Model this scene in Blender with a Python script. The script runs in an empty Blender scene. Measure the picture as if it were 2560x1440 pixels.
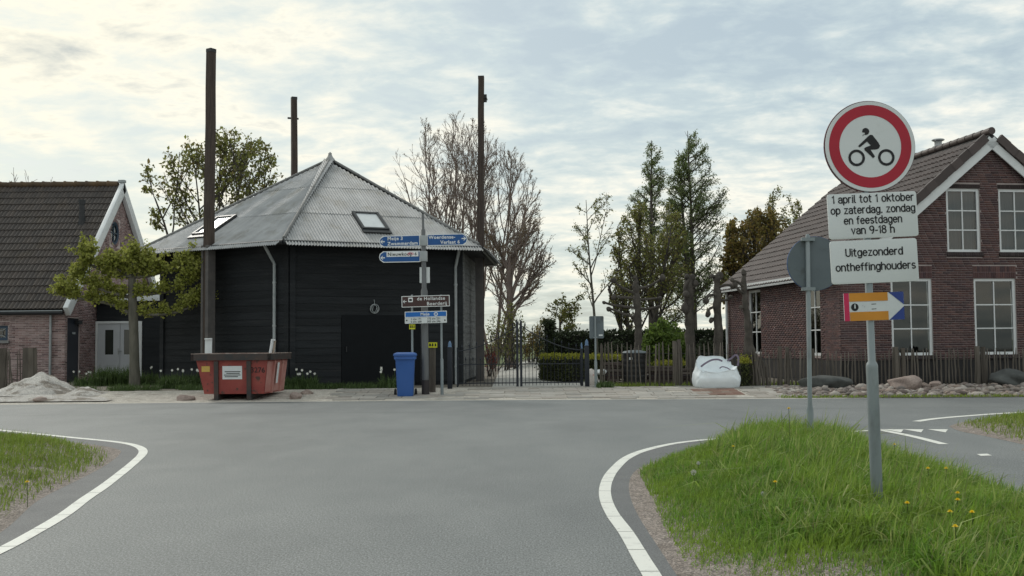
import bpy, bmesh, math, random
import numpy as np
from mathutils import Vector, Matrix
random.seed(7)
RNG = np.random.default_rng(7)
scn = bpy.context.scene
COL = scn.collection
R = math.radians

# ------------------------------------------------------------------ camera
F, H = 2700.0, 1.28                       # focal length in photo pixels, eye height in metres
PITCH, ROLL = math.atan((858 - 720) / F), R(-0.5)
cd = bpy.data.cameras.new('camera'); cam = bpy.data.objects.new('camera', cd); COL.objects.link(cam)
cd.sensor_width = 36; cd.lens = 36 * F / 2560; cd.clip_start = 0.05; cd.clip_end = 3000
CM = Matrix.Rotation(math.pi / 2 + PITCH, 3, 'X') @ Matrix.Rotation(ROLL, 3, 'Z')
cam.matrix_world = Matrix.Translation((0, 0, H)) @ CM.to_4x4()
scn.camera = cam

def ray(px, py): return CM @ Vector(((px - 1280) / F, -(py - 720) / F, -1))
def at(px, py, Y):                        # the point seen at a photo pixel, at distance Y
    r = ray(px, py); return Vector((0, 0, H)) + r * (Y / r.y)
def gnd(px, py, z=0.0):                   # the ground point seen at a photo pixel
    r = ray(px, py); return Vector((0, 0, H)) + r * ((z - H) / r.z)

# ------------------------------------------------------------------ sky, sun, exposure
SUN_AZ, SUN_EL = R(-38), R(38)            # azimuth from the view axis (minus = left), elevation
w = bpy.data.worlds.new('World'); scn.world = w; w.use_nodes = True
nt = w.node_tree; N = nt.nodes; L = nt.links; N.clear()
def wn(t, **k):
    n = N.new(t)
    for a, b in k.items(): setattr(n, a, b)
    return n
def vmath(op, a, b=None, c=None):
    n = wn('ShaderNodeMath', operation=op)
    for i, x in enumerate((a, b, c)):
        if x is None: continue
        if isinstance(x, (int, float)): n.inputs[i].default_value = x
        else: L.new(x, n.inputs[i])
    return n.outputs[0]
sky = wn('ShaderNodeTexSky', sky_type='NISHITA', sun_disc=False)
sky.sun_elevation = SUN_EL; sky.sun_rotation = SUN_AZ; sky.air_density = 1.0; sky.dust_density = 2.5; sky.ozone_density = 1.0
tc = wn('ShaderNodeTexCoord'); sep = wn('ShaderNodeSeparateXYZ'); L.new(tc.outputs['Generated'], sep.inputs[0])
den = vmath('ADD', vmath('MAXIMUM', sep.outputs[2], 0.0), 0.16)
cx, cy = vmath('DIVIDE', sep.outputs[0], den), vmath('DIVIDE', sep.outputs[1], den)
cmb = wn('ShaderNodeCombineXYZ'); L.new(cx, cmb.inputs[0]); L.new(cy, cmb.inputs[1])
def noise(scale, detail, rough, dist=0.0, off=(0, 0, 0), stretch=(1, 1, 1)):
    mp = wn('ShaderNodeMapping'); mp.inputs['Location'].default_value = off; mp.inputs['Scale'].default_value = stretch
    mp.inputs['Rotation'].default_value = (0, 0, R(18))
    L.new(cmb.outputs[0], mp.inputs[0])
    n = wn('ShaderNodeTexNoise'); n.inputs['Scale'].default_value = scale; n.inputs['Detail'].default_value = detail
    n.inputs['Roughness'].default_value = rough; n.inputs['Distortion'].default_value = dist
    L.new(mp.outputs[0], n.inputs[0]); return n.outputs[0]
big = noise(0.9, 3, 0.5, 0.2, (3.1, 1.7, 0))
med = noise(4.6, 7, 0.58, 0.25, (0.4, 5.2, 0), (1.0, 1.15, 1))
fin = noise(15.0, 5, 0.6, 0.3, (7.4, 2.2, 0), (1, 1.2, 1))
den_c = vmath('ADD', vmath('ADD', vmath('MULTIPLY', big, 0.42), vmath('MULTIPLY', med, 0.46)), vmath('MULTIPLY', fin, 0.12))
def ramp(x, pts):
    n = wn('ShaderNodeValToRGB'); e = n.color_ramp.elements
    while len(e) < len(pts): e.new(0.5)
    for el, (p, c) in zip(e, pts): el.position = p; el.color = (*c, 1)
    L.new(x, n.inputs[0]); return n.outputs[0]
mask = ramp(den_c, [(0.40, (0.70,) * 3), (0.50, (0.88,) * 3), (0.58, (1, 1, 1))])
# altocumulus: thin gaps blue-grey, puffs cream, thick parts grey again
body = ramp(den_c, [(0.38, (0.47, 0.57, 0.61)), (0.45, (0.56, 0.66, 0.68)), (0.51, (0.71, 0.77, 0.755)), (0.57, (0.87, 0.875, 0.81)), (0.62, (0.70, 0.73, 0.715)), (0.68, (0.50, 0.555, 0.59))])
# the sun behind the cloud warms and brightens the cloud round it
sd = Vector((math.sin(SUN_AZ) * math.cos(SUN_EL), math.cos(SUN_AZ) * math.cos(SUN_EL), math.sin(SUN_EL)))
dp = wn('ShaderNodeVectorMath', operation='DOT_PRODUCT'); L.new(tc.outputs['Generated'], dp.inputs[0]); dp.inputs[1].default_value = sd
glow = vmath('POWER', vmath('MAXIMUM', dp.outputs['Value'], 0.0), 7.0)
low = vmath('POWER', vmath('SUBTRACT', 1.0, vmath('MAXIMUM', sep.outputs[2], 0.0)), 7.0)
warm = wn('ShaderNodeMix', data_type='RGBA', blend_type='MULTIPLY'); L.new(body, warm.inputs[6]); warm.inputs[7].default_value = (1.19, 1.085, 0.87, 1)
L.new(vmath('MINIMUM', vmath('ADD', vmath('MULTIPLY', glow, 0.9), vmath('MULTIPLY', low, 0.5)), 1.0), warm.inputs[0])
bg1 = wn('ShaderNodeBackground'); L.new(sky.outputs[0], bg1.inputs[0]); bg1.inputs[1].default_value = 0.10
bg2 = wn('ShaderNodeBackground'); L.new(warm.outputs[2], bg2.inputs[0]); bg2.inputs[1].default_value = 1.0
mx = wn('ShaderNodeMixShader'); L.new(mask, mx.inputs[0]); L.new(bg1.outputs[0], mx.inputs[1]); L.new(bg2.outputs[0], mx.inputs[2])
out = wn('ShaderNodeOutputWorld'); L.new(mx.outputs[0], out.inputs[0])

sl = bpy.data.lights.new('sun', 'SUN'); sl.energy = 1.3; sl.angle = R(14); sl.color = (1.0, 0.97, 0.91)
so = bpy.data.objects.new('sun', sl); COL.objects.link(so)
so.rotation_euler = sd.to_track_quat('Z', 'Y').to_euler()

vs = scn.view_settings; vs.view_transform = 'Standard'; vs.look = 'None'; vs.exposure = 0.15; vs.gamma = 1.0; vs.use_curve_mapping = False

# ------------------------------------------------------------------ materials
def mat(name, c1, c2=None, rough=0.8, scale=4.0, detail=5, lo=0.35, hi=0.65, bump=0.0, bscale=30.0, metal=0.0, spec=0.4,
        rnd=0.0, rcols=None, stretch=(1, 1, 1), trans=0.0, c3=None, s3=0.6, lo3=0.5, hi3=0.62, speck=0.0, sscale=200, coat=0.0, ior=None, rotz=0.0):
    m = bpy.data.materials.new(name); m.use_nodes = True
    t = m.node_tree; n = t.nodes; l = t.links; n.clear()
    o = n.new('ShaderNodeOutputMaterial'); b = n.new('ShaderNodeBsdfPrincipled')
    b.inputs['Roughness'].default_value = rough; b.inputs['Metallic'].default_value = metal
    b.inputs['Specular IOR Level'].default_value = spec
    if ior: b.inputs['IOR'].default_value = ior
    if coat: b.inputs['Coat Weight'].default_value = coat; b.inputs['Coat Roughness'].default_value = 0.15
    g = n.new('ShaderNodeNewGeometry'); mp = n.new('ShaderNodeMapping'); mp.inputs['Scale'].default_value = stretch
    mp.inputs['Rotation'].default_value = (0, 0, rotz)
    l.new(g.outputs['Position'], mp.inputs[0])
    def nz(s, d, r=0.6):
        q = n.new('ShaderNodeTexNoise'); q.inputs['Scale'].default_value = s; q.inputs['Detail'].default_value = d
        q.inputs['Roughness'].default_value = r; l.new(mp.outputs[0], q.inputs[0]); return q.outputs[0]
    def rmp(x, pts):
        q = n.new('ShaderNodeValToRGB'); e = q.color_ramp.elements
        while len(e) < len(pts): e.new(0.5)
        for el, (p, c) in zip(e, pts): el.position = p; el.color = (*c[:3], 1)
        l.new(x, q.inputs[0]); return q.outputs[0]
    def mixc(f, a, c, bt='MIX'):
        q = n.new('ShaderNodeMix'); q.data_type = 'RGBA'; q.blend_type = bt
        for k, x in ((0, f), (6, a), (7, c)):
            if isinstance(x, (int, float)): q.inputs[k].default_value = x
            elif isinstance(x, tuple): q.inputs[k].default_value = (*x[:3], 1)
            else: l.new(x, q.inputs[k])
        return q.outputs[2]
    rand = None
    if rnd or rcols:
        oi = n.new('ShaderNodeObjectInfo'); ad = n.new('ShaderNodeMath'); ad.operation = 'ADD'
        l.new(oi.outputs['Random'], ad.inputs[0]); l.new(g.outputs['Random Per Island'], ad.inputs[1])
        fr = n.new('ShaderNodeMath'); fr.operation = 'FRACT'; l.new(ad.outputs[0], fr.inputs[0]); rand = fr.outputs[0]
    if rcols:
        k = len(rcols); base = rmp(rand, [(i / (k - 1), c) for i, c in enumerate(rcols)])
        if c2: base = mixc(rmp(nz(scale, detail), [(lo, (0, 0, 0)), (hi, (1, 1, 1))]), base, c2)
    elif c2: base = rmp(nz(scale, detail), [(lo, c1), (hi, c2)])
    else: base = rmp(nz(scale, detail), [(0.3, tuple(x * 0.9 for x in c1)), (0.7, tuple(min(1, x * 1.08) for x in c1))])
    if c3: base = mixc(rmp(nz(s3, 6, 0.65), [(lo3, (0, 0, 0)), (hi3, (1, 1, 1))]), base, c3)
    if rnd:
        mr = n.new('ShaderNodeMapRange'); mr.inputs['To Min'].default_value = 1 - rnd; mr.inputs['To Max'].default_value = 1 + rnd
        wv = n.new('ShaderNodeMath'); wv.operation = 'MULTIPLY'; wv.inputs[1].default_value = 7.31; l.new(rand, wv.inputs[0])
        f2 = n.new('ShaderNodeMath'); f2.operation = 'FRACT'; l.new(wv.outputs[0], f2.inputs[0]); l.new(f2.outputs[0], mr.inputs[0])
        base = mixc(1.0, base, mr.outputs[0], 'MULTIPLY')
    if speck:
        sp = nz(sscale, 2, 0.8)
        base = mixc(1.0, base, rmp(sp, [(0.36, (1 - speck,) * 3), (0.5, (1, 1, 1)), (0.62, (1 + 1.5 * speck,) * 3)]), 'MULTIPLY')
    l.new(base, b.inputs['Base Color'])
    if bump:
        bp = n.new('ShaderNodeBump'); bp.inputs['Strength'].default_value = bump; bp.inputs['Distance'].default_value = 0.02
        l.new(nz(bscale, 6), bp.inputs['Height']); l.new(bp.outputs[0], b.inputs['Normal'])
    if trans:
        tr = n.new('ShaderNodeBsdfTranslucent'); l.new(base, tr.inputs[0])
        ms = n.new('ShaderNodeMixShader'); ms.inputs[0].default_value = trans
        l.new(b.outputs[0], ms.inputs[1]); l.new(tr.outputs[0], ms.inputs[2]); l.new(ms.outputs[0], o.inputs[0])
    else: l.new(b.outputs[0], o.inputs[0])
    return m
def glass_mat(name, tint, fres=1.55):
    m = bpy.data.materials.new(name); m.use_nodes = True; t = m.node_tree; n = t.nodes; l = t.links; n.clear()
    o = n.new('ShaderNodeOutputMaterial'); tr = n.new('ShaderNodeBsdfTransparent'); tr.inputs[0].default_value = (*tint, 1)
    gl = n.new('ShaderNodeBsdfGlossy'); gl.inputs['Roughness'].default_value = 0.03
    fr = n.new('ShaderNodeFresnel'); fr.inputs[0].default_value = fres
    ms = n.new('ShaderNodeMixShader'); l.new(fr.outputs[0], ms.inputs[0]); l.new(tr.outputs[0], ms.inputs[1]); l.new(gl.outputs[0], ms.inputs[2])
    l.new(ms.outputs[0], o.inputs[0]); return m

# ------------------------------------------------------------------ object helpers
THINGS = {}
def tag(o, label=None, cat=None, group=None, kind=None):
    for k, v in (('label', label), ('category', cat), ('group', group), ('kind', kind)):
        if v: o[k] = v
    return o
def thing(name, label, cat, loc=(0, 0, 0), rot=None, group=None):
    o = bpy.data.objects.new(name, None); COL.objects.link(o); o.location = loc; o.empty_display_size = 0.2
    if rot is not None: o.rotation_euler = rot
    THINGS[o.name] = None if rot is not None else Vector(loc)      # rot given: children live in the thing's own frame
    return tag(o, label, cat, group)
def adopt(o, parent):
    if parent is None: return o
    o.parent = parent
    lc = THINGS.get(parent.name)
    if lc is not None: o.matrix_parent_inverse = Matrix.Translation(-lc)
    return o
def obj(name, me, m, parent=None, smooth=False):
    if m is not None and not me.materials: me.materials.append(m)
    if smooth: me.shade_smooth()
    o = bpy.data.objects.new(name, me); COL.objects.link(o); return adopt(o, parent)
def piece(name, me, M4, parent):
    o = bpy.data.objects.new(name, me); COL.objects.link(o); adopt(o, parent); o.matrix_basis = M4; return o
def npmesh(name, V, Fc):
    V = np.ascontiguousarray(V, dtype=np.float32); Fc = np.ascontiguousarray(Fc, dtype=np.int32); k = Fc.shape[1]
    me = bpy.data.meshes.new(name); me.vertices.add(len(V)); me.vertices.foreach_set('co', V.ravel())
    me.loops.add(Fc.size); me.loops.foreach_set('vertex_index', Fc.ravel())
    me.polygons.add(len(Fc)); me.polygons.foreach_set('loop_start', np.arange(0, Fc.size, k, dtype=np.int32))
    me.update(calc_edges=True); me.validate(); return me
class MB:
    def __init__(s): s.v = []; s.f = []
    def add(s, vs, fs):
        k = len(s.v); s.v += [tuple(x) for x in vs]; s.f += [tuple(i + k for i in f) for f in fs]; return s
    BF = [(0, 3, 2, 1), (4, 5, 6, 7), (0, 1, 5, 4), (1, 2, 6, 5), (2, 3, 7, 6), (3, 0, 4, 7)]
    def box(s, x0, x1, y0, y1, z0, z1):
        return s.add([(x0, y0, z0), (x1, y0, z0), (x1, y1, z0), (x0, y1, z0), (x0, y0, z1), (x1, y0, z1), (x1, y1, z1), (x0, y1, z1)], MB.BF)
    def obox(s, c, a, b, d):                # centre and three half-axis vectors
        c, a, b, d = Vector(c), Vector(a), Vector(b), Vector(d)
        return s.add([c - a - b - d, c + a - b - d, c + a + b - d, c - a + b - d, c - a - b + d, c + a - b + d, c + a + b + d, c - a + b + d], MB.BF)
    def beam(s, p, q, wd, ht, up=(0, 0, 1)):
        p, q = Vector(p), Vector(q); a = q - p; d = a.normalized(); x = d.cross(Vector(up))
        x = Vector((1, 0, 0)) if x.length < 1e-4 else x.normalized(); u = x.cross(d).normalized()
        return s.obox((p + q) / 2, a / 2, x * wd / 2, u * ht / 2)
    def tube(s, pts, rad, n=8, cap=True):
        pts = [Vector(p) for p in pts]; k0 = len(s.v); m = len(pts)
        if isinstance(rad, (int, float)): rad = [rad] * m
        ref = None
        for i, p in enumerate(pts):
            d = (pts[min(i + 1, m - 1)] - pts[max(i - 1, 0)]).normalized()
            if ref is None: ref = Vector((1, 0, 0)) if abs(d.x) < 0.9 else Vector((0, 1, 0))
            x = (ref - d * ref.dot(d)).normalized(); ref = x; y = d.cross(x)
            for j in range(n):
                a = 2 * math.pi * j / n; s.v.append(tuple(p + (x * math.cos(a) + y * math.sin(a)) * rad[i]))
        for i in range(m - 1):
            for j in range(n):
                s.f.append((k0 + i * n + j, k0 + i * n + (j + 1) % n, k0 + (i + 1) * n + (j + 1) % n, k0 + (i + 1) * n + j))
        if cap: s.f += [tuple(k0 + j for j in reversed(range(n))), tuple(k0 + (m - 1) * n + j for j in range(n))]
        return s
    def lathe(s, prof, n=16, c=(0, 0, 0)):
        return s.tube([(c[0], c[1], c[2] + z) for r, z in prof], [max(r, 1e-4) for r, z in prof], n)
    def prism(s, poly, ext):                # polygon of 3-D points pushed along a vector
        ext = Vector(ext); n = len(poly); P = [Vector(p) for p in poly]
        return s.add(P + [p + ext for p in P], [tuple(range(n - 1, -1, -1)), tuple(range(n, 2 * n))] +
                     [(i, (i + 1) % n, n + (i + 1) % n, n + i) for i in range(n)])
    def mesh(s, name='m'):
        me = bpy.data.meshes.new(name); me.from_pydata(s.v, [], s.f); me.update(); return me
    def build(s, name, m, parent=None, smooth=False, bevel=0.0):
        me = s.mesh(name)
        if bevel:
            bm = bmesh.new(); bm.from_mesh(me); bmesh.ops.remove_doubles(bm, verts=bm.verts, dist=1e-5)
            bmesh.ops.bevel(bm, geom=[e for e in bm.edges if e.is_manifold and e.calc_face_angle(0) > 0.5], offset=bevel, segments=2, affect='EDGES', profile=0.6)
            bm.to_mesh(me); bm.free()
        o = obj(name, me, m, parent)
        if smooth or bevel: me.shade_smooth(); me.set_sharp_from_angle(angle=R(38))
        return o
def fix_normals(me):
    bm = bmesh.new(); bm.from_mesh(me); bmesh.ops.recalc_face_normals(bm, faces=bm.faces); bm.to_mesh(me); bm.free(); return me
def text_mesh(txt, size, bold=0.0, align='CENTER', space=1.0):
    cu = bpy.data.curves.new('t', 'FONT'); cu.body = txt; cu.size = size; cu.align_x = align; cu.align_y = 'CENTER'
    cu.offset = bold * size; cu.space_character = space; cu.resolution_u = 3
    o = bpy.data.objects.new('t', cu); COL.objects.link(o)
    dg = bpy.context.evaluated_depsgraph_get(); me = bpy.data.meshes.new_from_object(o.evaluated_get(dg))
    bpy.data.objects.remove(o); bpy.data.curves.remove(cu); return me
def text(name, txt, size, m, parent, M4, bold=0.02, align='CENTER', space=1.0):
    me = text_mesh(txt, size, bold, align, space); me.transform(M4); return obj(name, me, m, parent)
def facing(c, u, v):                        # 4x4 whose x is u and y is v, at c (for flat lettering)
    u, v = Vector(u).normalized(), Vector(v).normalized(); nn = u.cross(v)
    return Matrix(((u.x, v.x, nn.x, c[0]), (u.y, v.y, nn.y, c[1]), (u.z, v.z, nn.z, c[2]), (0, 0, 0, 1)))
def inpoly(P, poly):
    poly = np.asarray(poly)[:, :2]; x, y = P[:, 0], P[:, 1]; r = np.zeros(len(P), bool); j = len(poly) - 1
    for i in range(len(poly)):
        xi, yi = poly[i]; xj, yj = poly[j]
        c = ((yi > y) != (yj > y)) & (x < (xj - xi) * (y - yi) / (yj - yi + 1e-12) + xi); r ^= c; j = i
    return r
def edist(P, poly):
    poly = np.asarray(poly)[:, :2]; d = np.full(len(P), 1e9)
    for i in range(len(poly)):
        a, b = poly[i - 1], poly[i]; ab = b - a; t = np.clip(((P[:, :2] - a) @ ab) / (ab @ ab + 1e-12), 0, 1)
        d = np.minimum(d, np.linalg.norm(P[:, :2] - a - t[:, None] * ab, axis=1))
    return d
def smooth01(t): t = np.clip(t, 0, 1); return t * t * (3 - 2 * t)
def gz(x, y):                               # height of the land behind the cross road
    r1 = 0.12 * smooth01((np.asarray(y, float) - 24.7) / 2.6)
    r2 = 0.40 * smooth01((np.asarray(y, float) - 30) / 20) * smooth01((np.asarray(x, float) + 0.8) / 2.0)
    return r1 + r2
def spline(pts, k=8):                       # smooth curve through points (Catmull-Rom)
    P = [Vector(p) for p in pts]; P = [P[0] * 2 - P[1]] + P + [P[-1] * 2 - P[-2]]; o = []
    for i in range(1, len(P) - 2):
        for j in range(k):
            t = j / k; a, b, c, d = P[i - 1], P[i], P[i + 1], P[i + 2]
            o.append(0.5 * ((2 * b) + (c - a) * t + (2 * a - 5 * b + 4 * c - d) * t * t + (3 * b - a - 3 * c + d) * t ** 3))
    return o + [P[-2]]

# ================================================================== plant helpers
def seg_mesh(P0, P1, R0, R1, k=4):
    D = P1 - P0; ln = np.linalg.norm(D, axis=1, keepdims=True) + 1e-9; D = D / ln
    ref = np.where(np.abs(D[:, 2:3]) > 0.9, np.array([[1.0, 0, 0]]), np.array([[0, 0, 1.0]]))
    X = np.cross(D, ref); X /= np.linalg.norm(X, axis=1, keepdims=True) + 1e-9; Y = np.cross(D, X)
    n = len(P0); V = np.empty((n, 2 * k, 3))
    for j in range(k):
        a = 2 * math.pi * j / k; dirv = X * math.cos(a) + Y * math.sin(a)
        V[:, j] = P0 + dirv * R0[:, None]; V[:, k + j] = P1 + dirv * R1[:, None]
    f = np.array([[j, (j + 1) % k, k + (j + 1) % k, k + j] for j in range(k)])
    Fc = (np.arange(n)[:, None, None] * 2 * k + f[None]).reshape(-1, 4)
    return V.reshape(-1, 3), Fc
def unit(V): return V / (np.linalg.norm(V, axis=-1, keepdims=True) + 1e-9)
def grow(seed, roots, levels, keep=None):
    """roots: (pos, dir, length, radius); every level marches all its branches at once and seeds the next."""
    g = np.random.default_rng(seed)
    P = np.array([r[0] for r in roots], float); D = unit(np.array([r[1] for r in roots], float))
    Ln = np.array([r[2] for r in roots], float); Rd = np.array([r[3] for r in roots], float); out = []
    for li, lv in enumerate(levels):
        st = lv['steps']; pts = [P]; dirs = [D]; p, d = P, D
        for s in range(st):
            d = unit(d + g.normal(0, lv.get('jit', 0.1), d.shape) + np.array([0, 0, lv.get('up', 0.0)]))
            p = p + d * (Ln / st)[:, None]; pts.append(p); dirs.append(d)
        te = lv.get('taper', 0.35)
        for s in range(st):
            r0 = Rd * (1 - (1 - te) * s / st); r1 = Rd * (1 - (1 - te) * (s + 1) / st)
            out.append((pts[s], pts[s + 1], r0, r1, np.full(len(P), li)))
        if li == len(levels) - 1: break
        nc = lv['nch']; k = len(P); PT = np.stack(pts, 1); DT = np.stack(dirs, 1)
        bi = np.repeat(np.arange(k), nc); t = g.uniform(lv.get('t0', 0.3), lv.get('t1', 1.0), len(bi))
        t = (lv.get('t0', 0.3) + (np.tile(np.arange(nc), k) + g.uniform(0, 1, len(bi))) / nc * (lv.get('t1', 1.0) - lv.get('t0', 0.3)))
        s0 = np.minimum((t * st).astype(int), st - 1); fr = (t * st - s0)[:, None]
        bp = PT[bi, s0] * (1 - fr) + PT[bi, s0 + 1] * fr; bd = DT[bi, s0 + 1]
        rv = unit(np.cross(bd, g.normal(0, 1, bd.shape)))
        if 'flat' in lv: rv = unit(rv * np.array([1, lv['flat'], 1]))
        an = np.radians(g.normal(lv['ang'], lv.get('asd', 8), len(bi)))[:, None]
        D = unit(bd * np.cos(an) + rv * np.sin(an)); P = bp
        Ln = Ln[bi] * g.uniform(*lv['lr'], len(bi)) * (1 - lv.get('short', 0.5) * t) 
        Rd = np.minimum(Rd[bi] * (1 - (1 - te) * t) * 0.85, Rd[bi] * lv.get('rr', 0.5)) * g.uniform(0.8, 1.1, len(bi))
        if keep is not None:
            q = keep(P); P, D, Ln, Rd = P[q], D[q], Ln[q], Rd[q]      # stay inside the crown: shorten what would stick out
            for f_ in (0.75, 0.7, 0.65, 0.6):
                bad = ~keep(P + D * (Ln * g.uniform(0.85, 1.1, len(Ln)))[:, None]); Ln = np.where(bad, Ln * f_, Ln)
            q = Ln > 0.06; P, D, Ln, Rd = P[q], D[q], Ln[q], Rd[q]
    A = [np.concatenate([o[i] for o in out]) for i in range(5)]
    if keep is not None and hasattr(keep, 'zc'):
        q = keep(A[1]) | (A[1][:, 2] < keep.zc); A = [a[q] for a in A]
    return A
def wood(A, name, m, parent, kthick=7, rmin=0.0):
    V, Fs, off = [], [], 0
    lv = A[4]; mx_ = lv.max()
    for k, q in ((kthick, lv == 0), (5, (lv == 1)), (3, lv >= 2)):
        if q.sum() == 0: continue
        v, f = seg_mesh(A[0][q], A[1][q], np.maximum(A[2][q], rmin), np.maximum(A[3][q], rmin), k)
        V.append(v); Fs.append(f + off); off += len(v)
    me = npmesh(name, np.concatenate(V), np.concatenate(Fs)); return obj(name, me, m, parent, smooth=True)
def leaf_mesh(name, C, size, g, asp=0.6, droop=0.3, updir=None):
    """diamond leaves folded along the midrib, at the points C"""
    n = len(C); ax = unit(g.normal(0, 1, (n, 3)) + np.array([0, 0, -droop])) if updir is None else unit(updir + g.normal(0, 0.5, (n, 3)))
    sd_ = unit(np.cross(ax, g.normal(0, 1, (n, 3)))); nr = np.cross(ax, sd_)
    s = (size * g.uniform(0.6, 1.25, n))[:, None]
    V = np.empty((n, 4, 3)); V[:, 0] = C; V[:, 1] = C + ax * s * 0.5 + sd_ * s * asp * 0.5 + nr * s * 0.12
    V[:, 2] = C + ax * s; V[:, 3] = C + ax * s * 0.5 - sd_ * s * asp * 0.5 + nr * s * 0.12
    b = np.arange(n)[:, None] * 4
    Fc = np.concatenate([b + np.array([[0, 1, 2]]), b + np.array([[0, 2, 3]])])
    return npmesh(name, V.reshape(-1, 3), Fc)
def leaf_points(A, lev, per, g, spread=0.08, tmin=0.0):
    q = A[4] >= lev; P0, P1 = A[0][q], A[1][q]; i = np.repeat(np.arange(len(P0)), per)
    t = g.uniform(0, 1, len(i))[:, None]; return P0[i] * (1 - t) + P1[i] * t + g.normal(0, spread, (len(i), 3))
def blades(name, P, hgt, wid, lean, g, m, parent=None, wind=(0.15, 0.0)):
    n = len(P); a = g.uniform(0, 2 * math.pi, n); d = np.stack([np.cos(a), np.sin(a), np.zeros(n)], 1)
    ln = (np.abs(g.normal(0, 1, n)) * lean)[:, None]; h = (hgt * np.ones(n))[:, None]; wd = (wid * g.uniform(0.6, 1.3, n))[:, None]
    b = g.uniform(0, 2 * math.pi, n); sdv = np.stack([np.cos(b), np.sin(b), np.zeros(n)], 1)
    wv = np.array([wind[0], wind[1], 0]); up = np.array([0, 0, 1.0])
    m1 = P + up * h * 0.55 + (d * ln * 0.3 + wv * 0.25) * h; tp = P + up * h * np.clip(1 - ln * 0.35, 0.35, 1) + (d * ln + wv) * h
    V = np.empty((n, 5, 3)); V[:, 0] = P - sdv * wd; V[:, 1] = P + sdv * wd; V[:, 2] = m1 + sdv * wd * 0.8; V[:, 3] = m1 - sdv * wd * 0.8; V[:, 4] = tp
    k = np.arange(n)[:, None] * 5
    Fc = np.concatenate([k + np.array([[0, 1, 2]]), k + np.array([[0, 2, 3]]), k + np.array([[3, 2, 4]])])
    return obj(name, npmesh(name, V.reshape(-1, 3), Fc), m, parent)

# ================================================================== the setting
M = {}
M['asphalt'] = mat('asphalt', (0.136, 0.146, 0.147), (0.170, 0.179, 0.178), rough=0.62, scale=0.9, detail=8, bump=0.35, bscale=140, spec=0.5, speck=0.42, sscale=80,
                   c3=(0.114, 0.122, 0.124), s3=0.35, lo3=0.48, hi3=0.68, stretch=(1.0, 0.5, 1))
M['patch'] = mat('asphalt_patch', (0.115, 0.118, 0.122), (0.135, 0.138, 0.14), rough=0.7, scale=2, bump=0.3, bscale=160, speck=0.35, sscale=120)
M['paint'] = mat('road_paint', (0.74, 0.74, 0.69), (0.60, 0.60, 0.56), rough=0.6, scale=6, lo=0.55, hi=0.72, bump=0.15, bscale=120, c3=(0.36, 0.36, 0.35), s3=22, lo3=0.60, hi3=0.70)
M['soil'] = mat('soil', (0.19, 0.16, 0.14), (0.29, 0.25, 0.225), rough=0.95, scale=8, bump=0.9, bscale=60, speck=0.5, sscale=60)
M['field'] = mat('field_grass', (0.06, 0.09, 0.025), (0.10, 0.12, 0.04), rough=0.95, scale=0.6, bump=0.5, bscale=20)
M['yard'] = mat('yard_soil', (0.12, 0.105, 0.085), (0.20, 0.18, 0.15), rough=0.95, scale=2.5, bump=0.6, bscale=40, speck=0.4, sscale=30)
M['sand'] = mat('pale_sand', (0.34, 0.31, 0.27), (0.50, 0.47, 0.42), rough=0.95, scale=5, bump=0.9, bscale=35, speck=0.35, sscale=45, c3=(0.24, 0.21, 0.18), s3=1.6, lo3=0.55, hi3=0.7)
M['concrete'] = mat('driveway_concrete', (0.38, 0.37, 0.34), (0.46, 0.45, 0.42), rough=0.85, scale=1.2, bump=0.3, bscale=40, speck=0.2, sscale=60)
M['slab'] = mat('paving_slab', (0.30, 0.28, 0.25), rough=0.9, scale=9, bump=0.4, bscale=50, rcols=[(0.28, 0.27, 0.25), (0.36, 0.34, 0.31), (0.31, 0.28, 0.25), (0.40, 0.38, 0.35)], rnd=0.12, c2=(0.22, 0.20, 0.17), lo=0.55, hi=0.75)
M['clinker'] = mat('clinker_brick', (0.25, 0.15, 0.12), rough=0.9, bump=0.4, bscale=60, rcols=[(0.26, 0.15, 0.12), (0.33, 0.22, 0.18), (0.30, 0.26, 0.22)], rnd=0.15)
M['grass'] = mat('grass_blade', (0.05, 0.09, 0.012), rough=0.6, spec=0.35, trans=0.45, rnd=0.3,
                 rcols=[(0.10, 0.215, 0.03), (0.165, 0.305, 0.04), (0.13, 0.26, 0.03), (0.24, 0.36, 0.07), (0.34, 0.33, 0.15)], c2=(0.22, 0.33, 0.045), scale=2.2, lo=0.45, hi=0.6)
M['grass_pale'] = mat('pale_grass', (0.2, 0.28, 0.08), rough=0.5, spec=0.4, trans=0.45, rnd=0.3, rcols=[(0.20, 0.30, 0.05), (0.28, 0.37, 0.08), (0.33, 0.36, 0.13), (0.16, 0.26, 0.04)])
M['grass_short'] = mat('mown_grass', (0.07, 0.11, 0.02), rough=0.7, spec=0.3, trans=0.35, rnd=0.3,
                 rcols=[(0.13, 0.21, 0.03), (0.19, 0.28, 0.045), (0.24, 0.30, 0.06), (0.30, 0.28, 0.12)], c2=(0.20, 0.28, 0.04), scale=1.5)

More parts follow.
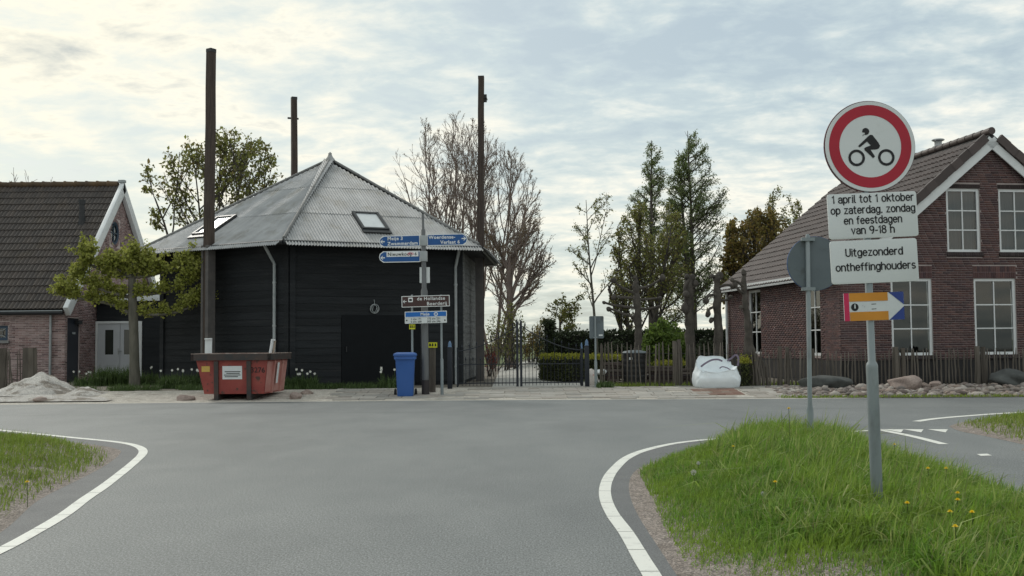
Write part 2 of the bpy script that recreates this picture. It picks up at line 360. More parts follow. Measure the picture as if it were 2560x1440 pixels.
# ground: one sheet out to the horizon, gently higher behind the cross road
ys = np.concatenate([np.array([-60, -20, 0, 10, 20, 24.0]), np.arange(24.6, 31, 0.4), np.arange(31.5, 56, 1.5), np.array([60, 70, 90, 140, 250, 500, 1200])])
xs = np.concatenate([np.array([-900, -300, -100, -50, -30]), np.arange(-24, 25, 0.8), np.array([30, 50, 100, 300, 900])])
X, Y = np.meshgrid(xs, ys); Z = gz(X, Y) - 0.025
V = np.stack([X, Y, Z], -1).reshape(-1, 3); ny, nx = X.shape
i, j = np.meshgrid(np.arange(ny - 1), np.arange(nx - 1), indexing='ij'); k = (i * nx + j).ravel()
g_ = obj('ground', npmesh('ground', V, np.stack([k, k + 1, k + nx + 1, k + nx], 1)), M['yard'], smooth=True); tag(g_, kind='structure')
def flat(name, pts, z, m, parent=None, kind='structure'):
    mb = MB(); mb.add([(p[0], p[1], z) for p in pts], [tuple(range(len(pts)))]); o = mb.build(name, m, parent)
    if kind and parent is None: tag(o, kind=kind)
    return o
# far edge of the cross road, from the photo
EDGE = [gnd(-500, 1018), gnd(0, 1012), gnd(640, 1005), gnd(1280, 1000), gnd(1900, 997), gnd(2560, 993), gnd(3100, 991)]
EDGE = [Vector((-60, EDGE[0].y + 0.6, 0))] + EDGE + [Vector((60, EDGE[-1].y - 1.0, 0))]
def edge_y(x):
    for a, b in zip(EDGE, EDGE[1:]):
        if a.x <= x <= b.x: return a.y + (b.y - a.y) * (x - a.x) / (b.x - a.x)
    return 24.2
mb = MB(); P = [(e.x, e.y, 0.0) for e in EDGE]; mb.add([(-60, -8, 0), (60, -8, 0)] + P[::-1], [tuple(range(len(P) + 2))])
road = mb.build('road', M['asphalt']); tag(road, kind='structure', label='grey asphalt cross road and junction with worn surface', cat=None)
# field beyond the gardens
q_ = Y >= 55; rows = np.where(q_[:, 0])[0]; V2 = V.reshape(ny, nx, 3)[rows[0]:].copy(); V2[..., 2] += 0.02; m2 = len(rows)
i, j = np.meshgrid(np.arange(m2 - 1), np.arange(nx - 1), indexing='ij'); k = (i * nx + j).ravel()
tag(obj('field', npmesh('field', V2.reshape(-1, 3), np.stack([k, k + 1, k + nx + 1, k + nx], 1)), M['field']), kind='structure')

# painted lines: every sprayed length is its own piece of the road
def strip(pts, wd, z=0.004):
    mb = MB(); n = len(pts); vs = []
    for q in range(n):
        d = (pts[min(q + 1, n - 1)] - pts[max(q - 1, 0)]).normalized(); s = Vector((-d.y, d.x, 0)) * wd / 2
        vs += [pts[q] + s + Vector((0, 0, z)), pts[q] - s + Vector((0, 0, z))]
    mb.add(vs, [(2 * q, 2 * q + 1, 2 * q + 3, 2 * q + 2) for q in range(n - 1)]); return mb
def edge_line(px, wd, seg=0.62, gap=0.012):
    P = spline([gnd(*p) for p in px], 10); acc = 0.0; cur = [P[0]]
    for a, b in zip(P, P[1:]):
        cur.append(b); acc += (b - a).length
        if acc > seg:
            d = (cur[-1] - cur[-2]).normalized(); cur[-1] = cur[-1] - d * gap
            strip(cur, wd * random.uniform(0.97, 1.03)).build('edge_line', M['paint'], road); cur = [b]; acc = 0.0
    if len(cur) > 1: strip(cur, wd).build('edge_line', M['paint'], road)
LEFT_LINE = [(-420, 1580), (-200, 1470), (0, 1377), (76, 1337), (159, 1288), (213, 1248), (256, 1219), (289, 1194), (318, 1171), (340, 1152), (355, 1137), (357, 1126), (345, 1117), (318, 1109.5), (270, 1103), (177, 1094), (60, 1082), (-120, 1066), (-500, 1044)]
RIGHT_LINE = [(1760, 1720), (1690, 1550), (1630, 1440), (1606, 1401), (1567, 1335), (1532, 1287), (1515, 1250), (1513, 1219), (1523, 1191), (1541, 1168), (1566, 1146), (1606, 1128), (1670, 1112), (1733, 1103), (1805, 1097), (1960, 1089), (2204, 1075)]
edge_line(LEFT_LINE, 0.105); edge_line(RIGHT_LINE, 0.105)
for line_, sg_ in ((LEFT_LINE, 1), (RIGHT_LINE, -1)):      # darker strip of newer asphalt outside the line
    Q = spline([gnd(*p) for p in line_], 8); off_ = []
    for q in range(len(Q)):
        d = (Q[min(q + 1, len(Q) - 1)] - Q[max(q - 1, 0)]).normalized(); off_.append(Q[q] + Vector((-d.y, d.x, 0)) * sg_ * 0.27)
    strip(off_, 0.44, 0.0018).build('asphalt_strip', M['patch'], road)
edge_line([(2290, 1054), (2340, 1047), (2420, 1040), (2560, 1031), (2900, 1016)], 0.14, 3.0)
edge_line([(2190, 1073), (2280, 1091), (2360, 1111)], 0.12, 9)
far_line = [Vector((x, edge_y(x) - 0.06, 0)) for x in np.arange(-30, 8.01, 1.0)]
for q in range(0, len(far_line) - 2, 3): strip(far_line[q:q + 4], 0.075).build('edge_line', M['paint'], road)
for x0 in (2207, 2257, 2318):                # the give-way teeth
    a, b, c = gnd(x0, 1073.5), gnd(x0 + 52, 1074.0), gnd(x0 + 46, 1081.5)
    mb = MB(); mb.add([p + Vector((0, 0, 0.004)) for p in (a, b, c)], [(0, 2, 1)]); mb.build('give_way_tooth', M['paint'], road)
a, b, c, d = gnd(2442, 1136), gnd(2468, 1135), gnd(2480, 1139.5), gnd(2452, 1140.5)
mb = MB(); mb.add([p + Vector((0, 0, 0.004)) for p in (a, b, c, d)], [(0, 3, 2, 1)]); mb.build('lane_mark', M['paint'], road)

M['seam'] = mat('tar_seam', (0.075, 0.078, 0.08), (0.10, 0.104, 0.105), rough=0.7, scale=3)
for pts_ in ([(x, 20.4 + 0.04 * math.sin(x * 1.3) + 0.03 * math.sin(x * 3.1)) for x in np.arange(-16, 16.1, 0.5)],):
    strip([Vector((x, y_, 0)) for x, y_ in pts_], 0.022, 0.0012).build('tar_seam', M['seam'], road)
# verges: low mounds of soil on the asphalt, with blades of grass
def verge(name, poly, h, wdt, m, label):
    P = [Vector((p[0], p[1], 0)) for p in poly]; P = spline(P + [P[0]], 5)[:-1]; arr = np.array([(p.x, p.y) for p in P])
    c = arr.mean(0); rings = [1.0, 0.985, 0.965, 0.93, 0.88, 0.8, 0.7, 0.55, 0.35, 0.12]; vs = []; n = len(P)
    for s in rings:
        q = c + (arr - c) * s; dz = np.zeros(n) if s == 1.0 else edist(q, arr)
        z = 0.002 + h * smooth01(dz / wdt) + (0 if s == 1.0 else 1) * RNG.normal(0, 0.006, n)
        vs.append(np.column_stack([q, np.maximum(z, 0.002)]))
    V = np.concatenate(vs); k = np.arange(n); Fs = []
    for r in range(len(rings) - 1): Fs.append(np.stack([r * n + k, r * n + (k + 1) % n, (r + 1) * n + (k + 1) % n, (r + 1) * n + k], 1))
    V = np.vstack([V, [*c, V[-n:, 2].mean()]]); b0 = (len(rings) - 1) * n
    tri = np.stack([b0 + k, b0 + (k + 1) % n, np.full(n, len(V) - 1), np.full(n, len(V) - 1)], 1)
    mb = MB(); mb.add(V, [tuple(f) for f in np.concatenate(Fs)] + [tuple(f[:3]) for f in tri]); me = fix_normals(mb.mesh(name))
    o = obj(name, me, m, smooth=True); tag(o, label, kind='structure'); return arr
def vz(P, arr, h, wdt): return 0.002 + h * smooth01(edist(P, arr) / wdt)
G = lambda *ps: [(gnd(*p).x, gnd(*p).y) for p in ps]
VR = verge('verge_right', G((1900, 1640), (1740, 1500), (1650, 1375), (1588, 1275), (1572, 1218), (1584, 1182), (1622, 1160), (1690, 1140), (1790, 1120), (1880, 1112), (1980, 1108)) +
           [(3.95, 13.3), (4.0, 12.4), (3.95, 11.0), (3.9, 9.3), (3.85, 7.6), (3.8, 5.6), (3.4, 4.0), (2.4, 3.4)], 0.13, 0.9, M['soil'], 'soil verge under the tall grass on the right')
VL = verge('verge_left', G((-900, 1700), (-260, 1480), (0, 1333), (95, 1252), (200, 1198), (262, 1165), (298, 1137), (296, 1124), (240, 1113), (120, 1101), (0, 1089), (-220, 1070), (-700, 1045)) + [(-26, 16.5), (-22, 4)], 0.14, 1.1, M['soil'], 'soil verge under the mown grass on the left')
VF = verge('verge_far', G((2372, 1066), (2400, 1057), (2460, 1048), (2560, 1041), (2800, 1027)) + [(22, 19), (22, 12.6), (10, 12.2)] + G((2640, 1132), (2560, 1112), (2470, 1092), (2400, 1078)), 0.10, 0.8, M['soil'], 'soil verge of the far grass island')
g = np.random.default_rng(11)
def scatter(poly, n, g):
    poly = np.asarray(poly); lo, hi = poly.min(0), poly.max(0); P = g.uniform(lo, hi, (int(n * 3.2) + 100, 2)); P = P[inpoly(P, poly)][:n]
    return np.column_stack([P, np.zeros(len(P))])
# right verge: long grass, thinner and shorter towards the worn edge
GR = np.array(G((1960, 1600), (1850, 1500), (1770, 1452), (1698, 1396), (1658, 1318), (1622, 1236), (1596, 1182), (1690, 1146), (1790, 1123), (1880, 1115), (1980, 1111)) + [(3.85, 13.1), (3.9, 12.4), (3.85, 11.0), (3.8, 9.3), (3.76, 7.6), (3.7, 5.6), (3.3, 4.0), (2.4, 3.5)])
P = scatter(GR, 130000, g); de = edist(P, GR)
left_d = np.where(P[:, 0] < 2.4, de, np.minimum(9, 0.45 + de * 2.2))
tuft = 0.6 * np.sin(P[:, 0] * 5.1 + np.sin(P[:, 1] * 3.3) * 2) * np.sin(P[:, 1] * 4.3 + P[:, 0] * 1.7) + 0.5 * np.sin(P[:, 0] * 13.7 + np.sin(P[:, 1] * 9.1) * 1.6) * np.sin(P[:, 1] * 10.3 - P[:, 0] * 6.2)
hh = 0.05 + 0.23 * smooth01((left_d - 0.05) / 1.0) * (0.66 + 0.42 * tuft) + 0.06 * smooth01((P[:, 1] - 6.5) / 5)
hh *= np.where(P[:, 0] > 2.0, 1, np.clip(0.45 + 0.55 * (P[:, 1] - 5.6) / 0.9, 0.4, 1)) * g.uniform(0.45, 1.2, len(P))
kp = (g.uniform(0, 1, len(P)) < np.clip(0.3 + left_d * 3.0, 0, 1)) & ((g.uniform(0, 1, len(P)) < np.clip((P[:, 1] - 5.75) / 0.45, 0.45, 1)) | (P[:, 0] > 1.75 + 0.5 * g.uniform(-1, 1, len(P)))) & (g.uniform(0, 1, len(P)) < np.clip(1.15 - (P[:, 1] - 7) * 0.07, 0.5, 1))
P, hh = P[kp], hh[kp]; P[:, 2] = vz(P, VR, 0.13, 0.9) - 0.01
o = blades('verge_grass', P, hh, 0.0030 + 0.0030 * smooth01(hh / 0.25), 0.75, g, M['grass']); tag(o, 'tall uncut green grass on the verge round the traffic sign post', 'grass', kind='stuff')
q = g.uniform(0, 1, len(P)) < 0.07; q &= hh > 0.14; P2 = P[q]     # long arching blades that stand out of the mass
o = blades('arching_grass', P2, hh[q] * g.uniform(1.1, 1.6, len(P2)), 0.0065, 1.15, g, M['grass_pale']); tag(o, 'long pale arching grass blades standing out of the right verge', 'grass', kind='stuff')
# left verge: mown
GL = np.array(G((-300, 1455), (-60, 1334), (40, 1276), (125, 1230), (210, 1188), (272, 1156), (262, 1130), (190, 1112), (90, 1101), (0, 1092), (-220, 1072), (-500, 1055)) + [(-14, 15.4), (-13, 6)])
P = scatter(GL, 120000, g); tuft = np.sin(P[:, 0] * 4.1 + np.sin(P[:, 1] * 2.7) * 2) * np.sin(P[:, 1] * 3.7 + P[:, 0] * 1.3)
P = P[(P[:, 0] > -9.3) & (g.uniform(0, 1, len(P)) < np.clip(edist(P, GL) * 3, 0.1, 1))]; tuft = np.sin(P[:, 0] * 4.1 + np.sin(P[:, 1] * 2.7) * 2) * np.sin(P[:, 1] * 3.7 + P[:, 0] * 1.3)
hh = (0.065 + 0.04 * tuft + 0.03) * g.uniform(0.5, 1.3, len(P)); P[:, 2] = vz(P, VL, 0.14, 1.1) - 0.01
o = blades('mown_grass', P, hh, 0.004, 0.9, g, M['grass_short']); tag(o, 'short yellowish green grass on the left verge', 'grass', kind='stuff')
GF = np.array(G((2385, 1066), (2420, 1056), (2560, 1043), (2800, 1029)) + [(13, 18), (13, 13)] + G((2640, 1128), (2560, 1109), (2470, 1089)))
P = scatter(GF, 26000, g); P = P[g.uniform(0, 1, len(P)) < np.clip(edist(P, GF) * 2.5, 0.1, 1)]; P[:, 2] = vz(P, VF, 0.10, 0.8) - 0.01
o = blades('island_grass', P, 0.10 * g.uniform(0.5, 1.3, len(P)), 0.005, 0.8, g, M['grass_short']); tag(o, 'short grass on the far traffic island at the right', 'grass', kind='stuff')

# ================================================================== hay barn (hexagonal, three tall poles)
M['tar'] = mat('tarred_board', (0.0125, 0.0145, 0.017), (0.020, 0.0225, 0.0255), rough=0.75, scale=3, rnd=0.22, bump=0.35, bscale=18, stretch=(0.25, 0.25, 3), spec=0.25, c3=(0.036, 0.037, 0.039), s3=2.2, lo3=0.56, hi3=0.8)
M['grey_board'] = mat('pale_grey_board', (0.09, 0.093, 0.095), (0.17, 0.174, 0.175), rough=0.8, scale=5, rnd=0.2, bump=0.4, bscale=18, stretch=(1, 0.4, 4))  # paler grey boards, only on the right-hand face of the barn
M['tin'] = mat('corrugated_tin', (0.31, 0.315, 0.32), (0.40, 0.405, 0.41), rough=0.55, scale=2.2, metal=0.15, spec=0.5, rnd=0.06, c3=(0.25, 0.245, 0.225), s3=1.4, lo3=0.52, hi3=0.68, stretch=(1, 1, 0.5))
M['tin_cap'] = mat('tin_ridge', (0.15, 0.15, 0.15), (0.22, 0.22, 0.215), rough=0.7, scale=4, rnd=0.1)
M['pole_wood'] = mat('pole_wood', (0.040, 0.029, 0.024), (0.075, 0.055, 0.045), rough=0.8, scale=5, stretch=(4, 4, 0.35), bump=0.5, bscale=14, rnd=0.1)
M['pole_metal'] = mat('pole_shoe', (0.085, 0.08, 0.08), (0.12, 0.11, 0.105), rough=0.7, scale=4)
M['zinc'] = mat('zinc_pipe', (0.30, 0.33, 0.34), (0.38, 0.40, 0.41), rough=0.5, scale=5, metal=0.2)
M['gutter'] = mat('dark_gutter', (0.020, 0.022, 0.025), rough=0.5)
M['iron'] = mat('dark_iron', (0.015, 0.017, 0.02), (0.03, 0.03, 0.032), rough=0.5, scale=8)
M['sky_glass'] = mat('skylight_glass', (0.55, 0.58, 0.60), rough=0.12, spec=0.9, coat=1.0)
M['frame_dark'] = mat('skylight_frame', (0.03, 0.032, 0.035), rough=0.45)
BC, BR, BTH, EZ, AZ, GZ = Vector((-5.82, 34.5, 0)), 5.80, R(-3.0), 4.13, 7.22, 0.10
def bdir(a): t = BTH + R(a); return Vector((math.sin(t), -math.cos(t), 0))
ANG = [-120, -60, 0, 60, 120, 180]
rad = {0: 0.965}
EV = [BC + bdir(a) * BR * rad.get(a, 1) + Vector((0, 0, EZ)) for a in ANG]
WV = [BC + bdir(a) * BR * rad.get(a, 1) * 0.89 for a in ANG]
barn = thing('hay_barn', 'black timber six-sided hay barn with grey corrugated roof and tall poles', 'barn', (BC.x, BC.y, GZ))
core = MB(); core.prism([p + Vector((0, 0, 0.0)) for p in WV], (0, 0, EZ - 0.12)); core.build('wall_core', M['tar'], barn)
rb = random.Random(3)
faces = {}
for fi in range(6):
    a, b = WV[fi], WV[(fi + 1) % 6]; u = (b - a).normalized(); n = Vector((u.y, -u.x, 0)); ln = (b - a).length
    if n.dot(BC - (a + b) / 2) > 0: n = -n
    faces[fi] = (a, u, n, ln)
def face_uv(fi, px, py):                     # photo pixel -> metres along the face, height
    a, u, n, ln = faces[fi]; r = ray(px, py); o = Vector((0, 0, H)); t = (a + n * 0.03 - o).dot(n) / r.dot(n); p = o + r * t
    return (p - a).dot(u), p.z
for fi in (0, 1, 2, 3):
    a, u, n, ln = faces[fi]; mt = M['grey_board'] if fi == 3 else M['tar']; z = GZ + 0.10
    d0 = d1 = None
    if fi == 2: d0, d1, dz = face_uv(2, 853, 900)[0], face_uv(2, 1050, 900)[0], face_uv(2, 950, 787)[1]
    while z < EZ - 0.2:
        h = rb.uniform(0.185, 0.215); spans = [(0.05, ln - 0.05)]
        if d0 is not None and z + h / 2 < dz: spans = [(0.05, d0), (d1, ln - 0.05)]
        for (s0, s1) in spans:
            e0, e1 = rb.uniform(-0.004, 0.004), rb.uniform(-0.004, 0.004)
            lo_, hi_ = 0.040 + rb.uniform(-0.004, 0.005), 0.026
            A0, A1 = a + u * s0, a + u * s1
            vs = [A0 + n * 0.01, A1 + n * 0.01, A1 + n * lo_, A0 + n * lo_, A0 + n * 0.01, A1 + n * 0.01, A1 + n * hi_, A0 + n * hi_]
            zs = [z + e0, z + e1, z + e1, z + e0, z + h + 0.015, z + h + 0.015, z + h + 0.015, z + h + 0.015]
            mb = MB(); mb.add([(v.x, v.y, q) for v, q in zip(vs, zs)], MB.BF); fix = mb.build('plank', mt, barn)
        z += h
    for e, off in ((a, 0.06), (a + u * ln, -0.06)):
        mb = MB(); p = e + u * off + n * 0.035; mb.obox((p.x, p.y, (GZ + EZ) / 2), u * 0.075, n * 0.045, (0, 0, (EZ - GZ) / 2 - 0.04))
        mb.build('corner_board', M['tar'] if fi != 3 else M['grey_board'], barn)
    if fi == 2:
        mb = MB(); c = a + u * (d0 + d1) / 2 + n * 0.03; mb.obox((c.x, c.y, (GZ + dz) / 2 + 0.03), u * ((d1 - d0) / 2 - 0.012), n * 0.02, (0, 0, (dz - GZ) / 2 - 0.04))
        dr = mb.build('door', mat('barn_door', (0.0095, 0.011, 0.013), rough=0.8, spec=0.15), barn)
        mb = MB(); c = a + u * (d0 + 0.14) + n * 0.06; mb.obox((c.x, c.y, 1.15), u * 0.015, n * 0.02, (0, 0, 0.08)); mb.build('handle', M['iron'], dr)
# brick plinth strip along the barn foot
# roof: corrugated sheets, three courses on each side
roof = MB(); AP = BC + Vector((0, 0, AZ))
for fi in range(6): roof.add([EV[fi] - Vector((0, 0, .10)), EV[(fi + 1) % 6] - Vector((0, 0, .10)), AP - Vector((0, 0, .10))], [(0, 1, 2)])
roof_o = roof.build('roof', M['frame_dark'], barn)
for fi in range(6):
    a, b = EV[fi], EV[(fi + 1) % 6]; u = (b - a).normalized(); ln = (b - a).length; mid = (a + b) / 2; sv = AP - mid; sl_ = sv.length; sv = sv.normalized()
    n = u.cross(sv); n = -n if n.z < 0 else n
    ta = (AP - a).dot(u); vis = fi in (0, 1, 2, 3)
    wave = 0.085; per = 6 if vis else 2
    for c, (v0, v1) in enumerate(((-0.06, 0.30), (0.29, 0.62), (0.61, 1.0))):
        v0s, v1s = v0 * sl_, v1 * sl_; lift = 0.012 + 0.012 * (2 - c) * 0 + 0.010 * c
        x0, x1 = ta * max(v0, 0), ln - (ln - ta) * max(v0, 0)
        cols = max(2, int((x1 - x0) / wave) * per); xs_ = [x0 + (x1 - x0) * q / cols for q in range(cols + 1)]
        def top(x): return min(v1s, sl_ * (x / ta if x < ta else (ln - x) / (ln - ta)))
        sheet_w = 0.92; groups = {}
        for q in range(cols): groups.setdefault(int((xs_[q] - x0) / sheet_w), []).append(q)
        for gi, qs in groups.items():
            mb = MB(); rise = rb.uniform(-0.003, 0.004)
            for q in range(qs[0], qs[-1] + 2):
                x = xs_[q]; hz = 0.016 * math.sin(2 * math.pi * x / wave) + lift + rise
                t = max(top(x), v0s)
                for v in (v0s, v0s + (t - v0s) * 0.5, t): mb.v.append(tuple(a + u * x + sv * v + n * (hz - (0.008 if v == v0s and c else 0) * 0)))
            m_ = qs[-1] + 2 - qs[0]
            for q in range(m_ - 1):
                for s in (0, 1): mb.f.append((q * 3 + s, q * 3 + 3 + s, q * 3 + 4 + s, q * 3 + 1 + s))
            o = mb.build('roof_sheet', M['tin'], roof_o, smooth=True)
for fi in range(6):                          # ridge caps down the hips, in short lengths
    for s in range(5):
        p, q = EV[fi].lerp(AP, s / 5 - (0.01 if s else 0)), EV[fi].lerp(AP, (s + 1) / 5)
        d = Vector((0, 0, 0.035)); mb = MB(); mb.tube([p + d, q + d], [0.048, 0.044], 10); mb.build('hip_cap', M['tin_cap'], roof_o, smooth=True)
mb = MB(); mb.lathe([(0.20, -0.14), (0.15, 0.02), (0.09, 0.10), (0.055, 0.17), (0.06, 0.21), (0.01, 0.26)], 14, AP); mb.build('finial', M['tin'], roof_o, smooth=True)
gt = MB()
for fi in range(6):
    a, b = EV[fi], EV[(fi + 1) % 6]; o_ = ((a - BC) * Vector((1, 1, 0))).normalized(); o2 = ((b - BC) * Vector((1, 1, 0))).normalized()
    gt.tube([a + o_ * 0.09 - Vector((0, 0, 0.09)), b + o2 * 0.09 - Vector((0, 0, 0.09))], 0.068, 8)
gt.build('gutter', M['gutter'], barn, smooth=True)
sf = MB()
for fi in range(6):                          # boarded soffit under the eaves
    a, b = EV[fi] - Vector((0, 0, .13)), EV[(fi + 1) % 6] - Vector((0, 0, .13)); c, d = WV[fi], WV[(fi + 1) % 6]
    sf.add([a, b, (d.x, d.y, EZ - .13), (c.x, c.y, EZ - .13)], [(0, 1, 2, 3)])
sf.build('soffit', M['tar'], barn)
def skylight(fi, px0, py0, px1, py1, wd, hg):
    a, b = EV[fi], EV[(fi + 1) % 6]; u = (b - a).normalized(); mid = (a + b) / 2; sv = (AP - mid).normalized(); n = u.cross(sv); n = -n if n.z < 0 else n
    r = ray((px0 + px1) / 2, (py0 + py1) / 2); o = Vector((0, 0, H)); p = o + r * ((a - o).dot(n) / r.dot(n)) + n * 0.05
    f = MB(); t = 0.075
    for s in (-1, 1):
        f.obox(p + u * s * (wd - t) / 2, u * t / 2, sv * hg / 2, n * 0.06); f.obox(p + sv * s * (hg - t) / 2, u * (wd - 2 * t) / 2, sv * t / 2, n * 0.055)
    f.obox(p - sv * (hg / 2 + 0.09), u * (wd / 2 + .02), sv * 0.09, n * 0.02)
    fo = f.build('skylight', M['frame_dark'], roof_o)
    mb = MB(); mb.obox(p + n * 0.01, u * (wd / 2 - t), sv * (hg / 2 - t), n * 0.012)
    mb.build('pane', M['sky_glass'], roof_o)
skylight(2, 880, 535, 970, 580, 0.80, 1.10); skylight(1, 480, 543, 597, 592, 0.80, 1.15)
def downpipe(px_top, py_top, px, py_bend, Yd, wall_off, pts=None):
    top = at(px_top, py_top, Yd); bend = at(px, py_bend, Yd + wall_off)
    mb = MB(); low = Vector((bend.x, bend.y, GZ)); mb.tube([top + Vector((0, 0, .08)), top, top.lerp(bend, .5), bend, bend.lerp(low, .5), low], 0.045, 10)
    for f in (0.15, 0.5, 0.85):
        c = bend.lerp(low, f); mb.lathe([(0.052, -0.03), (0.056, 0), (0.052, 0.03)], 10, c)
    mb.build('downpipe', M['zinc'], barn, smooth=True)
v1 = EV[2]; downpipe(661, 613, 686, 660, v1.y + 0.35, 0.42); downpipe(1150, 613, 1139, 668, EV[3].y - 0.10, 0.30)
def pole(a, r, top_px, top_py, wd, label_shoe=True):
    b = BC + bdir(a) * r; t = at(top_px, top_py, b.y); ztop = t.z; lean = Vector((t.x - b.x, 0, 0))
    mb = MB(); k = 9; q0 = b + Vector((0, 0, 0.05)); n2 = bdir(a); u2 = Vector((-n2.y, n2.x, 0)); vs = []
    for i_ in range(k + 1):
        f = i_ / k; p = b + lean * f + Vector((0, 0, 0.05 + (ztop - 0.05) * f)) + Vector((rb.uniform(-.008, .008), rb.uniform(-.008, .008), 0)); h = wd / 2 * (1.12 - 0.22 * f)
        for sx, sy in ((-1, -1), (1, -1), (1, 1), (-1, 1)): vs.append(p + u2 * sx * h + n2 * sy * h)
    fs = [(4 * i_ + j_, 4 * i_ + (j_ + 1) % 4, 4 * i_ + 4 + (j_ + 1) % 4, 4 * i_ + 4 + j_) for i_ in range(k) for j_ in range(4)] + [(3, 2, 1, 0), tuple(4 * k + x for x in range(4))]
    mb.add(vs, fs); me = fix_normals(mb.mesh('pole')); po = obj('pole', me, M['pole_wood'], barn)
    mb = MB(); mb.obox(b + lean * .98 + Vector((0, 0, ztop - 0.02)), u2 * wd * .47, n2 * wd * .47, (0, 0, .05)); mb.build('pole_cap', M['iron'], po)
    for f in ((0.93,) if a != -30 else ()):
        mb = MB(); p = b + lean * f + Vector((0, 0, ztop * f)); mb.tube([p - u2 * .2 + n2 * .16, p + u2 * .2 + n2 * .16], 0.035, 8); mb.obox(p + n2 * .12, u2 * .05, n2 * .06, (0, 0, .12)); mb.build('pulley', M['iron'], po)
    return b, u2, n2
b, u2, n2 = pole(-30, 5.00, 528, 125, 0.215)
mb = MB(); mb.obox(b + u2 * .115 + n2 * .02 + Vector((0, 0, 2.1)), u2 * .06, n2 * .13, (0, 0, 2.0)); mb.build('pole_brace', M['pole_metal'], barn)
mb = MB(); mb.obox(b - u2 * .115 - n2 * .0 + Vector((0, 0, 2.1)), u2 * .04, n2 * .12, (0, 0, 2.0)); mb.build('pole_brace', M['pole_metal'], barn)
b, u2, n2 = pole(90, 4.80, 1203, 193, 0.20)
mb = MB(); mb.obox(b - u2 * .13 + Vector((0, 0, 2.05)), u2 * .06, n2 * .12, (0, 0, 1.95)); mb.build('pole_brace', M['pole_metal'], barn)
pole(207 - math.degrees(BTH) - 3, 5.0, 735, 245, 0.215)
# wire ornament on the barn wall
a, u, n, ln = faces[2]; ou, oz = face_uv(2, 935, 772); c = a + u * ou + n * 0.09
orn = thing('wire_ornament', 'small tangled wire ring ornament hung on the dark barn wall', 'ornament', (c.x, c.y, oz))
mb = MB()
for tlt, rr in ((0, .13), (0.5, .125), (-0.6, .115), (1.1, .10)):
    mb.tube([Vector((c.x, c.y, oz)) + (u * math.cos(t) * math.cos(tlt) + n * math.sin(tlt) * math.cos(t) * .5 + Vector((0, 0, 1)) * math.sin(t + tlt * .3)) * rr for t in np.linspace(0, 2 * math.pi, 22)], 0.009, 5, cap=False)
mb.build('wire_loops', M['zinc'], orn, smooth=True)
mb = MB(); mb.tube([Vector((c.x, c.y, oz + .13)), Vector((c.x, c.y, oz + .26)) - n * .05], 0.007, 5); mb.build('hook', M['zinc'], orn)

# ================================================================== brick houses
M['white_paint'] = mat('white_paint', (0.72, 0.74, 0.75), (0.64, 0.66, 0.67), rough=0.45, scale=3, spec=0.5)
M['mortar_r'] = mat('mortar_pinkish', (0.33, 0.28, 0.27), (0.40, 0.34, 0.33), rough=0.95, scale=3)
M['brick_r'] = mat('purple_brick', (0.09, 0.05, 0.05), rough=0.85, bump=0.5, bscale=60, rcols=[(0.082, 0.046, 0.048), (0.118, 0.063, 0.060), (0.066, 0.042, 0.048), (0.135, 0.070, 0.062), (0.075, 0.045, 0.05)], rnd=0.22, c2=(0.15, 0.10, 0.095), scale=1.1, lo=0.55, hi=0.85)
M['brick_dark'] = mat('dark_sill_brick', (0.04, 0.028, 0.028), rough=0.8, rnd=0.25, bump=0.4, bscale=60)
M['mortar_l'] = mat('mortar_pale', (0.46, 0.38, 0.37), (0.55, 0.47, 0.45), rough=0.95, scale=3)
M['brick_l'] = mat('old_brick', (0.16, 0.10, 0.09), rough=0.9, bump=0.6, bscale=50, rcols=[(0.10, 0.062, 0.062), (0.33, 0.225, 0.22), (0.20, 0.115, 0.11), (0.40, 0.295, 0.29), (0.12, 0.075, 0.08), (0.30, 0.20, 0.195)], rnd=0.2, c2=(0.42, 0.33, 0.32), scale=1.4, lo=0.5, hi=0.75)
M['plinth'] = mat('dark_plinth', (0.022, 0.021, 0.022), (0.035, 0.033, 0.033), rough=0.9, scale=3)
M['tile_r'] = mat('brown_pantile', (0.10, 0.07, 0.065), rough=0.55, rnd=0.16, rcols=[(0.058, 0.042, 0.040), (0.078, 0.058, 0.055), (0.067, 0.05, 0.048)], c2=(0.047, 0.037, 0.035), scale=2, lo=0.5, hi=0.8, bump=0.2, bscale=60, spec=0.4)
M['tile_l'] = mat('old_dark_pantile', (0.06, 0.045, 0.04), rough=0.7, rnd=0.12, rcols=[(0.048, 0.041, 0.038), (0.062, 0.052, 0.047), (0.053, 0.045, 0.041), (0.070, 0.056, 0.048), (0.05, 0.042, 0.039)], c2=(0.070, 0.053, 0.036), scale=0.8, lo=0.55, hi=0.8, bump=0.4, bscale=40)
M['ridge_l'] = mat('mossy_ridge', (0.075, 0.055, 0.04), (0.13, 0.085, 0.045), rough=0.85, scale=1.5, rnd=0.2)
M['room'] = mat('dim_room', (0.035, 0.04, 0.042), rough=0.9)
M['curtain'] = mat('net_curtain', (0.30, 0.32, 0.33), (0.24, 0.26, 0.27), rough=0.9, scale=18, stretch=(1, 1, 0.05))
M['blue_frame'] = mat('blue_paint', (0.03, 0.055, 0.09), rough=0.45)
M['navy_door'] = mat('navy_door', (0.012, 0.016, 0.026), rough=0.4)
M['glass'] = glass_mat('window_glass', (0.55, 0.6, 0.62), 1.85)
M['steel'] = mat('steel_flue', (0.42, 0.43, 0.44), (0.34, 0.35, 0.36), rough=0.35, metal=0.7)
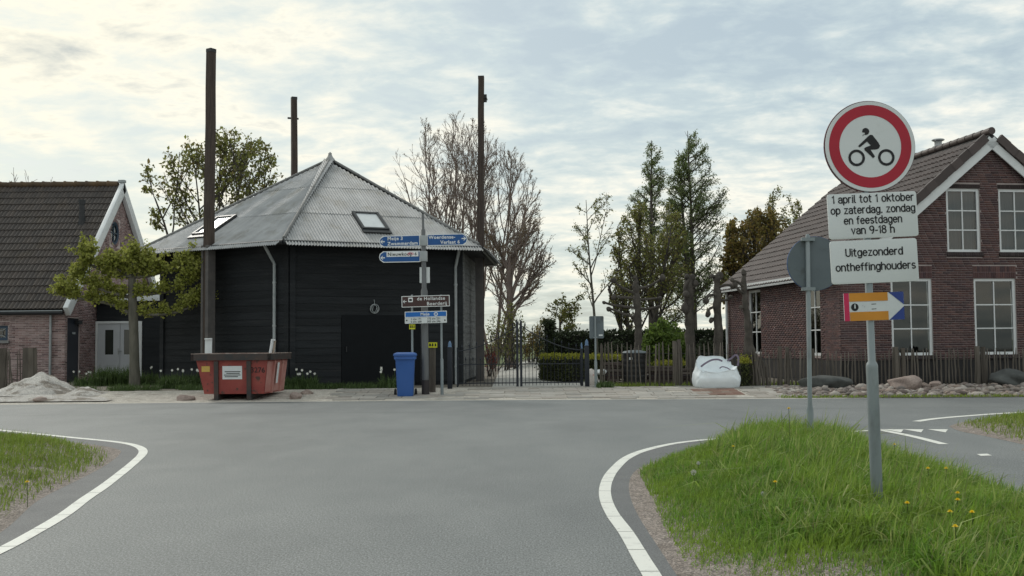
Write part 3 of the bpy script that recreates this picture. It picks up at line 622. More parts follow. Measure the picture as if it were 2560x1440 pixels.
class Wall:
    def __init__(s, p, u, n, poly): s.p, s.u, s.n, s.poly, s.op = Vector(p), Vector(u).normalized(), Vector(n).normalized(), poly, []
    def pt(s, u, z, d=0.0): q = s.p + s.u * u + s.n * d; return Vector((q.x, q.y, z))
    def uv(s, px, py):
        r = ray(px, py); o = Vector((0, 0, H)); q = o + r * ((s.p - o).dot(s.n) / r.dot(s.n)); return (q - s.p).dot(s.u), q.z
    def rect(s, x0, y0, x1, y1):
        xm, ym = (x0 + x1) / 2, (y0 + y1) / 2; return (s.uv(x0, ym)[0], s.uv(x1, ym)[0], s.uv(xm, y1)[1], s.uv(xm, y0)[1])
    def lim(s, z):                          # left and right edge of the (convex) outline at height z
        us = []; P = s.poly
        for (a, b), (c, d) in zip(P, P[1:] + P[:1]):
            if abs(d - b) < 1e-9:
                if abs(b - z) < 1e-6: us += [a, c]
            elif min(b, d) - 1e-6 <= z <= max(b, d) + 1e-6: us.append(a + (c - a) * (z - b) / (d - b))
        return (min(us), max(us)) if us else (0, 0)
    def backing(s, name, m, parent, thick=0.16):
        mb = MB(); zs = sorted({round(z, 5) for u, z in s.poly} | {round(q, 5) for o in s.op for q in o[2:4]}); zs = [z for z in zs if min(p[1] for p in s.poly) - 1e-6 <= z <= max(p[1] for p in s.poly) + 1e-6]
        for z0, z1 in zip(zs, zs[1:]):
            a0, b0 = s.lim(z0 + 1e-5); a1, b1 = s.lim(z1 - 1e-5); cur0, cur1 = a0, a1
            for o in sorted([o for o in s.op if o[2] <= z0 + 1e-4 and o[3] >= z1 - 1e-4]):
                mb.add([s.pt(cur0, z0), s.pt(o[0], z0), s.pt(o[0], z1), s.pt(cur1, z1)], [(0, 1, 2, 3)]); cur0 = cur1 = o[1]
            mb.add([s.pt(cur0, z0), s.pt(b0, z0), s.pt(b1, z1), s.pt(cur1, z1)], [(0, 1, 2, 3)])
        for u0, u1, z0, z1 in s.op:
            for a, b in (((u0, z0), (u0, z1)), ((u0, z1), (u1, z1)), ((u1, z1), (u1, z0)), ((u1, z0), (u0, z0))):
                mb.add([s.pt(*a, 0.012), s.pt(*b, 0.012), s.pt(*b, -thick), s.pt(*a, -thick)], [(0, 1, 2, 3)])
        return mb.build(name, m, parent)
    def bricks(s, bl, bh, jt, g, zmin=-9, skip=()):
        out_ = []; z = s.poly[0][1] if zmin == -9 else zmin; row = 0; top = max(p[1] for p in s.poly)
        while z + bh < top:
            a, b = s.lim(min(z + bh + 0.01, top - 1e-4)); a2, b2 = s.lim(z); a, b = max(a, a2), min(b, b2)
            u = a + (-(bl + jt) / 2 if row % 2 else 0)
            while u < b:
                l0, l1 = max(u, a), min(u + bl, b); segs = [(l0, l1)]
                for o in list(s.op) + list(skip):
                    if o[2] < z + bh and o[3] > z:
                        ns = []
                        for c, d in segs:
                            if o[1] <= c or o[0] >= d: ns.append((c, d)); continue
                            if o[0] - jt > c: ns.append((c, o[0] - jt * .5))
                            if o[1] + jt < d: ns.append((o[1] + jt * .5, d))
                        segs = ns
                for c, d in segs:
                    if d - c > 0.03: out_.append((s, (c + d) / 2, z + bh / 2, d - c))
                u += bl + jt
            z += bh + jt; row += 1
        return out_
def lay_bricks(items, house, m, bl, bh, g, vis, proud=0.012):
    """the 300 that show largest become bricks of their own, the rest one joined part"""
    full = [(w_.pt(u, z), i) for i, (w_, u, z, l) in enumerate(items) if abs(l - bl) < 0.004]
    sc = sorted([(p.length if vis(p) else 1e6 + p.length, i) for p, i in full]); own = {i for d, i in sc[:300]}
    mb = MB(); mb.obox((0, 0, 0), (bl / 2, 0, 0), (0, 0.03, 0), (0, 0, bh / 2)); bme = mb.mesh('brick'); bme.materials.append(m)
    VS, FS = [], []; f = np.array([q for q in MB.BF])
    for i, (w_, u, z, l) in enumerate(items):
        d = proud - 0.03 + g.uniform(-0.003, 0.003); p = w_.pt(u, z, d)
        if i in own:
            M4 = Matrix(((w_.u.x, -w_.n.x, 0, p.x), (w_.u.y, -w_.n.y, 0, p.y), (0, 0, 1, p.z), (0, 0, 0, 1))); piece('brick', bme, M4, house)
        else:
            a, b, c = w_.u * (l / 2), w_.n * 0.03, Vector((0, 0, bh / 2)); k = len(VS) * 8
            VS.append([p - a + b - c, p + a + b - c, p + a - b - c, p - a - b - c, p - a + b + c, p + a + b + c, p + a - b + c, p - a - b + c]); FS.append(f + k)
    o = obj('brickwork', npmesh('brickwork', np.array(VS, float).reshape(-1, 3), np.concatenate(FS)), m, house); tag(o, kind='stuff'); return o
def window(w_, rc, house, cols, rows, m, fw=0.075, bar=0.032, depth=0.05, curtain=0, name='window'):
    u0, u1, z0, z1 = rc; mb = MB(); d = -depth
    def bx(a, b, c, e, d0, d1, q): q.obox(w_.pt((a + b) / 2, (c + e) / 2, (d0 + d1) / 2), w_.u * ((b - a) / 2), w_.n * ((d1 - d0) / 2), (0, 0, (e - c) / 2))
    bx(u0, u0 + fw, z0, z1, d - .05, d + .02, mb); bx(u1 - fw, u1, z0, z1, d - .05, d + .02, mb)
    bx(u0 + fw, u1 - fw, z1 - fw, z1, d - .05, d + .018, mb); bx(u0 + fw, u1 - fw, z0, z0 + fw, d - .05, d + .018, mb)
    wo = mb.build(name, m, house)
    ou0, ou1, oz0, oz1 = u0 + fw, u1 - fw, z0 + fw, z1 - fw; cw, rh = (ou1 - ou0) / cols, (oz1 - oz0) / rows
    for c in range(1, cols):
        q = MB(); bx(ou0 + c * cw - bar / 2, ou0 + c * cw + bar / 2, oz0, oz1, d - .035, d + .008, q); q.build('glazing_bar', m, wo)
    for r in range(1, rows):
        q = MB(); bx(ou0, ou1, oz0 + r * rh - bar / 2, oz0 + r * rh + bar / 2, d - .033, d + .010, q); q.build('glazing_bar', m, wo)
    for c in range(cols):
        for r in range(rows):
            q = MB(); tl = random.uniform(-.002, .002)
            q.add([w_.pt(ou0 + c * cw, oz0 + r * rh, d - .015 + tl), w_.pt(ou0 + (c + 1) * cw, oz0 + r * rh, d - .015 - tl), w_.pt(ou0 + (c + 1) * cw, oz0 + (r + 1) * rh, d - .015 - tl), w_.pt(ou0 + c * cw, oz0 + (r + 1) * rh, d - .015 + tl)], [(0, 1, 2, 3)])
            q.build('pane', M['glass'], wo)
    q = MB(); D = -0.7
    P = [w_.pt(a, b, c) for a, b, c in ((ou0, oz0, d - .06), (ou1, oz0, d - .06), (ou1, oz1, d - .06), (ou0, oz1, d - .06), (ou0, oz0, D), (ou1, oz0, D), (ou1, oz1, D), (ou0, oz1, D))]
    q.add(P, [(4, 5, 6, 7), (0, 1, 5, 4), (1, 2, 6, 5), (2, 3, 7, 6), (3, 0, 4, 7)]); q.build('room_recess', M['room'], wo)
    if curtain:
        for (a, b) in ((ou0, ou0 + (ou1 - ou0) * (0.30 if curtain == 1 else 1.0)),) + (((ou1 - (ou1 - ou0) * 0.30, ou1),) if curtain == 1 else ()):
            q = MB(); n_ = 24; vs = []
            for i_ in range(n_ + 1):
                uu = a + (b - a) * i_ / n_; dd = d - .14 + 0.018 * math.sin(i_ * 1.9)
                vs += [w_.pt(uu, oz0 + .01, dd), w_.pt(uu, oz1, dd)]
            q.add(vs, [(2 * i_, 2 * i_ + 2, 2 * i_ + 3, 2 * i_ + 1) for i_ in range(n_)]); q.build('curtain', M['curtain'], wo, smooth=True)
    return wo
def brick_row(w_, u0, u1, z0, z1, house, m, bw, d0, tilt=0.0, name='brick'):
    n = max(1, int(round((u1 - u0) / bw))); bw = (u1 - u0) / n
    mb = MB(); up = Vector((0, 0, 1)); ax = (w_.n * math.sin(tilt) - up * math.cos(tilt) if tilt else up) * ((z1 - z0) / 2)
    no = (w_.n * math.cos(tilt) + up * math.sin(tilt)) if tilt else w_.n
    mb.obox((0, 0, 0), w_.u * (bw / 2 - 0.006), no * 0.045, ax); me = mb.mesh('brick'); fix_normals(me); me.materials.append(m)
    for i_ in range(n): piece(name, me, Matrix.Translation(w_.pt(u0 + (i_ + .5) * bw, (z0 + z1) / 2, d0)), house)
def tile_roof(house, o, u, v, n, nu, nv, tw, tl, rolls, m, own_vis, g, keep=None, amp=0.028, name='roof_tile'):
    """pantiles: o is the lower left corner, u along the eave, v up the slope, n out of the roof"""
    k = 5 * rolls; mb = MB(); th = 0.034; vs = []
    for j_ in range(k + 1):
        x = tw * j_ / k; hgt = amp * (0.5 - 0.5 * math.cos(2 * math.pi * (j_ / 5))) ** 0.8
        vs += [(x, -0.03, hgt - th), (x, -0.03, hgt), (x, tl, hgt * 0.92 - 0.030)]
    mb.add(vs, [f for j_ in range(k) for f in ((3 * j_, 3 * j_ + 3, 3 * j_ + 4, 3 * j_ + 1), (3 * j_ + 1, 3 * j_ + 4, 3 * j_ + 5, 3 * j_ + 2))])
    me = mb.mesh('roof_tile'); me.materials.append(m); me.shade_smooth(); me.set_sharp_from_angle(angle=R(50))
    Vb = np.array(mb.v); Fb = np.array(mb.f); items = []
    for r in range(nv):
        for c in range(nu):
            p = o + u * (c * tw) + v * (r * tl) + n * (0.035 + g.uniform(-.004, .005))
            if keep is None or keep(p + u * tw / 2): items.append((p, g.uniform(-.012, .012)))
    sc = sorted([(p.length if own_vis(p) else 1e6 + p.length, i) for i, (p, a) in enumerate(items)]); own = {i for d, i in sc[:300]}
    B = np.array([u, v, n]); VS, FS = [], []
    for i, (p, a) in enumerate(items):
        uu = (u + n * a).normalized()
        if i in own:
            nn = uu.cross(v); piece(name, me, Matrix(((uu.x, v.x, nn.x, p.x), (uu.y, v.y, nn.y, p.y), (uu.z, v.z, nn.z, p.z), (0, 0, 0, 1))), house)
        else: FS.append(Fb + len(VS) * len(Vb)); VS.append(Vb @ np.array([uu, v, n]) + np.array(p))
    if VS: so_ = obj('tile_field', npmesh('tile_field', np.concatenate(VS), np.concatenate(FS)), m, house, smooth=True); so_.data.set_sharp_from_angle(angle=R(50)); tag(so_, kind='stuff')
def infront(p):
    c = CM.transposed() @ (p - Vector((0, 0, H))); return c.z < 0 and abs(c.x / -c.z * F) < 1290 and abs(c.y / -c.z * F) < 730
gb = random.Random(5)
# ---------------------------------------------------------------- purple brick house on the right
hs = Vector((-0.1408, 0.990, 0)).normalized(); hg = Vector((hs.y, -hs.x, 0)); C0 = Vector((8.757, 28.8, 0)); HW, HL, HZ, EVZ, RDZ = 4.4, 8.85, 0.10, 3.22, 6.86
house = thing('brick_house', 'purple brown brick house with white framed windows and brown tiled gable roof', 'house', C0 + hg * HW + Vector((0, 0, HZ)))
PZ = 0.74
gable = Wall(C0, hg, -hs, [(0, PZ), (2 * HW, PZ), (2 * HW, EVZ), (HW, RDZ - 0.05), (0, EVZ)])
side = Wall(C0 + hs * HL, -hs, -hg, [(0, PZ), (HL, PZ), (HL, EVZ), (0, EVZ)])
W1, W2 = gable.rect(2228, 697, 2331, 887), gable.rect(2436, 695, 2541, 888); U1, U2 = gable.rect(2366, 471, 2450, 629), gable.rect(2497, 473, 2582, 632)
z0, z1 = (W1[2] + W2[2]) / 2, (W1[3] + W2[3]) / 2; W1, W2 = (W1[0], W1[1], z0, z1), (W2[0], W2[1], z0, z1)
z0u, z1u = (U1[2] + U2[2]) / 2, (U1[3] + U2[3]) / 2; U1, U2 = (U1[0], U1[1], z0u, z1u), (U2[0], U2[1], z0u, z1u)
S1, S2 = side.rect(2016, 720, 2052, 885), side.rect(1872, 722, 1903, 880)
S1, S2 = (S1[0], S1[1], z0, z1), (S2[0], S2[1], z0, z1)
gable.op = [W1, W2, U1, U2]; side.op = [S1, S2]
gable.backing('gable_wall', M['mortar_r'], house); side.backing('side_wall', M['mortar_r'], house)
mb = MB(); e = 0.0
mb.obox(gable.pt(HW, (PZ + HZ) / 2 - .05, -0.10), hg * (HW + .0), hs * 0.10, (0, 0, (PZ - HZ) / 2 + .05)); mb.obox(side.pt(HL / 2, (PZ + HZ) / 2 - .05, -0.10), hs * (HL / 2 - 0.0), hg * 0.103, (0, 0, (PZ - HZ) / 2 + .05)); mb.build('plinth', M['plinth'], house)
it = []; skips = []
for rc in (W1, W2): skips.append((rc[0] - .02, rc[1] + .02, rc[3], rc[3] + 0.34))
for rc in (U1, U2): skips.append((rc[0] - .02, rc[1] + .02, rc[3], rc[3] + 0.12))
sk2 = [(rc[0] - .03, rc[1] + .03, rc[2] - .12, rc[2]) for rc in (W1, W2, U1, U2)]
it = gable.bricks(0.206, 0.050, 0.0125, gb, PZ + .006, skips + sk2) + side.bricks(0.206, 0.050, 0.0125, gb, PZ + .006, [(rc[0] - .02, rc[1] + .02, rc[3], rc[3] + .12) for rc in (S1, S2)])
it = [q for q in it if not (q[0] is gable and q[1] > 7.2)]
lay_bricks(it, house, M['brick_r'], 0.206, 0.050, gb, lambda p: infront(p) and (p.x / p.y > .385 or p.x < 9.5))
for rc in (W1, W2):
    brick_row(gable, rc[0] - .02, rc[1] + .02, rc[3] + .005, rc[3] + .165, house, M['brick_r'], .066, -.028); brick_row(gable, rc[0] - .02, rc[1] + .02, rc[3] + .175, rc[3] + .335, house, M['brick_r'], .066, -.030)
for rc in (U1, U2): brick_row(gable, rc[0] - .02, rc[1] + .02, rc[3] + .005, rc[3] + .115, house, M['brick_dark'], .066, -.026)
for rc in (S1, S2): brick_row(side, rc[0] - .02, rc[1] + .02, rc[3] + .005, rc[3] + .115, house, M['brick_dark'], .066, -.026)
for rc in (W1, W2, U1, U2): brick_row(gable, rc[0] - .03, rc[1] + .06, rc[2] - .125, rc[2] - .01, house, M['brick_dark'], .066, .0, tilt=R(24))
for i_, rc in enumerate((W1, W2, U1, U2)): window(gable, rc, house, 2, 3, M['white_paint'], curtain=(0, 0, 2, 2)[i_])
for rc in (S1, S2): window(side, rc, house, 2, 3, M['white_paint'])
# roof of the right house
rise = RDZ - EVZ; sv = (hg * HW + Vector((0, 0, rise))).normalized(); sn = (-hg * rise + Vector((0, 0, HW))).normalized(); OV, OG = 0.38, 0.16
ps = C0 - hs * OG - sv * OV + Vector((0, 0, EVZ + .04)); slope_l = math.hypot(HW, rise) + OV; RL = HL + 0.55
back_o = ps + hs * RL
mb = MB(); mb.prism([ps, ps + hs * RL, ps + hs * RL + sv * slope_l, ps + sv * slope_l], -sn * 0.10)
sv2 = (-hg * HW + Vector((0, 0, rise))).normalized(); sn2 = (hg * rise + Vector((0, 0, HW))).normalized(); pr = C0 + hg * 2 * HW - hs * OG - sv2 * OV + Vector((0, 0, EVZ + .04))
mb.prism([pr, pr + sv2 * slope_l, pr + sv2 * slope_l + hs * RL, pr + hs * RL], -sn2 * 0.10)
rroof = mb.build('roof', M['plinth'], house)
tile_roof(house, back_o, -hs, sv, sn, int(RL / 0.215), int(slope_l / 0.325), 0.215, 0.325, 1, M['tile_r'], infront, gb, amp=0.045)
rp = C0 + hg * HW + Vector((0, 0, RDZ + .10)) - hs * OG
for i_ in range(int(RL / 0.40)):
    mb = MB(); mb.tube([rp + hs * (i_ * .40 - .03), rp + hs * ((i_ + 1) * .40)], [0.105, 0.09], 10); mb.build('ridge_tile', M['tile_r'], rroof, smooth=True)
for sgn, vv, nn, pp in ((1, sv, sn, ps), (-1, sv2, sn2, pr)):      # barge boards, verge tiles, eaves
    q0 = pp + nn * -0.12 - hs * 0.02
    mb = MB(); mb.prism([q0, q0 + vv * slope_l, q0 + vv * slope_l - nn * .22, q0 - nn * .22], hs * 0.045); mb.build('barge_board', M['white_paint'], rroof)
    for r in range(int(slope_l / 0.325)):
        c = pp + vv * (r * .325 + .1625) - hs * 0.035 + nn * (0.005 + .012 * (r % 2)); mb = MB(); mb.obox(c, hs * 0.05, vv * 0.172, nn * 0.115); mb.build('verge_tile', M['tile_r'], rroof)
f0 = C0 - hg * 0.33 + Vector((0, 0, EVZ - .26)); mb = MB(); mb.prism([f0, f0 + hs * (RL - .2), f0 + hs * (RL - .2) + Vector((0, 0, .17)), f0 + Vector((0, 0, .17))], hg * 0.05); mb.build('fascia_board', M['white_paint'], rroof)
mb = MB(); mb.prism([f0 + Vector((0, 0, .01)), f0 + hs * (RL - .2) + Vector((0, 0, .01)), f0 + hs * (RL - .2) + hg * .36 + Vector((0, 0, .01)), f0 + hg * .36 + Vector((0, 0, .01))], (0, 0, .02)); mb.build('soffit', M['white_paint'], rroof)
dp0 = side.pt(0.10, EVZ - .2, .09); mb = MB(); mb.tube([dp0, Vector((dp0.x, dp0.y, 1.6)), Vector((dp0.x, dp0.y, .1))], .045, 10); mb.build('downpipe', M['white_paint'], house, smooth=True)
fl = at(2346, 380, 33.2); mb = MB(); mb.lathe([(0.10, -.5), (0.10, .12), (0.17, .14), (0.17, .17), (0.11, .19), (0.11, .30), (0.12, .33), (0.19, .36), (0.19, .385), (.16, .40)], 16, fl); mb.build('flue', M['steel'], rroof, smooth=True)
# ---------------------------------------------------------------- old farmhouse on the left
LX, LY, LW, LE, LR, LZ = -14.88, 36.0, 4.8, 2.74, 7.36, 0.10
farm = thing('farmhouse', 'old pale brick farmhouse with dark mossy pantile roof and white gable trim', 'house', (LX - 3, LY + LW, LZ))
fw_ = Wall((-22.5, LY, 0), (1, 0, 0), (0, -1, 0), [(0, LZ), (22.5 + LX, LZ), (22.5 + LX, LE), (0, LE)])
gw = Wall((LX, LY, 0), (0, 1, 0), (1, 0, 0), [(0, LZ), (2 * LW, LZ), (2 * LW, LE), (LW, LR - .06), (0, LE)])
sw = fw_.rect(-34, 814, 20, 851); dd = (0.10, 1.12, LZ, 2.26)
ru, rz = gw.uv(287, 583); rr = 0.44; rw = (ru - rr, ru + rr, rz - rr, rz + rr)
fw_.op = [sw]; gw.op = [dd, rw]
fw_.backing('front_wall', M['mortar_l'], farm); gw.backing('gable_wall', M['mortar_l'], farm)
it = fw_.bricks(0.205, 0.042, 0.0155, gb, LZ + .01, [(sw[0] - .05, sw[1] + .05, sw[3], sw[3] + .13)]) + gw.bricks(0.205, 0.042, 0.0155, gb, LZ + .01, [(rw[0] - .1, rw[1] + .1, rw[2] - .1, rw[3] + .1)])
it = [q for q in it if q[0].pt(q[1], q[2]).x > -18.2]
def ring_fill():                             # bricks set radially round the round window
    mb = MB(); mb.obox((0, 0, 0), (0.03, 0, 0), (0, 0.032, 0), (0, 0, 0.055)); me = mb.mesh('brick'); me.materials.append(M['brick_l'])
    for q in range(36):
        a = 2 * math.pi * q / 36; c = gw.pt(ru + math.cos(a) * (rr + .05), rz + math.sin(a) * (rr + .05), -.02)
        rad_ = Vector((0, math.cos(a), math.sin(a))); tan_ = Vector((0, -math.sin(a), math.cos(a))); nx_ = Vector((1, 0, 0))
        piece('brick', me, Matrix(((0, nx_.x, 0, c.x), (tan_.y, 0, rad_.y, c.y), (tan_.z, 0, rad_.z, c.z), (0, 0, 0, 1))), farm)
ring_fill()
lay_bricks(it, farm, M['brick_l'], 0.205, 0.042, gb, lambda p: infront(p) and p.z > 0.75, 0.010)
# corners between the round opening and its square hole
mb = MB(); n_ = 40
for q in range(n_):
    a0, a1 = 2 * math.pi * q / n_, 2 * math.pi * (q + 1) / n_
    def sqp(a): c, s = math.cos(a), math.sin(a); k_ = (rr + .01) / max(abs(c), abs(s)); return (ru + c * k_, rz + s * k_)
    mb.add([gw.pt(*sqp(a0), -.004), gw.pt(*sqp(a1), -.004), gw.pt(ru + math.cos(a1) * rr * .99, rz + math.sin(a1) * rr * .99, -.004), gw.pt(ru + math.cos(a0) * rr * .99, rz + math.sin(a0) * rr * .99, -.004)], [(0, 1, 2, 3)])
mb.build('round_surround', M['mortar_l'], farm)
mb = MB(); P_ = [gw.pt(ru + math.cos(a) * rr * .93, rz + math.sin(a) * rr * .93, -.05) for a in np.linspace(0, 2 * math.pi, 33)]; mb.tube(P_, 0.055, 8, cap=False); rwin = mb.build('round_window', M['blue_frame'], farm, smooth=True)
for s in ((0, 1), (1, 0)):
    q = MB(); q.obox(gw.pt(ru, rz, -.05), Vector((0.02, 0, 0)), Vector((0, rr * .93 if s[0] == 0 else .02, 0)), (0, 0, rr * .93 if s[0] else .02)); q.build('glazing_bar', M['blue_frame'], rwin)
q = MB(); q.add([gw.pt(ru + math.cos(a) * rr * .93, rz + math.sin(a) * rr * .93, -.06) for a in np.linspace(0, 2 * math.pi, 33)[:-1]], [tuple(range(32))]); q.build('pane', M['glass'], rwin)
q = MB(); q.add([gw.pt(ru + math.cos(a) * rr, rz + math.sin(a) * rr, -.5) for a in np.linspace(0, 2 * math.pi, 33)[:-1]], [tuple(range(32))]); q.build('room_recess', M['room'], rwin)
# small arched window in the front wall: blue frame with a bent glazing bar
wo = window(fw_, sw, farm, 1, 1, M['blue_frame'], fw=.10, depth=.06)
um, zm = (sw[0] + sw[1]) / 2, (sw[2] + sw[3]) / 2; hu, hz_ = (sw[1] - sw[0]) / 2 - .10, (sw[3] - sw[2]) / 2 - .10
q = MB(); pts = [fw_.pt(um + a * hu * .62, zm + b * hz_ * .55, -.045) for a, b in ((-1, -1), (1, -1), (1, 1), (-1, 1), (-1, -1))]; q.tube(pts, .014, 6)
for a, b in ((-1, -1), (1, -1), (1, 1), (-1, 1)): q.tube([fw_.pt(um + a * hu * .62, zm + b * hz_ * .55, -.045), fw_.pt(um + a * hu, zm + b * hz_, -.045)], .014, 6)
q.build('glazing_bar', M['zinc'], wo)
mb = MB(); mb.obox(fw_.pt(um, sw[2] - .05, .03), (hu + .16, 0, 0), (0, .06, 0), (0, 0, .045)); mb.build('window_sill', mat('stone_sill', (0.22, 0.22, 0.22), rough=.9), farm)
brick_row(fw_, sw[0] - .05, sw[1] + .05, sw[3] + .01, sw[3] + .12, farm, M['brick_l'], .062, -.035)
mb = MB(); mb.obox(gw.pt((dd[0] + dd[1]) / 2, (dd[2] + dd[3]) / 2, -.05), (0.025, 0, 0), (0, (dd[1] - dd[0]) / 2, 0), (0, 0, (dd[3] - dd[2]) / 2)); do = mb.build('door', M['navy_door'], farm)
mb = MB(); mb.obox(gw.pt(.66, 1.75, .0), (0.008, 0, 0), (0, .13, 0), (0, 0, .035)); mb.build('letter_plate', M['zinc'], do)
mb = MB(); mb.obox(gw.pt(.95, 2.12, .05), (0.07, 0, 0), (0, .16, 0), (0, 0, .07)); mb.build('door_lamp', M['iron'], farm)
# roof
rise = LR - LE; sv = Vector((0, LW, rise)).normalized(); sn = Vector((0, -rise, LW)).normalized(); OV = 0.32; slope_l = math.hypot(LW, rise) + OV
e0 = Vector((-22.7, LY, LE + .03)) - sv * OV; RLn = LX + 22.7 + 0.05
mb = MB(); mb.prism([e0, e0 + Vector((RLn, 0, 0)), e0 + Vector((RLn, 0, 0)) + sv * slope_l, e0 + sv * slope_l], -sn * .10)
sv2 = Vector((0, -LW, rise)).normalized(); sn2 = Vector((0, rise, LW)).normalized(); e2 = Vector((-22.7, LY + 2 * LW, LE + .03)) - sv2 * OV
mb.prism([e2, e2 + sv2 * slope_l, e2 + sv2 * slope_l + Vector((RLn, 0, 0)), e2 + Vector((RLn, 0, 0))], -sn2 * .10)
lroof = mb.build('roof', M['plinth'], farm)
tw = 0.285; nu = int(RLn / tw); tile_roof(farm, e0 + Vector((RLn - nu * tw - .02, 0, 0)), Vector((1, 0, 0)), sv, sn, nu, 18, tw, slope_l / 18, 2, M['tile_l'], infront, gb, amp=0.042)
rp = Vector((LX, LY + LW, LR + .09))
for i_ in range(18):
    mb = MB(); mb.tube([rp - Vector((i_ * .41 + .05, 0, 0)), rp - Vector((i_ * .41 + .38, 0, -.005)), rp - Vector((i_ * .41 + .40, 0, 0)), rp - Vector((i_ * .41 + .47, 0, 0))], [.11, .115, .14, .14], 10); mb.build('ridge_tile', M['ridge_l'], lroof, smooth=True)
for vv, nn, pp in ((sv, sn, e0), (sv2, sn2, e2)):     # white windboards up the gable
    q0 = pp + Vector((RLn - .02, 0, 0)) + nn * 0.10
    mb = MB(); mb.prism([q0 - vv * .05, q0 + vv * (slope_l + .10), q0 + vv * (slope_l + .0) - nn * .36, q0 - nn * .36 - vv * .05], (0.16, 0, 0)); mb.build('windboard', M['white_paint'], lroof, bevel=.01)
q0 = rp + Vector((.09, 0, .10)); mb = MB(); mb.obox(q0, (.12, 0, 0), (0, .10, 0), (0, 0, .05)); mb.build('gable_cap', M['zinc'], lroof)
g0 = e0 + Vector((0, -.02, -.13)); mb = MB(); mb.tube([g0, g0 + Vector((RLn - .05, 0, 0))], .065, 8); mb.build('gutter', M['gutter'], lroof, smooth=True)
mb = MB(); mb.tube([g0 + Vector((0, -.05, .065)), g0 + Vector((RLn - .05, -.05, .065))], .018, 6); mb.build('gutter_rim', M['zinc'], lroof, smooth=True)
t_ = at(127, 775, LY - .10); mb = MB(); mb.tube([(t_.x, LY - .1, LE - .1), (t_.x, LY - .1, 1.4), (t_.x, LY - .1, .1)], .042, 10); mb.lathe([(.05, -.03), (.052, .03)], 10, (t_.x, LY - .1, .62)); mb.build('downpipe', M['zinc'], farm, smooth=True)
vp = at(206, 556, LY + 3.15); b_ = vp; mb = MB(); mb.tube([b_ - Vector((0, 0, .15)), b_ + Vector((0, -.05, .25)), b_ + Vector((0, -.05, .80))], [.17, .10, .09], 12); mb.lathe([(.12, .66), (.12, .82)], 12, b_ + Vector((0, -.05, 0))); mb.build('roof_vent', M['iron'], lroof, smooth=True)
# ---------------------------------------------------------------- white-door porch between farmhouse and barn
AY = 38.5; ax0, ax1 = LX + 0.02, at(384, 880, AY).x
porch = thing('entrance_porch', 'flat roofed porch with pale double door between farmhouse and black barn', 'porch', ((ax0 + ax1) / 2, AY, LZ))
ztop = at(300, 733, AY).z; zfas = at(300, 753, AY).z; dz1 = at(300, 803, AY).z; dx0, dx1 = at(238, 880, AY).x, at(354, 880, AY).x
M['grey_door'] = mat('grey_white_door', (0.50, 0.52, 0.55), (0.46, 0.48, 0.51), rough=.45, scale=2)
mb = MB(); mb.box(ax0, ax1 + .3, AY + .12, AY + 4, LZ, zfas - .02); mb.build('wall', M['tar'], porch)
mb = MB(); mb.box(ax0, ax1 + .25, AY - .15, AY + 4.2, zfas, ztop); mb.build('fascia', M['white_paint'], porch, bevel=.01)
mb = MB(); mb.box(dx1 + .05, ax1 + .3, AY + .0, AY + .12, LZ, zfas - .02); mb.build('side_panel', M['tar'], porch)
fr = MB(); fr.box(dx0, dx0 + .08, AY, AY + .10, LZ, dz1); fr.box(dx1 - .16, dx1, AY, AY + .10, LZ, dz1); fr.box(dx0 + .08, dx1 - .16, AY, AY + .10, dz1 - .08, dz1)
fr.build('door_frame', M['white_paint'], porch)
dm = dx0 + .08 + (dx1 - dx0 - .24) * .56
for a, b, (wa, wb) in ((dx0 + .085, dm - .006, (.32, .70)), (dm + .006, dx1 - .165, (.22, .62))):
    W_ = b - a; za, zb = LZ + .02, dz1 - .085; w0, w1, v0, v1_ = a + W_ * wa, a + W_ * wb, 1.0, zb - .22
    q = MB(); y0, y1 = AY + .03, AY + .075
    q.box(a, w0, y0, y1, za, zb); q.box(w1, b, y0, y1, za, zb); q.box(w0, w1, y0, y1, za, v0); q.box(w0, w1, y0, y1, v1_, zb); dl = q.build('door_leaf', M['grey_door'], porch)
    q = MB(); q.box(w0, w1, AY + .05, AY + .056, v0, v1_); q.build('pane', mat('door_glass', (0.03, 0.035, 0.03), rough=.08, spec=.6), dl)
    if a < dm - .1:
        q = MB(); q.box(b - .07, b - .03, AY + .015, AY + .03, 1.0, 1.22); q.tube([(b - .05, AY + .0, 1.12), (b + .09, AY - .02, 1.12)], .012, 6); q.build('handle', M['steel'], dl)

# ================================================================== pavement, driveway, sand
go = random.Random(9)
pv_pts = [(x, edge_y(x) + 0.03) for x in np.arange(-4.4, 7.21, 0.4)]
def ground_patch(name, x0, x1, y0f, y1f, m, dz, nx=40, ny=10, label=None):
    V = []; 
    for j_ in range(ny + 1):
        for i_ in range(nx + 1):
            x = x0 + (x1 - x0) * i_ / nx; a, b = y0f(x), y1f(x); y = a + (b - a) * j_ / ny; V.append((x, y, float(gz(x, y)) + dz))
    i_, j_ = np.meshgrid(np.arange(ny), np.arange(nx), indexing='ij'); k = (i_ * (nx + 1) + j_).ravel()
    return tag(obj(name, npmesh(name, np.array(V), np.stack([k, k + 1, k + nx + 2, k + nx + 1], 1)), m, smooth=True), label, kind='structure')
GATE_Y = 28.9
pav = ground_patch('pavement', -4.6, 7.4, lambda x: edge_y(x) + .0, lambda x: 28.6, M['sand'], 0.004, label='sandy pavement bed between the road and the gate')
y = 24.62; row = 0
smesh = {}
def slab_mesh(w_, d_, m):
    k = (round(w_, 3), round(d_, 3), m.name)
    if k not in smesh:
        mb = MB(); mb.box(-w_ / 2, w_ / 2, -d_ / 2, d_ / 2, -.03, .012); me = mb.mesh('paving_slab'); me.materials.append(m); smesh[k] = me
    return smesh[k]
cnt = 0
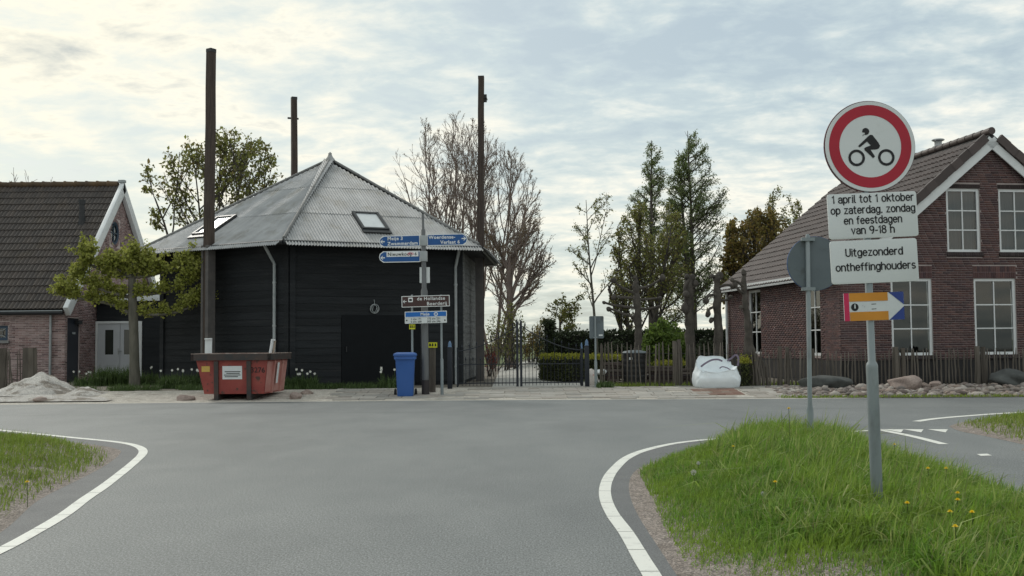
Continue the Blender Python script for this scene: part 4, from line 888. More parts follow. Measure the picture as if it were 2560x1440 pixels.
while y < 28.2:
    d_ = 0.40; x = -4.4 + (row % 2) * 0.25
    while x < 7.2:
        w_ = 0.60 if x < 2.4 else 0.45
        brickish = 4.3 < x < 5.4 and 25.4 < y < 26.8
        if edge_y(x) + .1 < y - d_ / 2 and not (-3.3 < x < -1.2 and y > 26.6) and not brickish and go.random() > (0.28 if -2.6 < x < -.5 else 0.03) and cnt < 292:
            z = float(gz(x, y)) + .008; sl2 = (float(gz(x, y + .2)) - float(gz(x, y - .2))) / .4
            M4 = Matrix.Translation((x + w_ / 2, y, z + go.uniform(-.006, .004))) @ Matrix.Rotation(math.atan(sl2) + go.uniform(-.008, .008), 4, 'X') @ Matrix.Rotation(go.uniform(-.01, .01), 4, 'Z')
            piece('paving_slab', slab_mesh(w_ - .022, d_ - .022, M['slab']), M4, pav); cnt += 1
        x += w_
    y += d_; row += 1
for i_ in range(5):
    for j_ in range(9):
        x, yy = 4.45 + i_ * .22, 25.45 + j_ * .105 * 1.4
        piece('paving_brick', slab_mesh(.20, .13, M['clinker']), Matrix.Translation((x, yy, float(gz(x, yy)) + .01)), pav)
for x in np.arange(-3.4, 7.3, 1.0):          # kerb stones along the road edge
    pass
drive = ground_patch('driveway', -.55, 3.0, lambda x: 28.6, lambda x: 50.0, M['concrete'], 0.008, 16, 30, 'pale concrete driveway behind the gate')
ground_patch('sandy_strip', -24, -4.5, lambda x: edge_y(x) + .0, lambda x: 28.2, M['sand'], 0.003, 50, 10, 'pale sandy strip beside the road')
# heap of sand
M['sand_wet'] = mat('heaped_sand', (0.36, 0.34, 0.32), (0.47, 0.45, 0.42), rough=.95, scale=3, bump=1.0, bscale=16, c3=(0.20, 0.175, 0.15), s3=1.8, lo3=.5, hi3=.58, speck=.3, sscale=40)
def heap(name, label, px, py, Y, wpx, hpx, dep, seed, m, skew=0.0):
    gg = np.random.default_rng(seed); c = at(px, py, Y); sc_ = Y / F; W_, Hh = wpx * sc_ / 2, hpx * sc_; z0 = float(gz(c.x, Y)) - .02
    n = 46; V = []; ph = gg.uniform(0, 6, 12)
    for j_ in range(n + 1):
        for i_ in range(n + 1):
            a, b = 2 * i_ / n - 1, 2 * j_ / n - 1; r2 = math.hypot(a, b); f = 1.15 * max(0, 1 - r2 ** 1.6) ** 1.1 * .85
            w_ = .16 * math.sin(a * 4 + ph[0] + b * 2) + .13 * math.sin(b * 5 + ph[1] - a * 3) + .09 * math.sin(a * 9 + ph[2]) * math.sin(b * 8 + ph[3]) + .05 * math.sin(a * 17 + b * 13 + ph[4]); f *= (1 + w_); f += (0.035 * math.sin(a * 23 + ph[5]) * math.sin(b * 19 + ph[6]) if f > .05 else 0)
            V.append((c.x + (a + skew * f) * W_, Y + b * dep, z0 + Hh * f * 1.05))
    i_, j_ = np.meshgrid(np.arange(n), np.arange(n), indexing='ij'); k = (i_ * (n + 1) + j_).ravel()
    t = tag(obj(name, npmesh(name, np.array(V), np.stack([k, k + 1, k + n + 2, k + n + 1], 1)), m, smooth=True), label, 'heap'); return t
heap('sand_heap', 'large pale heap of sand below the farmhouse wall', 95, 966, 27.6, 215, 40, 1.3, 3, M['sand_wet'])
heap('sand_heap', 'low spread of sand beside the road left of the skip', 110, 985, 25.9, 380, 10, .9, 6, M['sand_wet'])
heap('sand_heap', 'small sand mound beside the daffodil leaves', 215, 972, 27.0, 110, 16, .7, 8, M['sand_wet'])

# ================================================================== stones
M['stone_warm'] = mat('field_stone', (0.26, 0.21, 0.19), rough=.9, bump=.6, bscale=30, rcols=[(0.17, 0.15, 0.14), (0.30, 0.25, 0.22), (0.22, 0.19, 0.18), (0.42, 0.38, 0.34), (0.14, 0.11, 0.10), (0.34, 0.27, 0.23)], rnd=.2)
M['boulder_pink'] = mat('pink_boulder', (0.24, 0.185, 0.165), (0.31, 0.25, 0.22), rough=.85, scale=3, bump=.5, bscale=20, speck=.25, sscale=50)
M['boulder_dark'] = mat('dark_boulder', (0.055, 0.058, 0.058), (0.10, 0.105, 0.10), rough=.85, scale=3, bump=.7, bscale=14)
def rock_mesh(seed, sub=2, rough=.22, flat_=.6, facet=False):
    gg = np.random.default_rng(seed); bm = bmesh.new(); bmesh.ops.create_icosphere(bm, subdivisions=sub, radius=1)
    K = gg.normal(0, 1, (7, 3)); ph = gg.uniform(0, 6, 7); am = gg.uniform(.3, 1, 7)
    for v in bm.verts:
        p = np.array(v.co); d = sum(a * math.sin(1.9 * (k @ p) + q) for a, k, q in zip(am, K, ph)) / 3.5; v.co = v.co * (1 + rough * d); v.co.z *= flat_
    if facet:                                # broken faces: cut the lump by a few planes, then roughen
        for q in range(9):
            nv = Vector(gg.normal(0, 1, 3)).normalized(); lim_ = gg.uniform(.72, .95)
            for v in bm.verts:
                e_ = v.co.dot(nv) - lim_
                if e_ > 0: v.co -= nv * e_ * .9
        for v in bm.verts: v.co *= 1 + .018 * math.sin(v.co.x * 23 + 1) * math.sin(v.co.y * 19) + gg.normal(0, .006)
    me = bpy.data.meshes.new('stone'); bm.to_mesh(me); bm.free(); me.shade_smooth(); return me
def boulder(label, px, py, Y, wpx, hpx, dep, seed, m, name='boulder'):
    c = at(px, py, Y); s = Y / F; me = rock_mesh(seed, 4, .34, 1.0, True); me.materials.append(m)
    o = obj(name, me, None); zb = float(gz(c.x, Y)); o.location = (c.x, Y, zb + hpx * s * .32); o.scale = (wpx * s / 2, dep, hpx * s * .72); return tag(o, label, 'boulder' if name == 'boulder' else 'stone')
boulder('broad dark grey boulder behind the left end of the pebble bed', 2062, 964, 26.9, 140, 30, .45, 21, M['boulder_dark'])
boulder('smooth pinkish brown boulder in the pebble bed', 2266, 968, 26.4, 90, 34, .4, 22, M['boulder_pink'])
boulder('flat topped dark slab boulder in front of the fence at the right', 2525, 958, 27.0, 130, 40, .5, 23, M['boulder_dark'])
boulder('brown lump of stone next to the pinkish boulder', 2340, 970, 26.6, 34, 15, .2, 24, M['boulder_pink'])
boulder('long rounded stone at the road edge left of the skip', 466, 996, 25.3, 46, 14, .18, 25, M['boulder_pink'], 'kerb_stone')
boulder('pale rounded stone at the road edge right of the skip', 738, 990, 25.4, 34, 15, .17, 26, M['boulder_pink'], 'kerb_stone')
boulder('small pale stone behind its neighbour right of the skip', 768, 981, 26.4, 28, 12, .15, 27, M['boulder_pink'], 'kerb_stone')
boulder('low brown stone in the sand at the far left', 100, 1000, 25.2, 42, 13, .2, 28, M['boulder_pink'], 'kerb_stone')
bed = ground_patch('stone_bed', 6.3, 15.5, lambda x: edge_y(x) + .12, lambda x: 27.6, M['yard'], 0.006, 30, 8, 'earth bed of the pebble border')
rm = []
for q in range(9): me = rock_mesh(40 + q, 1 if q else 2, .25, .7); me.materials.append(M['stone_warm']); rm.append(me)
n_st = 0
for q in range(1500):
    x = go.uniform(6.4, 13.2); yy = go.uniform(edge_y(x) + .45, 27.1); dens = .9 if x > 7.4 else .55
    px = 1280 + x / yy * F
    if px > 2585 or go.random() > dens: continue
    s = go.uniform(.045, .11) * (1.25 if go.random() < .12 else 1); lift = .05 * math.sin(min(1, (yy - edge_y(x) - .4) / 1.6) * 3.14)
    if n_st < 295:
        o = piece('stone', rm[q % 9], Matrix.Translation((x, yy, float(gz(x, yy)) + s * .35 + lift * go.random())) @ Matrix.Rotation(go.uniform(0, 6.3), 4, 'Z') @ Matrix.Rotation(go.uniform(-.4, .4), 4, 'X') @ Matrix.Diagonal((s * go.uniform(.8, 1.5), s, s * go.uniform(.7, 1.1), 1)), bed); n_st += 1
# the pebbles too small to pick apart, as one mass
base_v = np.array([v.co for v in rm[1].vertices]); base_f = np.array([list(p.vertices) for p in rm[1].polygons]); VS, FS = [], []; gq = np.random.default_rng(31)
for q in range(1600):
    x = gq.uniform(6.3, 14.8); yy = gq.uniform(edge_y(x) + .38, 27.2); s = gq.uniform(.03, .065)
    a = gq.uniform(0, 6.3); Rm = np.array([[math.cos(a), -math.sin(a), 0], [math.sin(a), math.cos(a), 0], [0, 0, 1]]); FS.append(base_f + len(VS) * len(base_v)); VS.append((base_v * np.array([s * gq.uniform(.8, 1.5), s, s * .8])) @ Rm.T + np.array([x, yy, float(gz(x, yy)) + s * .3]))
tag(obj('pebbles', npmesh('pebbles', np.concatenate(VS), np.concatenate(FS)), M['stone_warm'], bed), kind='stuff')

# ================================================================== skip
M['skip_red'] = mat('skip_red_paint', (0.235, 0.040, 0.034), (0.29, 0.065, 0.052), rough=.55, scale=2.5, c3=(0.085, 0.04, 0.032), s3=6, lo3=.57, hi3=.63, bump=.25, bscale=12)
M['skip_pale'] = mat('skip_pale_red', (0.38, 0.15, 0.13), (0.46, 0.24, 0.21), rough=.6, scale=3, c3=(0.13, 0.055, 0.04), s3=4, lo3=.62, hi3=.7)  # paler red for the right end panel and its ribs
M['skip_rim'] = mat('skip_rim_paint', (0.035, 0.035, 0.036), (0.07, 0.045, 0.038), rough=.55, scale=4, c3=(0.10, 0.055, 0.035), s3=6, lo3=.62, hi3=.72)
M['skip_edge'] = mat('worn_edge', (0.35, 0.30, 0.27), (0.16, 0.10, 0.08), rough=.7, scale=9)
SKY_ = 25.15; s0 = at(483, 990, SKY_).x; s1 = at(676, 990, SKY_).x; sL = s1 - s0; sz = 0.03
skip = thing('waste_skip', 'dented red open waste skip with dark rim beside the barn', 'skip', ((s0 + s1) / 2, SKY_ + .9, sz), rot=(0, 0, R(-3)))
W2_, D2 = sL / 2, 0.9; zt, zb = 1.06, 0.13
def sk(x, y, z): return (x, y, z)
bl, br, fl_, fb = -W2_ + .28, W2_ - .10, -D2 + .05, D2 - .05    # floor outline
mb = MB(); t = .03
topo = [(-W2_ + .06, -D2), (W2_ - .0, -D2), (W2_ - .0, D2), (-W2_ + .06, D2)]; boto = [(bl, -D2 + .04), (br, -D2 + .04), (br, D2 - .04), (bl, D2 - .04)]
topi = [(x * .965, y * .965) for x, y in topo]; boti = [(x * .95, y * .95) for x, y in boto]
vs = [(x, y, zb) for x, y in boto] + [(x, y, zt) for x, y in topo] + [(x, y, zt) for x, y in topi] + [(x, y, zb + .05) for x, y in boti]
fs = [(3, 2, 1, 0)] + [(i_, (i_ + 1) % 4, 4 + (i_ + 1) % 4, 4 + i_) for i_ in range(4)] + [(4 + i_, 4 + (i_ + 1) % 4, 8 + (i_ + 1) % 4, 8 + i_) for i_ in range(4)] + [(8 + i_, 8 + (i_ + 1) % 4, 12 + (i_ + 1) % 4, 12 + i_) for i_ in range(4)] + [(12, 13, 14, 15)]
mb.add(vs, fs); mb.build('body', M['skip_red'], skip)
mb = MB()
for (a, b) in zip(topo, topo[1:] + topo[:1]):
    A, B = Vector((*a, zt - .075)), Vector((*b, zt - .075)); d = (B - A).normalized(); nn = Vector((d.y, -d.x, 0)); mb.obox((A + B) / 2 + nn * .035, (B - A) / 2 + d * .068, nn * .033, (0, 0, .075))
mb.build('rim', M['skip_rim'], skip)
mb = MB()
for (a, b) in zip(topo, topo[1:] + topo[:1]):
    A, B = Vector((*a, zt + .004)), Vector((*b, zt + .004)); d = (B - A).normalized(); nn = Vector((d.y, -d.x, 0)); mb.obox((A + B) / 2 + nn * .02, (B - A) / 2 + d * .06, nn * .05, (0, 0, .007))
mb.build('rim_edge', M['skip_edge'], skip)
def front_pt(x, z, d=0.0): f = (z - zb) / (zt - zb); return Vector((x, -D2 + .04 * (1 - f) - d, z))
kx = lambda px: -W2_ + (px - 483) / (676 - 483) * sL
for px in (545, 628):
    x = kx(px) + (.0); mb = MB(); mb.prism([front_pt(x - .05, -.03), front_pt(x + .05, -.03), front_pt(x + .05, zt - .17), front_pt(x - .05, zt - .17)], (0, -.055, 0)); mb.build('rib', M['skip_rim'], skip)
    mb = MB(); mb.box(x - .055, x + .055, -D2 + .02, D2 - .02, -.03, zb + .005); mb.build('runner', M['skip_rim'], skip)
for yv in (-.35, .35):
    def ept(y, z, d=0): f = (z - zb) / (zt - zb); return Vector((br + (W2_ - br) * f + d, y, z))
    mb = MB(); mb.prism([ept(yv - .05, zb), ept(yv + .05, zb), ept(yv + .05, zt - .17), ept(yv - .05, zt - .17)], (.05, 0, 0)); mb.build('end_rib', M['skip_pale'], skip)
mb = MB(); mb.add([ept(-D2 + .05, zb + .03, .006), ept(D2 - .06, zb + .03, .006), ept(D2 - .02, zt - .18, .006), ept(-D2 + .02, zt - .18, .006)], [(0, 1, 2, 3)]); mb.build('end_panel', M['skip_pale'], skip)
M['label_white'] = mat('paper_label', (0.66, 0.69, 0.70), (0.60, 0.63, 0.64), rough=.6, scale=10, c3=(0.3, 0.3, 0.3), s3=20, lo3=.66, hi3=.72)
M['label_yellow'] = mat('yellow_label', (0.62, 0.42, 0.08), (0.50, 0.34, 0.10), rough=.6, scale=14)
M['ink'] = mat('black_ink', (0.012, 0.012, 0.014), rough=.6)
mb = MB(); mb.add([ept(-.18, .35, .062), ept(-.02, .35, .062), ept(-.02, zt - .22, .062), ept(-.18, zt - .22, .062)], [(0, 1, 2, 3)]); mb.build('reflective_strip', M['label_white'], skip)
def flabel(px0, px1, z0_, z1_, m, name):
    mb = MB(); x0, x1 = kx(px0), kx(px1); mb.add([front_pt(x0, z0_, .006), front_pt(x1, z0_, .006), front_pt(x1, z1_, .006), front_pt(x0, z1_, .006)], [(0, 1, 2, 3)]); return mb.build(name, m, skip)
zy = lambda py: H + (858 - py) * SKY_ / F
lb = flabel(560, 610, zy(945), zy(912), M['label_white'], 'white_label')
for k_, (a, b) in enumerate(((566, 606), (570, 604), (564, 606), (566, 600))):
    zz = zy(927 + k_ * 4.2); mb = MB(); mb.add([front_pt(kx(a), zz, .009), front_pt(kx(b), zz, .009), front_pt(kx(b), zz + .018, .009), front_pt(kx(a), zz + .018, .009)], [(0, 1, 2, 3)]); mb.build('print_line', M['ink'], lb)
flabel(507, 528, zy(926), zy(912), M['label_yellow'], 'yellow_label')
text('number', '3276', .17, M['ink'], skip, facing(front_pt(kx(650), zy(923), .007), (1, 0, -.02), (0, 0, 1)), bold=.012)
# what sticks out of the skip
t = thing('white_board', 'white rectangular board standing in the skip at the left', 'board', at(521, 890, 26.3)); c = at(521, 868, 26.3)
mb = MB(); mb.obox(c - Vector((0, 0, .18)), (.085, 0, .0), (0, .012, .0), (0, .02, .40)); mb.build('board', M['label_white'], t)
mb = MB(); mb.obox(c + Vector((0, -.02, .20)), (.088, 0, .0), (0, .016, .0), (0, .0, .012)); mb.build('edge_strip', M['white_paint'], t)
M['timber'] = mat('raw_timber', (0.38, 0.32, 0.26), (0.30, 0.24, 0.19), rough=.85, scale=6, stretch=(6, 6, .6))
t = thing('door_frame_offcut', 'pale timber frame offcut leaning out of the skip at the right', 'timber', at(678, 890, 25.9)); c0_, c1_ = at(673, 900, 25.9), at(681, 849, 26.0)
mb = MB(); mb.beam(c0_, c1_, .035, .06); mb.build('upright', M['white_paint'], t)
mb = MB(); mb.beam(c1_ - Vector((.02, 0, .0)), c1_ + Vector((.07, 0.0, -.012)), .05, .035); mb.build('cross_piece', M['white_paint'], t)
mb = MB(); mb.beam(c0_ + Vector((.06, .05, 0)), c1_ + Vector((.055, .05, -.02)), .03, .04); mb.build('lath', M['timber'], t)
t = boulder('dark rubble piled inside the skip', 585, 905, 26.0, 150, 30, .7, 61, M['boulder_dark'], 'rubble'); t.location.z = .85; t['category'] = 'rubble'

# ================================================================== blue wheelie bin
M['bin_blue'] = mat('blue_plastic', (0.028, 0.10, 0.33), (0.035, 0.115, 0.37), rough=.42, scale=2, spec=.5)
M['rubber'] = mat('black_rubber', (0.015, 0.015, 0.016), rough=.7)
BY = 25.55; bc = at(1011, 995, BY)
bin_ = thing('wheelie_bin', 'blue plastic two-wheeled bin standing at the road edge', 'bin', (bc.x, BY + .25, .02), rot=(0, 0, R(4)))
def rrect(hx, hy, z, r=.05, y0=0):
    o_ = []
    for cxs, cys, a0 in ((1, 1, 0), (-1, 1, 90), (-1, -1, 180), (1, -1, 270)):
        for a in (0, 30, 60, 90): o_.append((cxs * (hx - r) + r * math.cos(R(a0 + a)), y0 + cys * (hy - r) + r * math.sin(R(a0 + a)), z))
    return o_
def loft(secs, cap0=True, cap1=True):
    mb = MB(); n = len(secs[0]); vs = [p for s in secs for p in s]; fs = [(i_ * n + j_, i_ * n + (j_ + 1) % n, (i_ + 1) * n + (j_ + 1) % n, (i_ + 1) * n + j_) for i_ in range(len(secs) - 1) for j_ in range(n)]
    if cap0: fs.append(tuple(reversed(range(n))))
    if cap1: fs.append(tuple((len(secs) - 1) * n + j_ for j_ in range(n)))
    mb.add(vs, fs); return mb
loft([rrect(.185, .20, .03), rrect(.19, .21, .06), rrect(.225, .255, .86), rrect(.235, .265, .90), rrect(.26, .285, .905), rrect(.26, .285, .975)]).build('body', M['bin_blue'], bin_, smooth=True)
ld = loft([rrect(.275, .30, .982, .06), rrect(.278, .305, 1.0, .06), rrect(.27, .295, 1.035, .07), rrect(.20, .22, 1.065, .08)]).build('lid', M['bin_blue'], bin_, smooth=True)
mb = MB(); mb.tube([(-.22, .33, 1.0), (.22, .33, 1.0)], .016, 8); mb.build('handle', M['bin_blue'], ld, smooth=True)
mb = MB(); mb.box(-.19, .19, -.315, -.295, .905, .93); mb.build('front_lip', M['bin_blue'], bin_)
for s in (-1, 1):
    mb = MB(); mb.tube([(s * .215, .20, .10), (s * .225, .20, .10), (s * .262, .20, .10), (s * .27, .20, .10)], [.07, .10, .10, .07], 18); wh = mb.build('wheel', M['rubber'], bin_, smooth=True)
    mb = MB(); mb.tube([(s * .27, .20, .10), (s * .278, .20, .10)], .045, 12); mb.build('hub', M['iron'], wh)

# ================================================================== sign plates
M['galv'] = mat('galvanised_steel', (0.20, 0.235, 0.25), (0.26, 0.29, 0.30), rough=.48, scale=4, metal=.25, c3=(0.17, 0.19, 0.20), s3=6, lo3=.55, hi3=.7, stretch=(1, 1, .4))
M['galv_dark'] = mat('dull_steel_post', (0.11, 0.115, 0.12), (0.15, 0.155, 0.16), rough=.55, scale=5, stretch=(1, 1, .3))
M['sign_back'] = mat('sign_back', (0.11, 0.135, 0.15), (0.13, 0.155, 0.17), rough=.6, scale=3, c3=(0.06, 0.065, 0.06), s3=4, lo3=.55, hi3=.75)
M['plate_white'] = mat('reflective_white', (0.68, 0.71, 0.71), (0.63, 0.66, 0.66), rough=.4, scale=2, c3=(0.48, 0.49, 0.46), s3=3, lo3=.62, hi3=.85)
M['sign_red'] = mat('reflective_red', (0.40, 0.008, 0.028), rough=.4)
M['sign_blue'] = mat('signpost_blue', (0.010, 0.085, 0.28), rough=.4)
M['sign_brown'] = mat('tourist_brown', (0.060, 0.028, 0.026), rough=.45)
M['street_blue'] = mat('street_blue', (0.010, 0.14, 0.48), rough=.4)
M['orange'] = mat('route_orange', (0.60, 0.25, 0.025), rough=.5); M['route_blue'] = mat('route_blue', (0.025, 0.055, 0.25), rough=.5); M['pink'] = mat('route_pink', (0.55, 0.02, 0.09), rough=.5)
M['hi_yellow'] = mat('hi_vis_yellow', (0.62, 0.62, 0.02), rough=.5)
M['letter_white'] = mat('letter_white', (0.78, 0.80, 0.80), rough=.5)
def rplate(hw, hh, r, y0, y1):
    o_ = []
    for cxs, cys, a0 in ((1, 1, 0), (-1, 1, 90), (-1, -1, 180), (1, -1, 270)):
        for a in (0, 30, 60, 90): o_.append((cxs * (hw - r) + r * math.cos(R(a0 + a)), y0, cys * (hh - r) + r * math.sin(R(a0 + a))))
    mb = MB(); mb.prism(o_, (0, y1 - y0, 0)); return mb
def shift(mb, c, rot=0.0):
    cs, sn_ = math.cos(rot), math.sin(rot); mb.v = [(c[0] + x * cs - z * sn_, c[1] + y, c[2] + x * sn_ + z * cs) for x, y, z in mb.v]; return mb
def disc(r, y0, y1, n=64, r_in=0):
    mb = MB()
    if r_in:
        P = [(math.cos(2 * math.pi * i_ / n), math.sin(2 * math.pi * i_ / n)) for i_ in range(n)]
        vs = [(c * r, y0, s * r) for c, s in P] + [(c * r_in, y0, s * r_in) for c, s in P]; mb.add(vs, [(i_, n + i_, n + (i_ + 1) % n, (i_ + 1) % n) for i_ in range(n)]); return mb
    mb.prism([(math.cos(2 * math.pi * i_ / n) * r, y0, math.sin(2 * math.pi * i_ / n) * r) for i_ in range(n)], (0, y1 - y0, 0)); return mb
def poly2(pts, y): mb = MB(); mb.add([(x, y, z) for x, z in pts], [tuple(range(len(pts)))]); return mb
FX = lambda c, rot=0.0: facing(c, (math.cos(rot), 0, math.sin(rot)), (-math.sin(rot), 0, math.cos(rot)))

# ---- traffic-sign lettering: round-ended strokes of one width, drawn glyph by glyph
def _arc(cx, cy, rx, ry, a0, a1, n=12): return [(cx + rx * math.cos(R(a0 + (a1 - a0) * i_ / n)), cy + ry * math.sin(R(a0 + (a1 - a0) * i_ / n))) for i_ in range(n + 1)]
XH = .72; _o = _arc(.25, .36, .25, .36, 0, 360, 24)
GLY = {'o': (.50, [_o]), 'n': (.46, [[(0, 0), (0, XH)], [(0, .45)] + _arc(.23, .46, .23, .26, 180, 0) + [(.46, 0)]]), 'u': (.46, [[(0, XH), (0, .26)] + _arc(.23, .26, .23, .26, 180, 360) + [(.46, XH)], [(.46, .3), (.46, 0)]]),
 'h': (.46, [[(0, 0), (0, 1)], [(0, .45)] + _arc(.23, .46, .23, .26, 180, 0) + [(.46, 0)]]), 'r': (.30, [[(0, 0), (0, XH)], _arc(.22, .48, .22, .23, 180, 75, 8)]),
 'd': (.48, [_arc(.24, .36, .24, .36, 0, 360, 24), [(.48, 0), (.48, 1)]]), 'b': (.48, [_arc(.24, .36, .24, .36, 0, 360, 24), [(0, 0), (0, 1)]]), 'p': (.48, [_arc(.24, .36, .24, .36, 0, 360, 24), [(0, -.28), (0, XH)]]),
 'g': (.48, [_arc(.24, .36, .24, .36, 0, 360, 24), [(.48, XH), (.48, -.05)] + _arc(.25, -.05, .23, .22, 0, -150, 10)]), 'a': (.45, [_arc(.22, .50, .22, .22, 160, 0, 10) + [(.44, 0)], [(.44, .40), (.2, .40)] + _arc(.2, .2, .2, .2, 90, 270, 10) + [(.28, 0)] + _arc(.28, .16, .16, .16, 270, 350, 6)]),
 'e': (.48, [[(.01, .38), (.48, .38)] + _arc(.24, .36, .24, .36, 5, 318, 22)]), 't': (.30, [[(.10, .95), (.10, .16)] + _arc(.24, .16, .14, .16, 180, 280, 6), [(-.04, XH), (.28, XH)]]), 'f': (.30, [[(.10, 0), (.10, .80)] + _arc(.26, .80, .16, .2, 180, 80, 6), [(-.04, XH - .04), (.28, XH - .04)]]),
 'i': (.06, [[(.03, 0), (.03, XH)], [(.03, .93), (.03, .96)]]), 'l': (.14, [[(.02, 1), (.02, .14)] + _arc(.14, .14, .12, .14, 180, 270, 5)]), 'k': (.44, [[(0, 0), (0, 1)], [(.40, XH), (.02, .30)], [(.15, .42), (.44, 0)]]), 'z': (.42, [[(.02, XH - .01), (.40, XH - .01), (.01, .01), (.42, .01)]]),
 'v': (.44, [[(0, XH), (.22, 0), (.44, XH)]]), 's': (.42, [_arc(.21, .53, .19, .18, 35, 270, 12) + _arc(.21, .18, .20, .18, 90, -145, 12)]), 'U': (.54, [[(0, 1), (0, .27)] + _arc(.27, .27, .27, .27, 180, 360) + [(.54, 1)]]),
 '1': (.20, [[(.0, .80), (.17, .98), (.17, 0)]]), '9': (.50, [_arc(.25, .70, .25, .29, 0, 360, 24), [(.5, .70)] + _arc(.22, .62, .28, .62, 0, -80, 10)]), '8': (.50, [_arc(.25, .27, .25, .27, 0, 360, 22), _arc(.25, .77, .21, .23, 0, 360, 20)]),
 '-': (.28, [[(.02, .38), (.26, .38)]]), ',': (.10, [[(.05, .03), (.04, -.06)]]), ' ': (.22, [])}
def stroke_text(txt, wd=.16, gap=.20):
    V_, F_, x = [], [], 0.0
    def disc_(p, n=8):
        b_ = len(V_); V_.extend([(p[0] + wd / 2 * math.cos(2 * math.pi * i_ / n), p[1] + wd / 2 * math.sin(2 * math.pi * i_ / n), 0) for i_ in range(n)]); F_.append(tuple(b_ + i_ for i_ in range(n)))
    for ch in txt:
        w_, S = GLY[ch]
        for s_ in S:
            P = [Vector((x + a, b_, 0)) for a, b_ in s_]; b0 = len(V_); closed = (P[0] - P[-1]).length < 1e-4; m_ = len(P)
            for i_, p in enumerate(P):
                a = P[i_ - 1] if i_ else (P[-2] if closed else P[0]); c_ = P[i_ + 1] if i_ < m_ - 1 else (P[1] if closed else P[-1])
                d1 = (p - a).normalized() if (p - a).length > 1e-6 else (c_ - p).normalized(); d2 = (c_ - p).normalized() if (c_ - p).length > 1e-6 else d1
                mv = d1 + d2; mv = mv.normalized() if mv.length > .3 else d2; nn = Vector((-mv.y, mv.x, 0)); sc_ = min(1.6, 1 / max(.4, nn.dot(Vector((-d1.y, d1.x, 0)))))
                ext = Vector((0, 0, 0)) if closed or 0 < i_ < m_ - 1 else (-d2 if i_ == 0 else d1) * wd * .35
                V_.append(tuple(p + ext + nn * wd / 2 * sc_)); V_.append(tuple(p + ext - nn * wd / 2 * sc_))
            for i_ in range(m_ - 1): F_.append((b0 + 2 * i_, b0 + 2 * i_ + 1, b0 + 2 * i_ + 3, b0 + 2 * i_ + 2))
        x += w_ + gap
    x -= gap; mb = MB(); mb.add([(a - x / 2, b_ - .40, c_) for a, b_, c_ in V_], F_); return mb.mesh('lettering')
# ---- no-motorcycles sign, nearest to the camera; its own frame: origin at the foot
SY = 7.12; k_ = SY / F; foot = at(2196, 1300, SY); zf = float(vz(np.array([[foot.x, SY, 0]]), VR, .13, .9)[0])
ts = thing('traffic_sign', 'round red and white no-motorcycles sign with text plates on grey post', 'sign', (foot.x, SY, zf - .3), rot=(0, R(-0.75), R(2)))
TX, TZ = 2196, 0
lean_ = math.tan(R(-.75))
def loc(px, py):                            # photo pixel -> sign frame (x, z)
    p = at(px, py, SY); z = p.z - (zf - .3); return ((p.x - foot.x) - lean_ * z, z)
zsh = loc(2187, 922)[1]
mb = MB(); mb.lathe([(.038, 0), (.038, zsh - .0), (.038, zsh + .02), (.034, zsh + .035), (.0245, zsh + .05), (.0245, loc(2172, 270)[1])], 20); mb.build('post', M['galv'], ts, smooth=True)
cx_, cz_ = loc(2171.5, 368); d0 = -.030
shift(disc(.300, d0 + .012, d0), (cx_, 0, cz_)).build('disc', M['plate_white'], ts, smooth=False)
shift(disc(.306, d0 + .022, d0 + .010), (cx_, 0, cz_)).build('disc_rim', mat('sign_rim', (0.10, 0.03, 0.04), rough=.5), ts)
shift(disc(.276, d0 - .0015, 0, 64, .207), (cx_, 0, cz_)).build('red_ring', M['sign_red'], ts)
# pictogram: rider on two wheels
s_ = .3 / 111.0; pm_ = lambda x, z: (cx_ + (x - 2171.5) * s_, cz_ - (z - 368) * s_)
for wx in (2136.5, 2210):
    a, b = pm_(wx, 396); shift(disc(20.5 * s_, d0 - .0025, 0, 36, 14.2 * s_), (a, 0, b)).build('wheel_mark', M['ink'], ts)
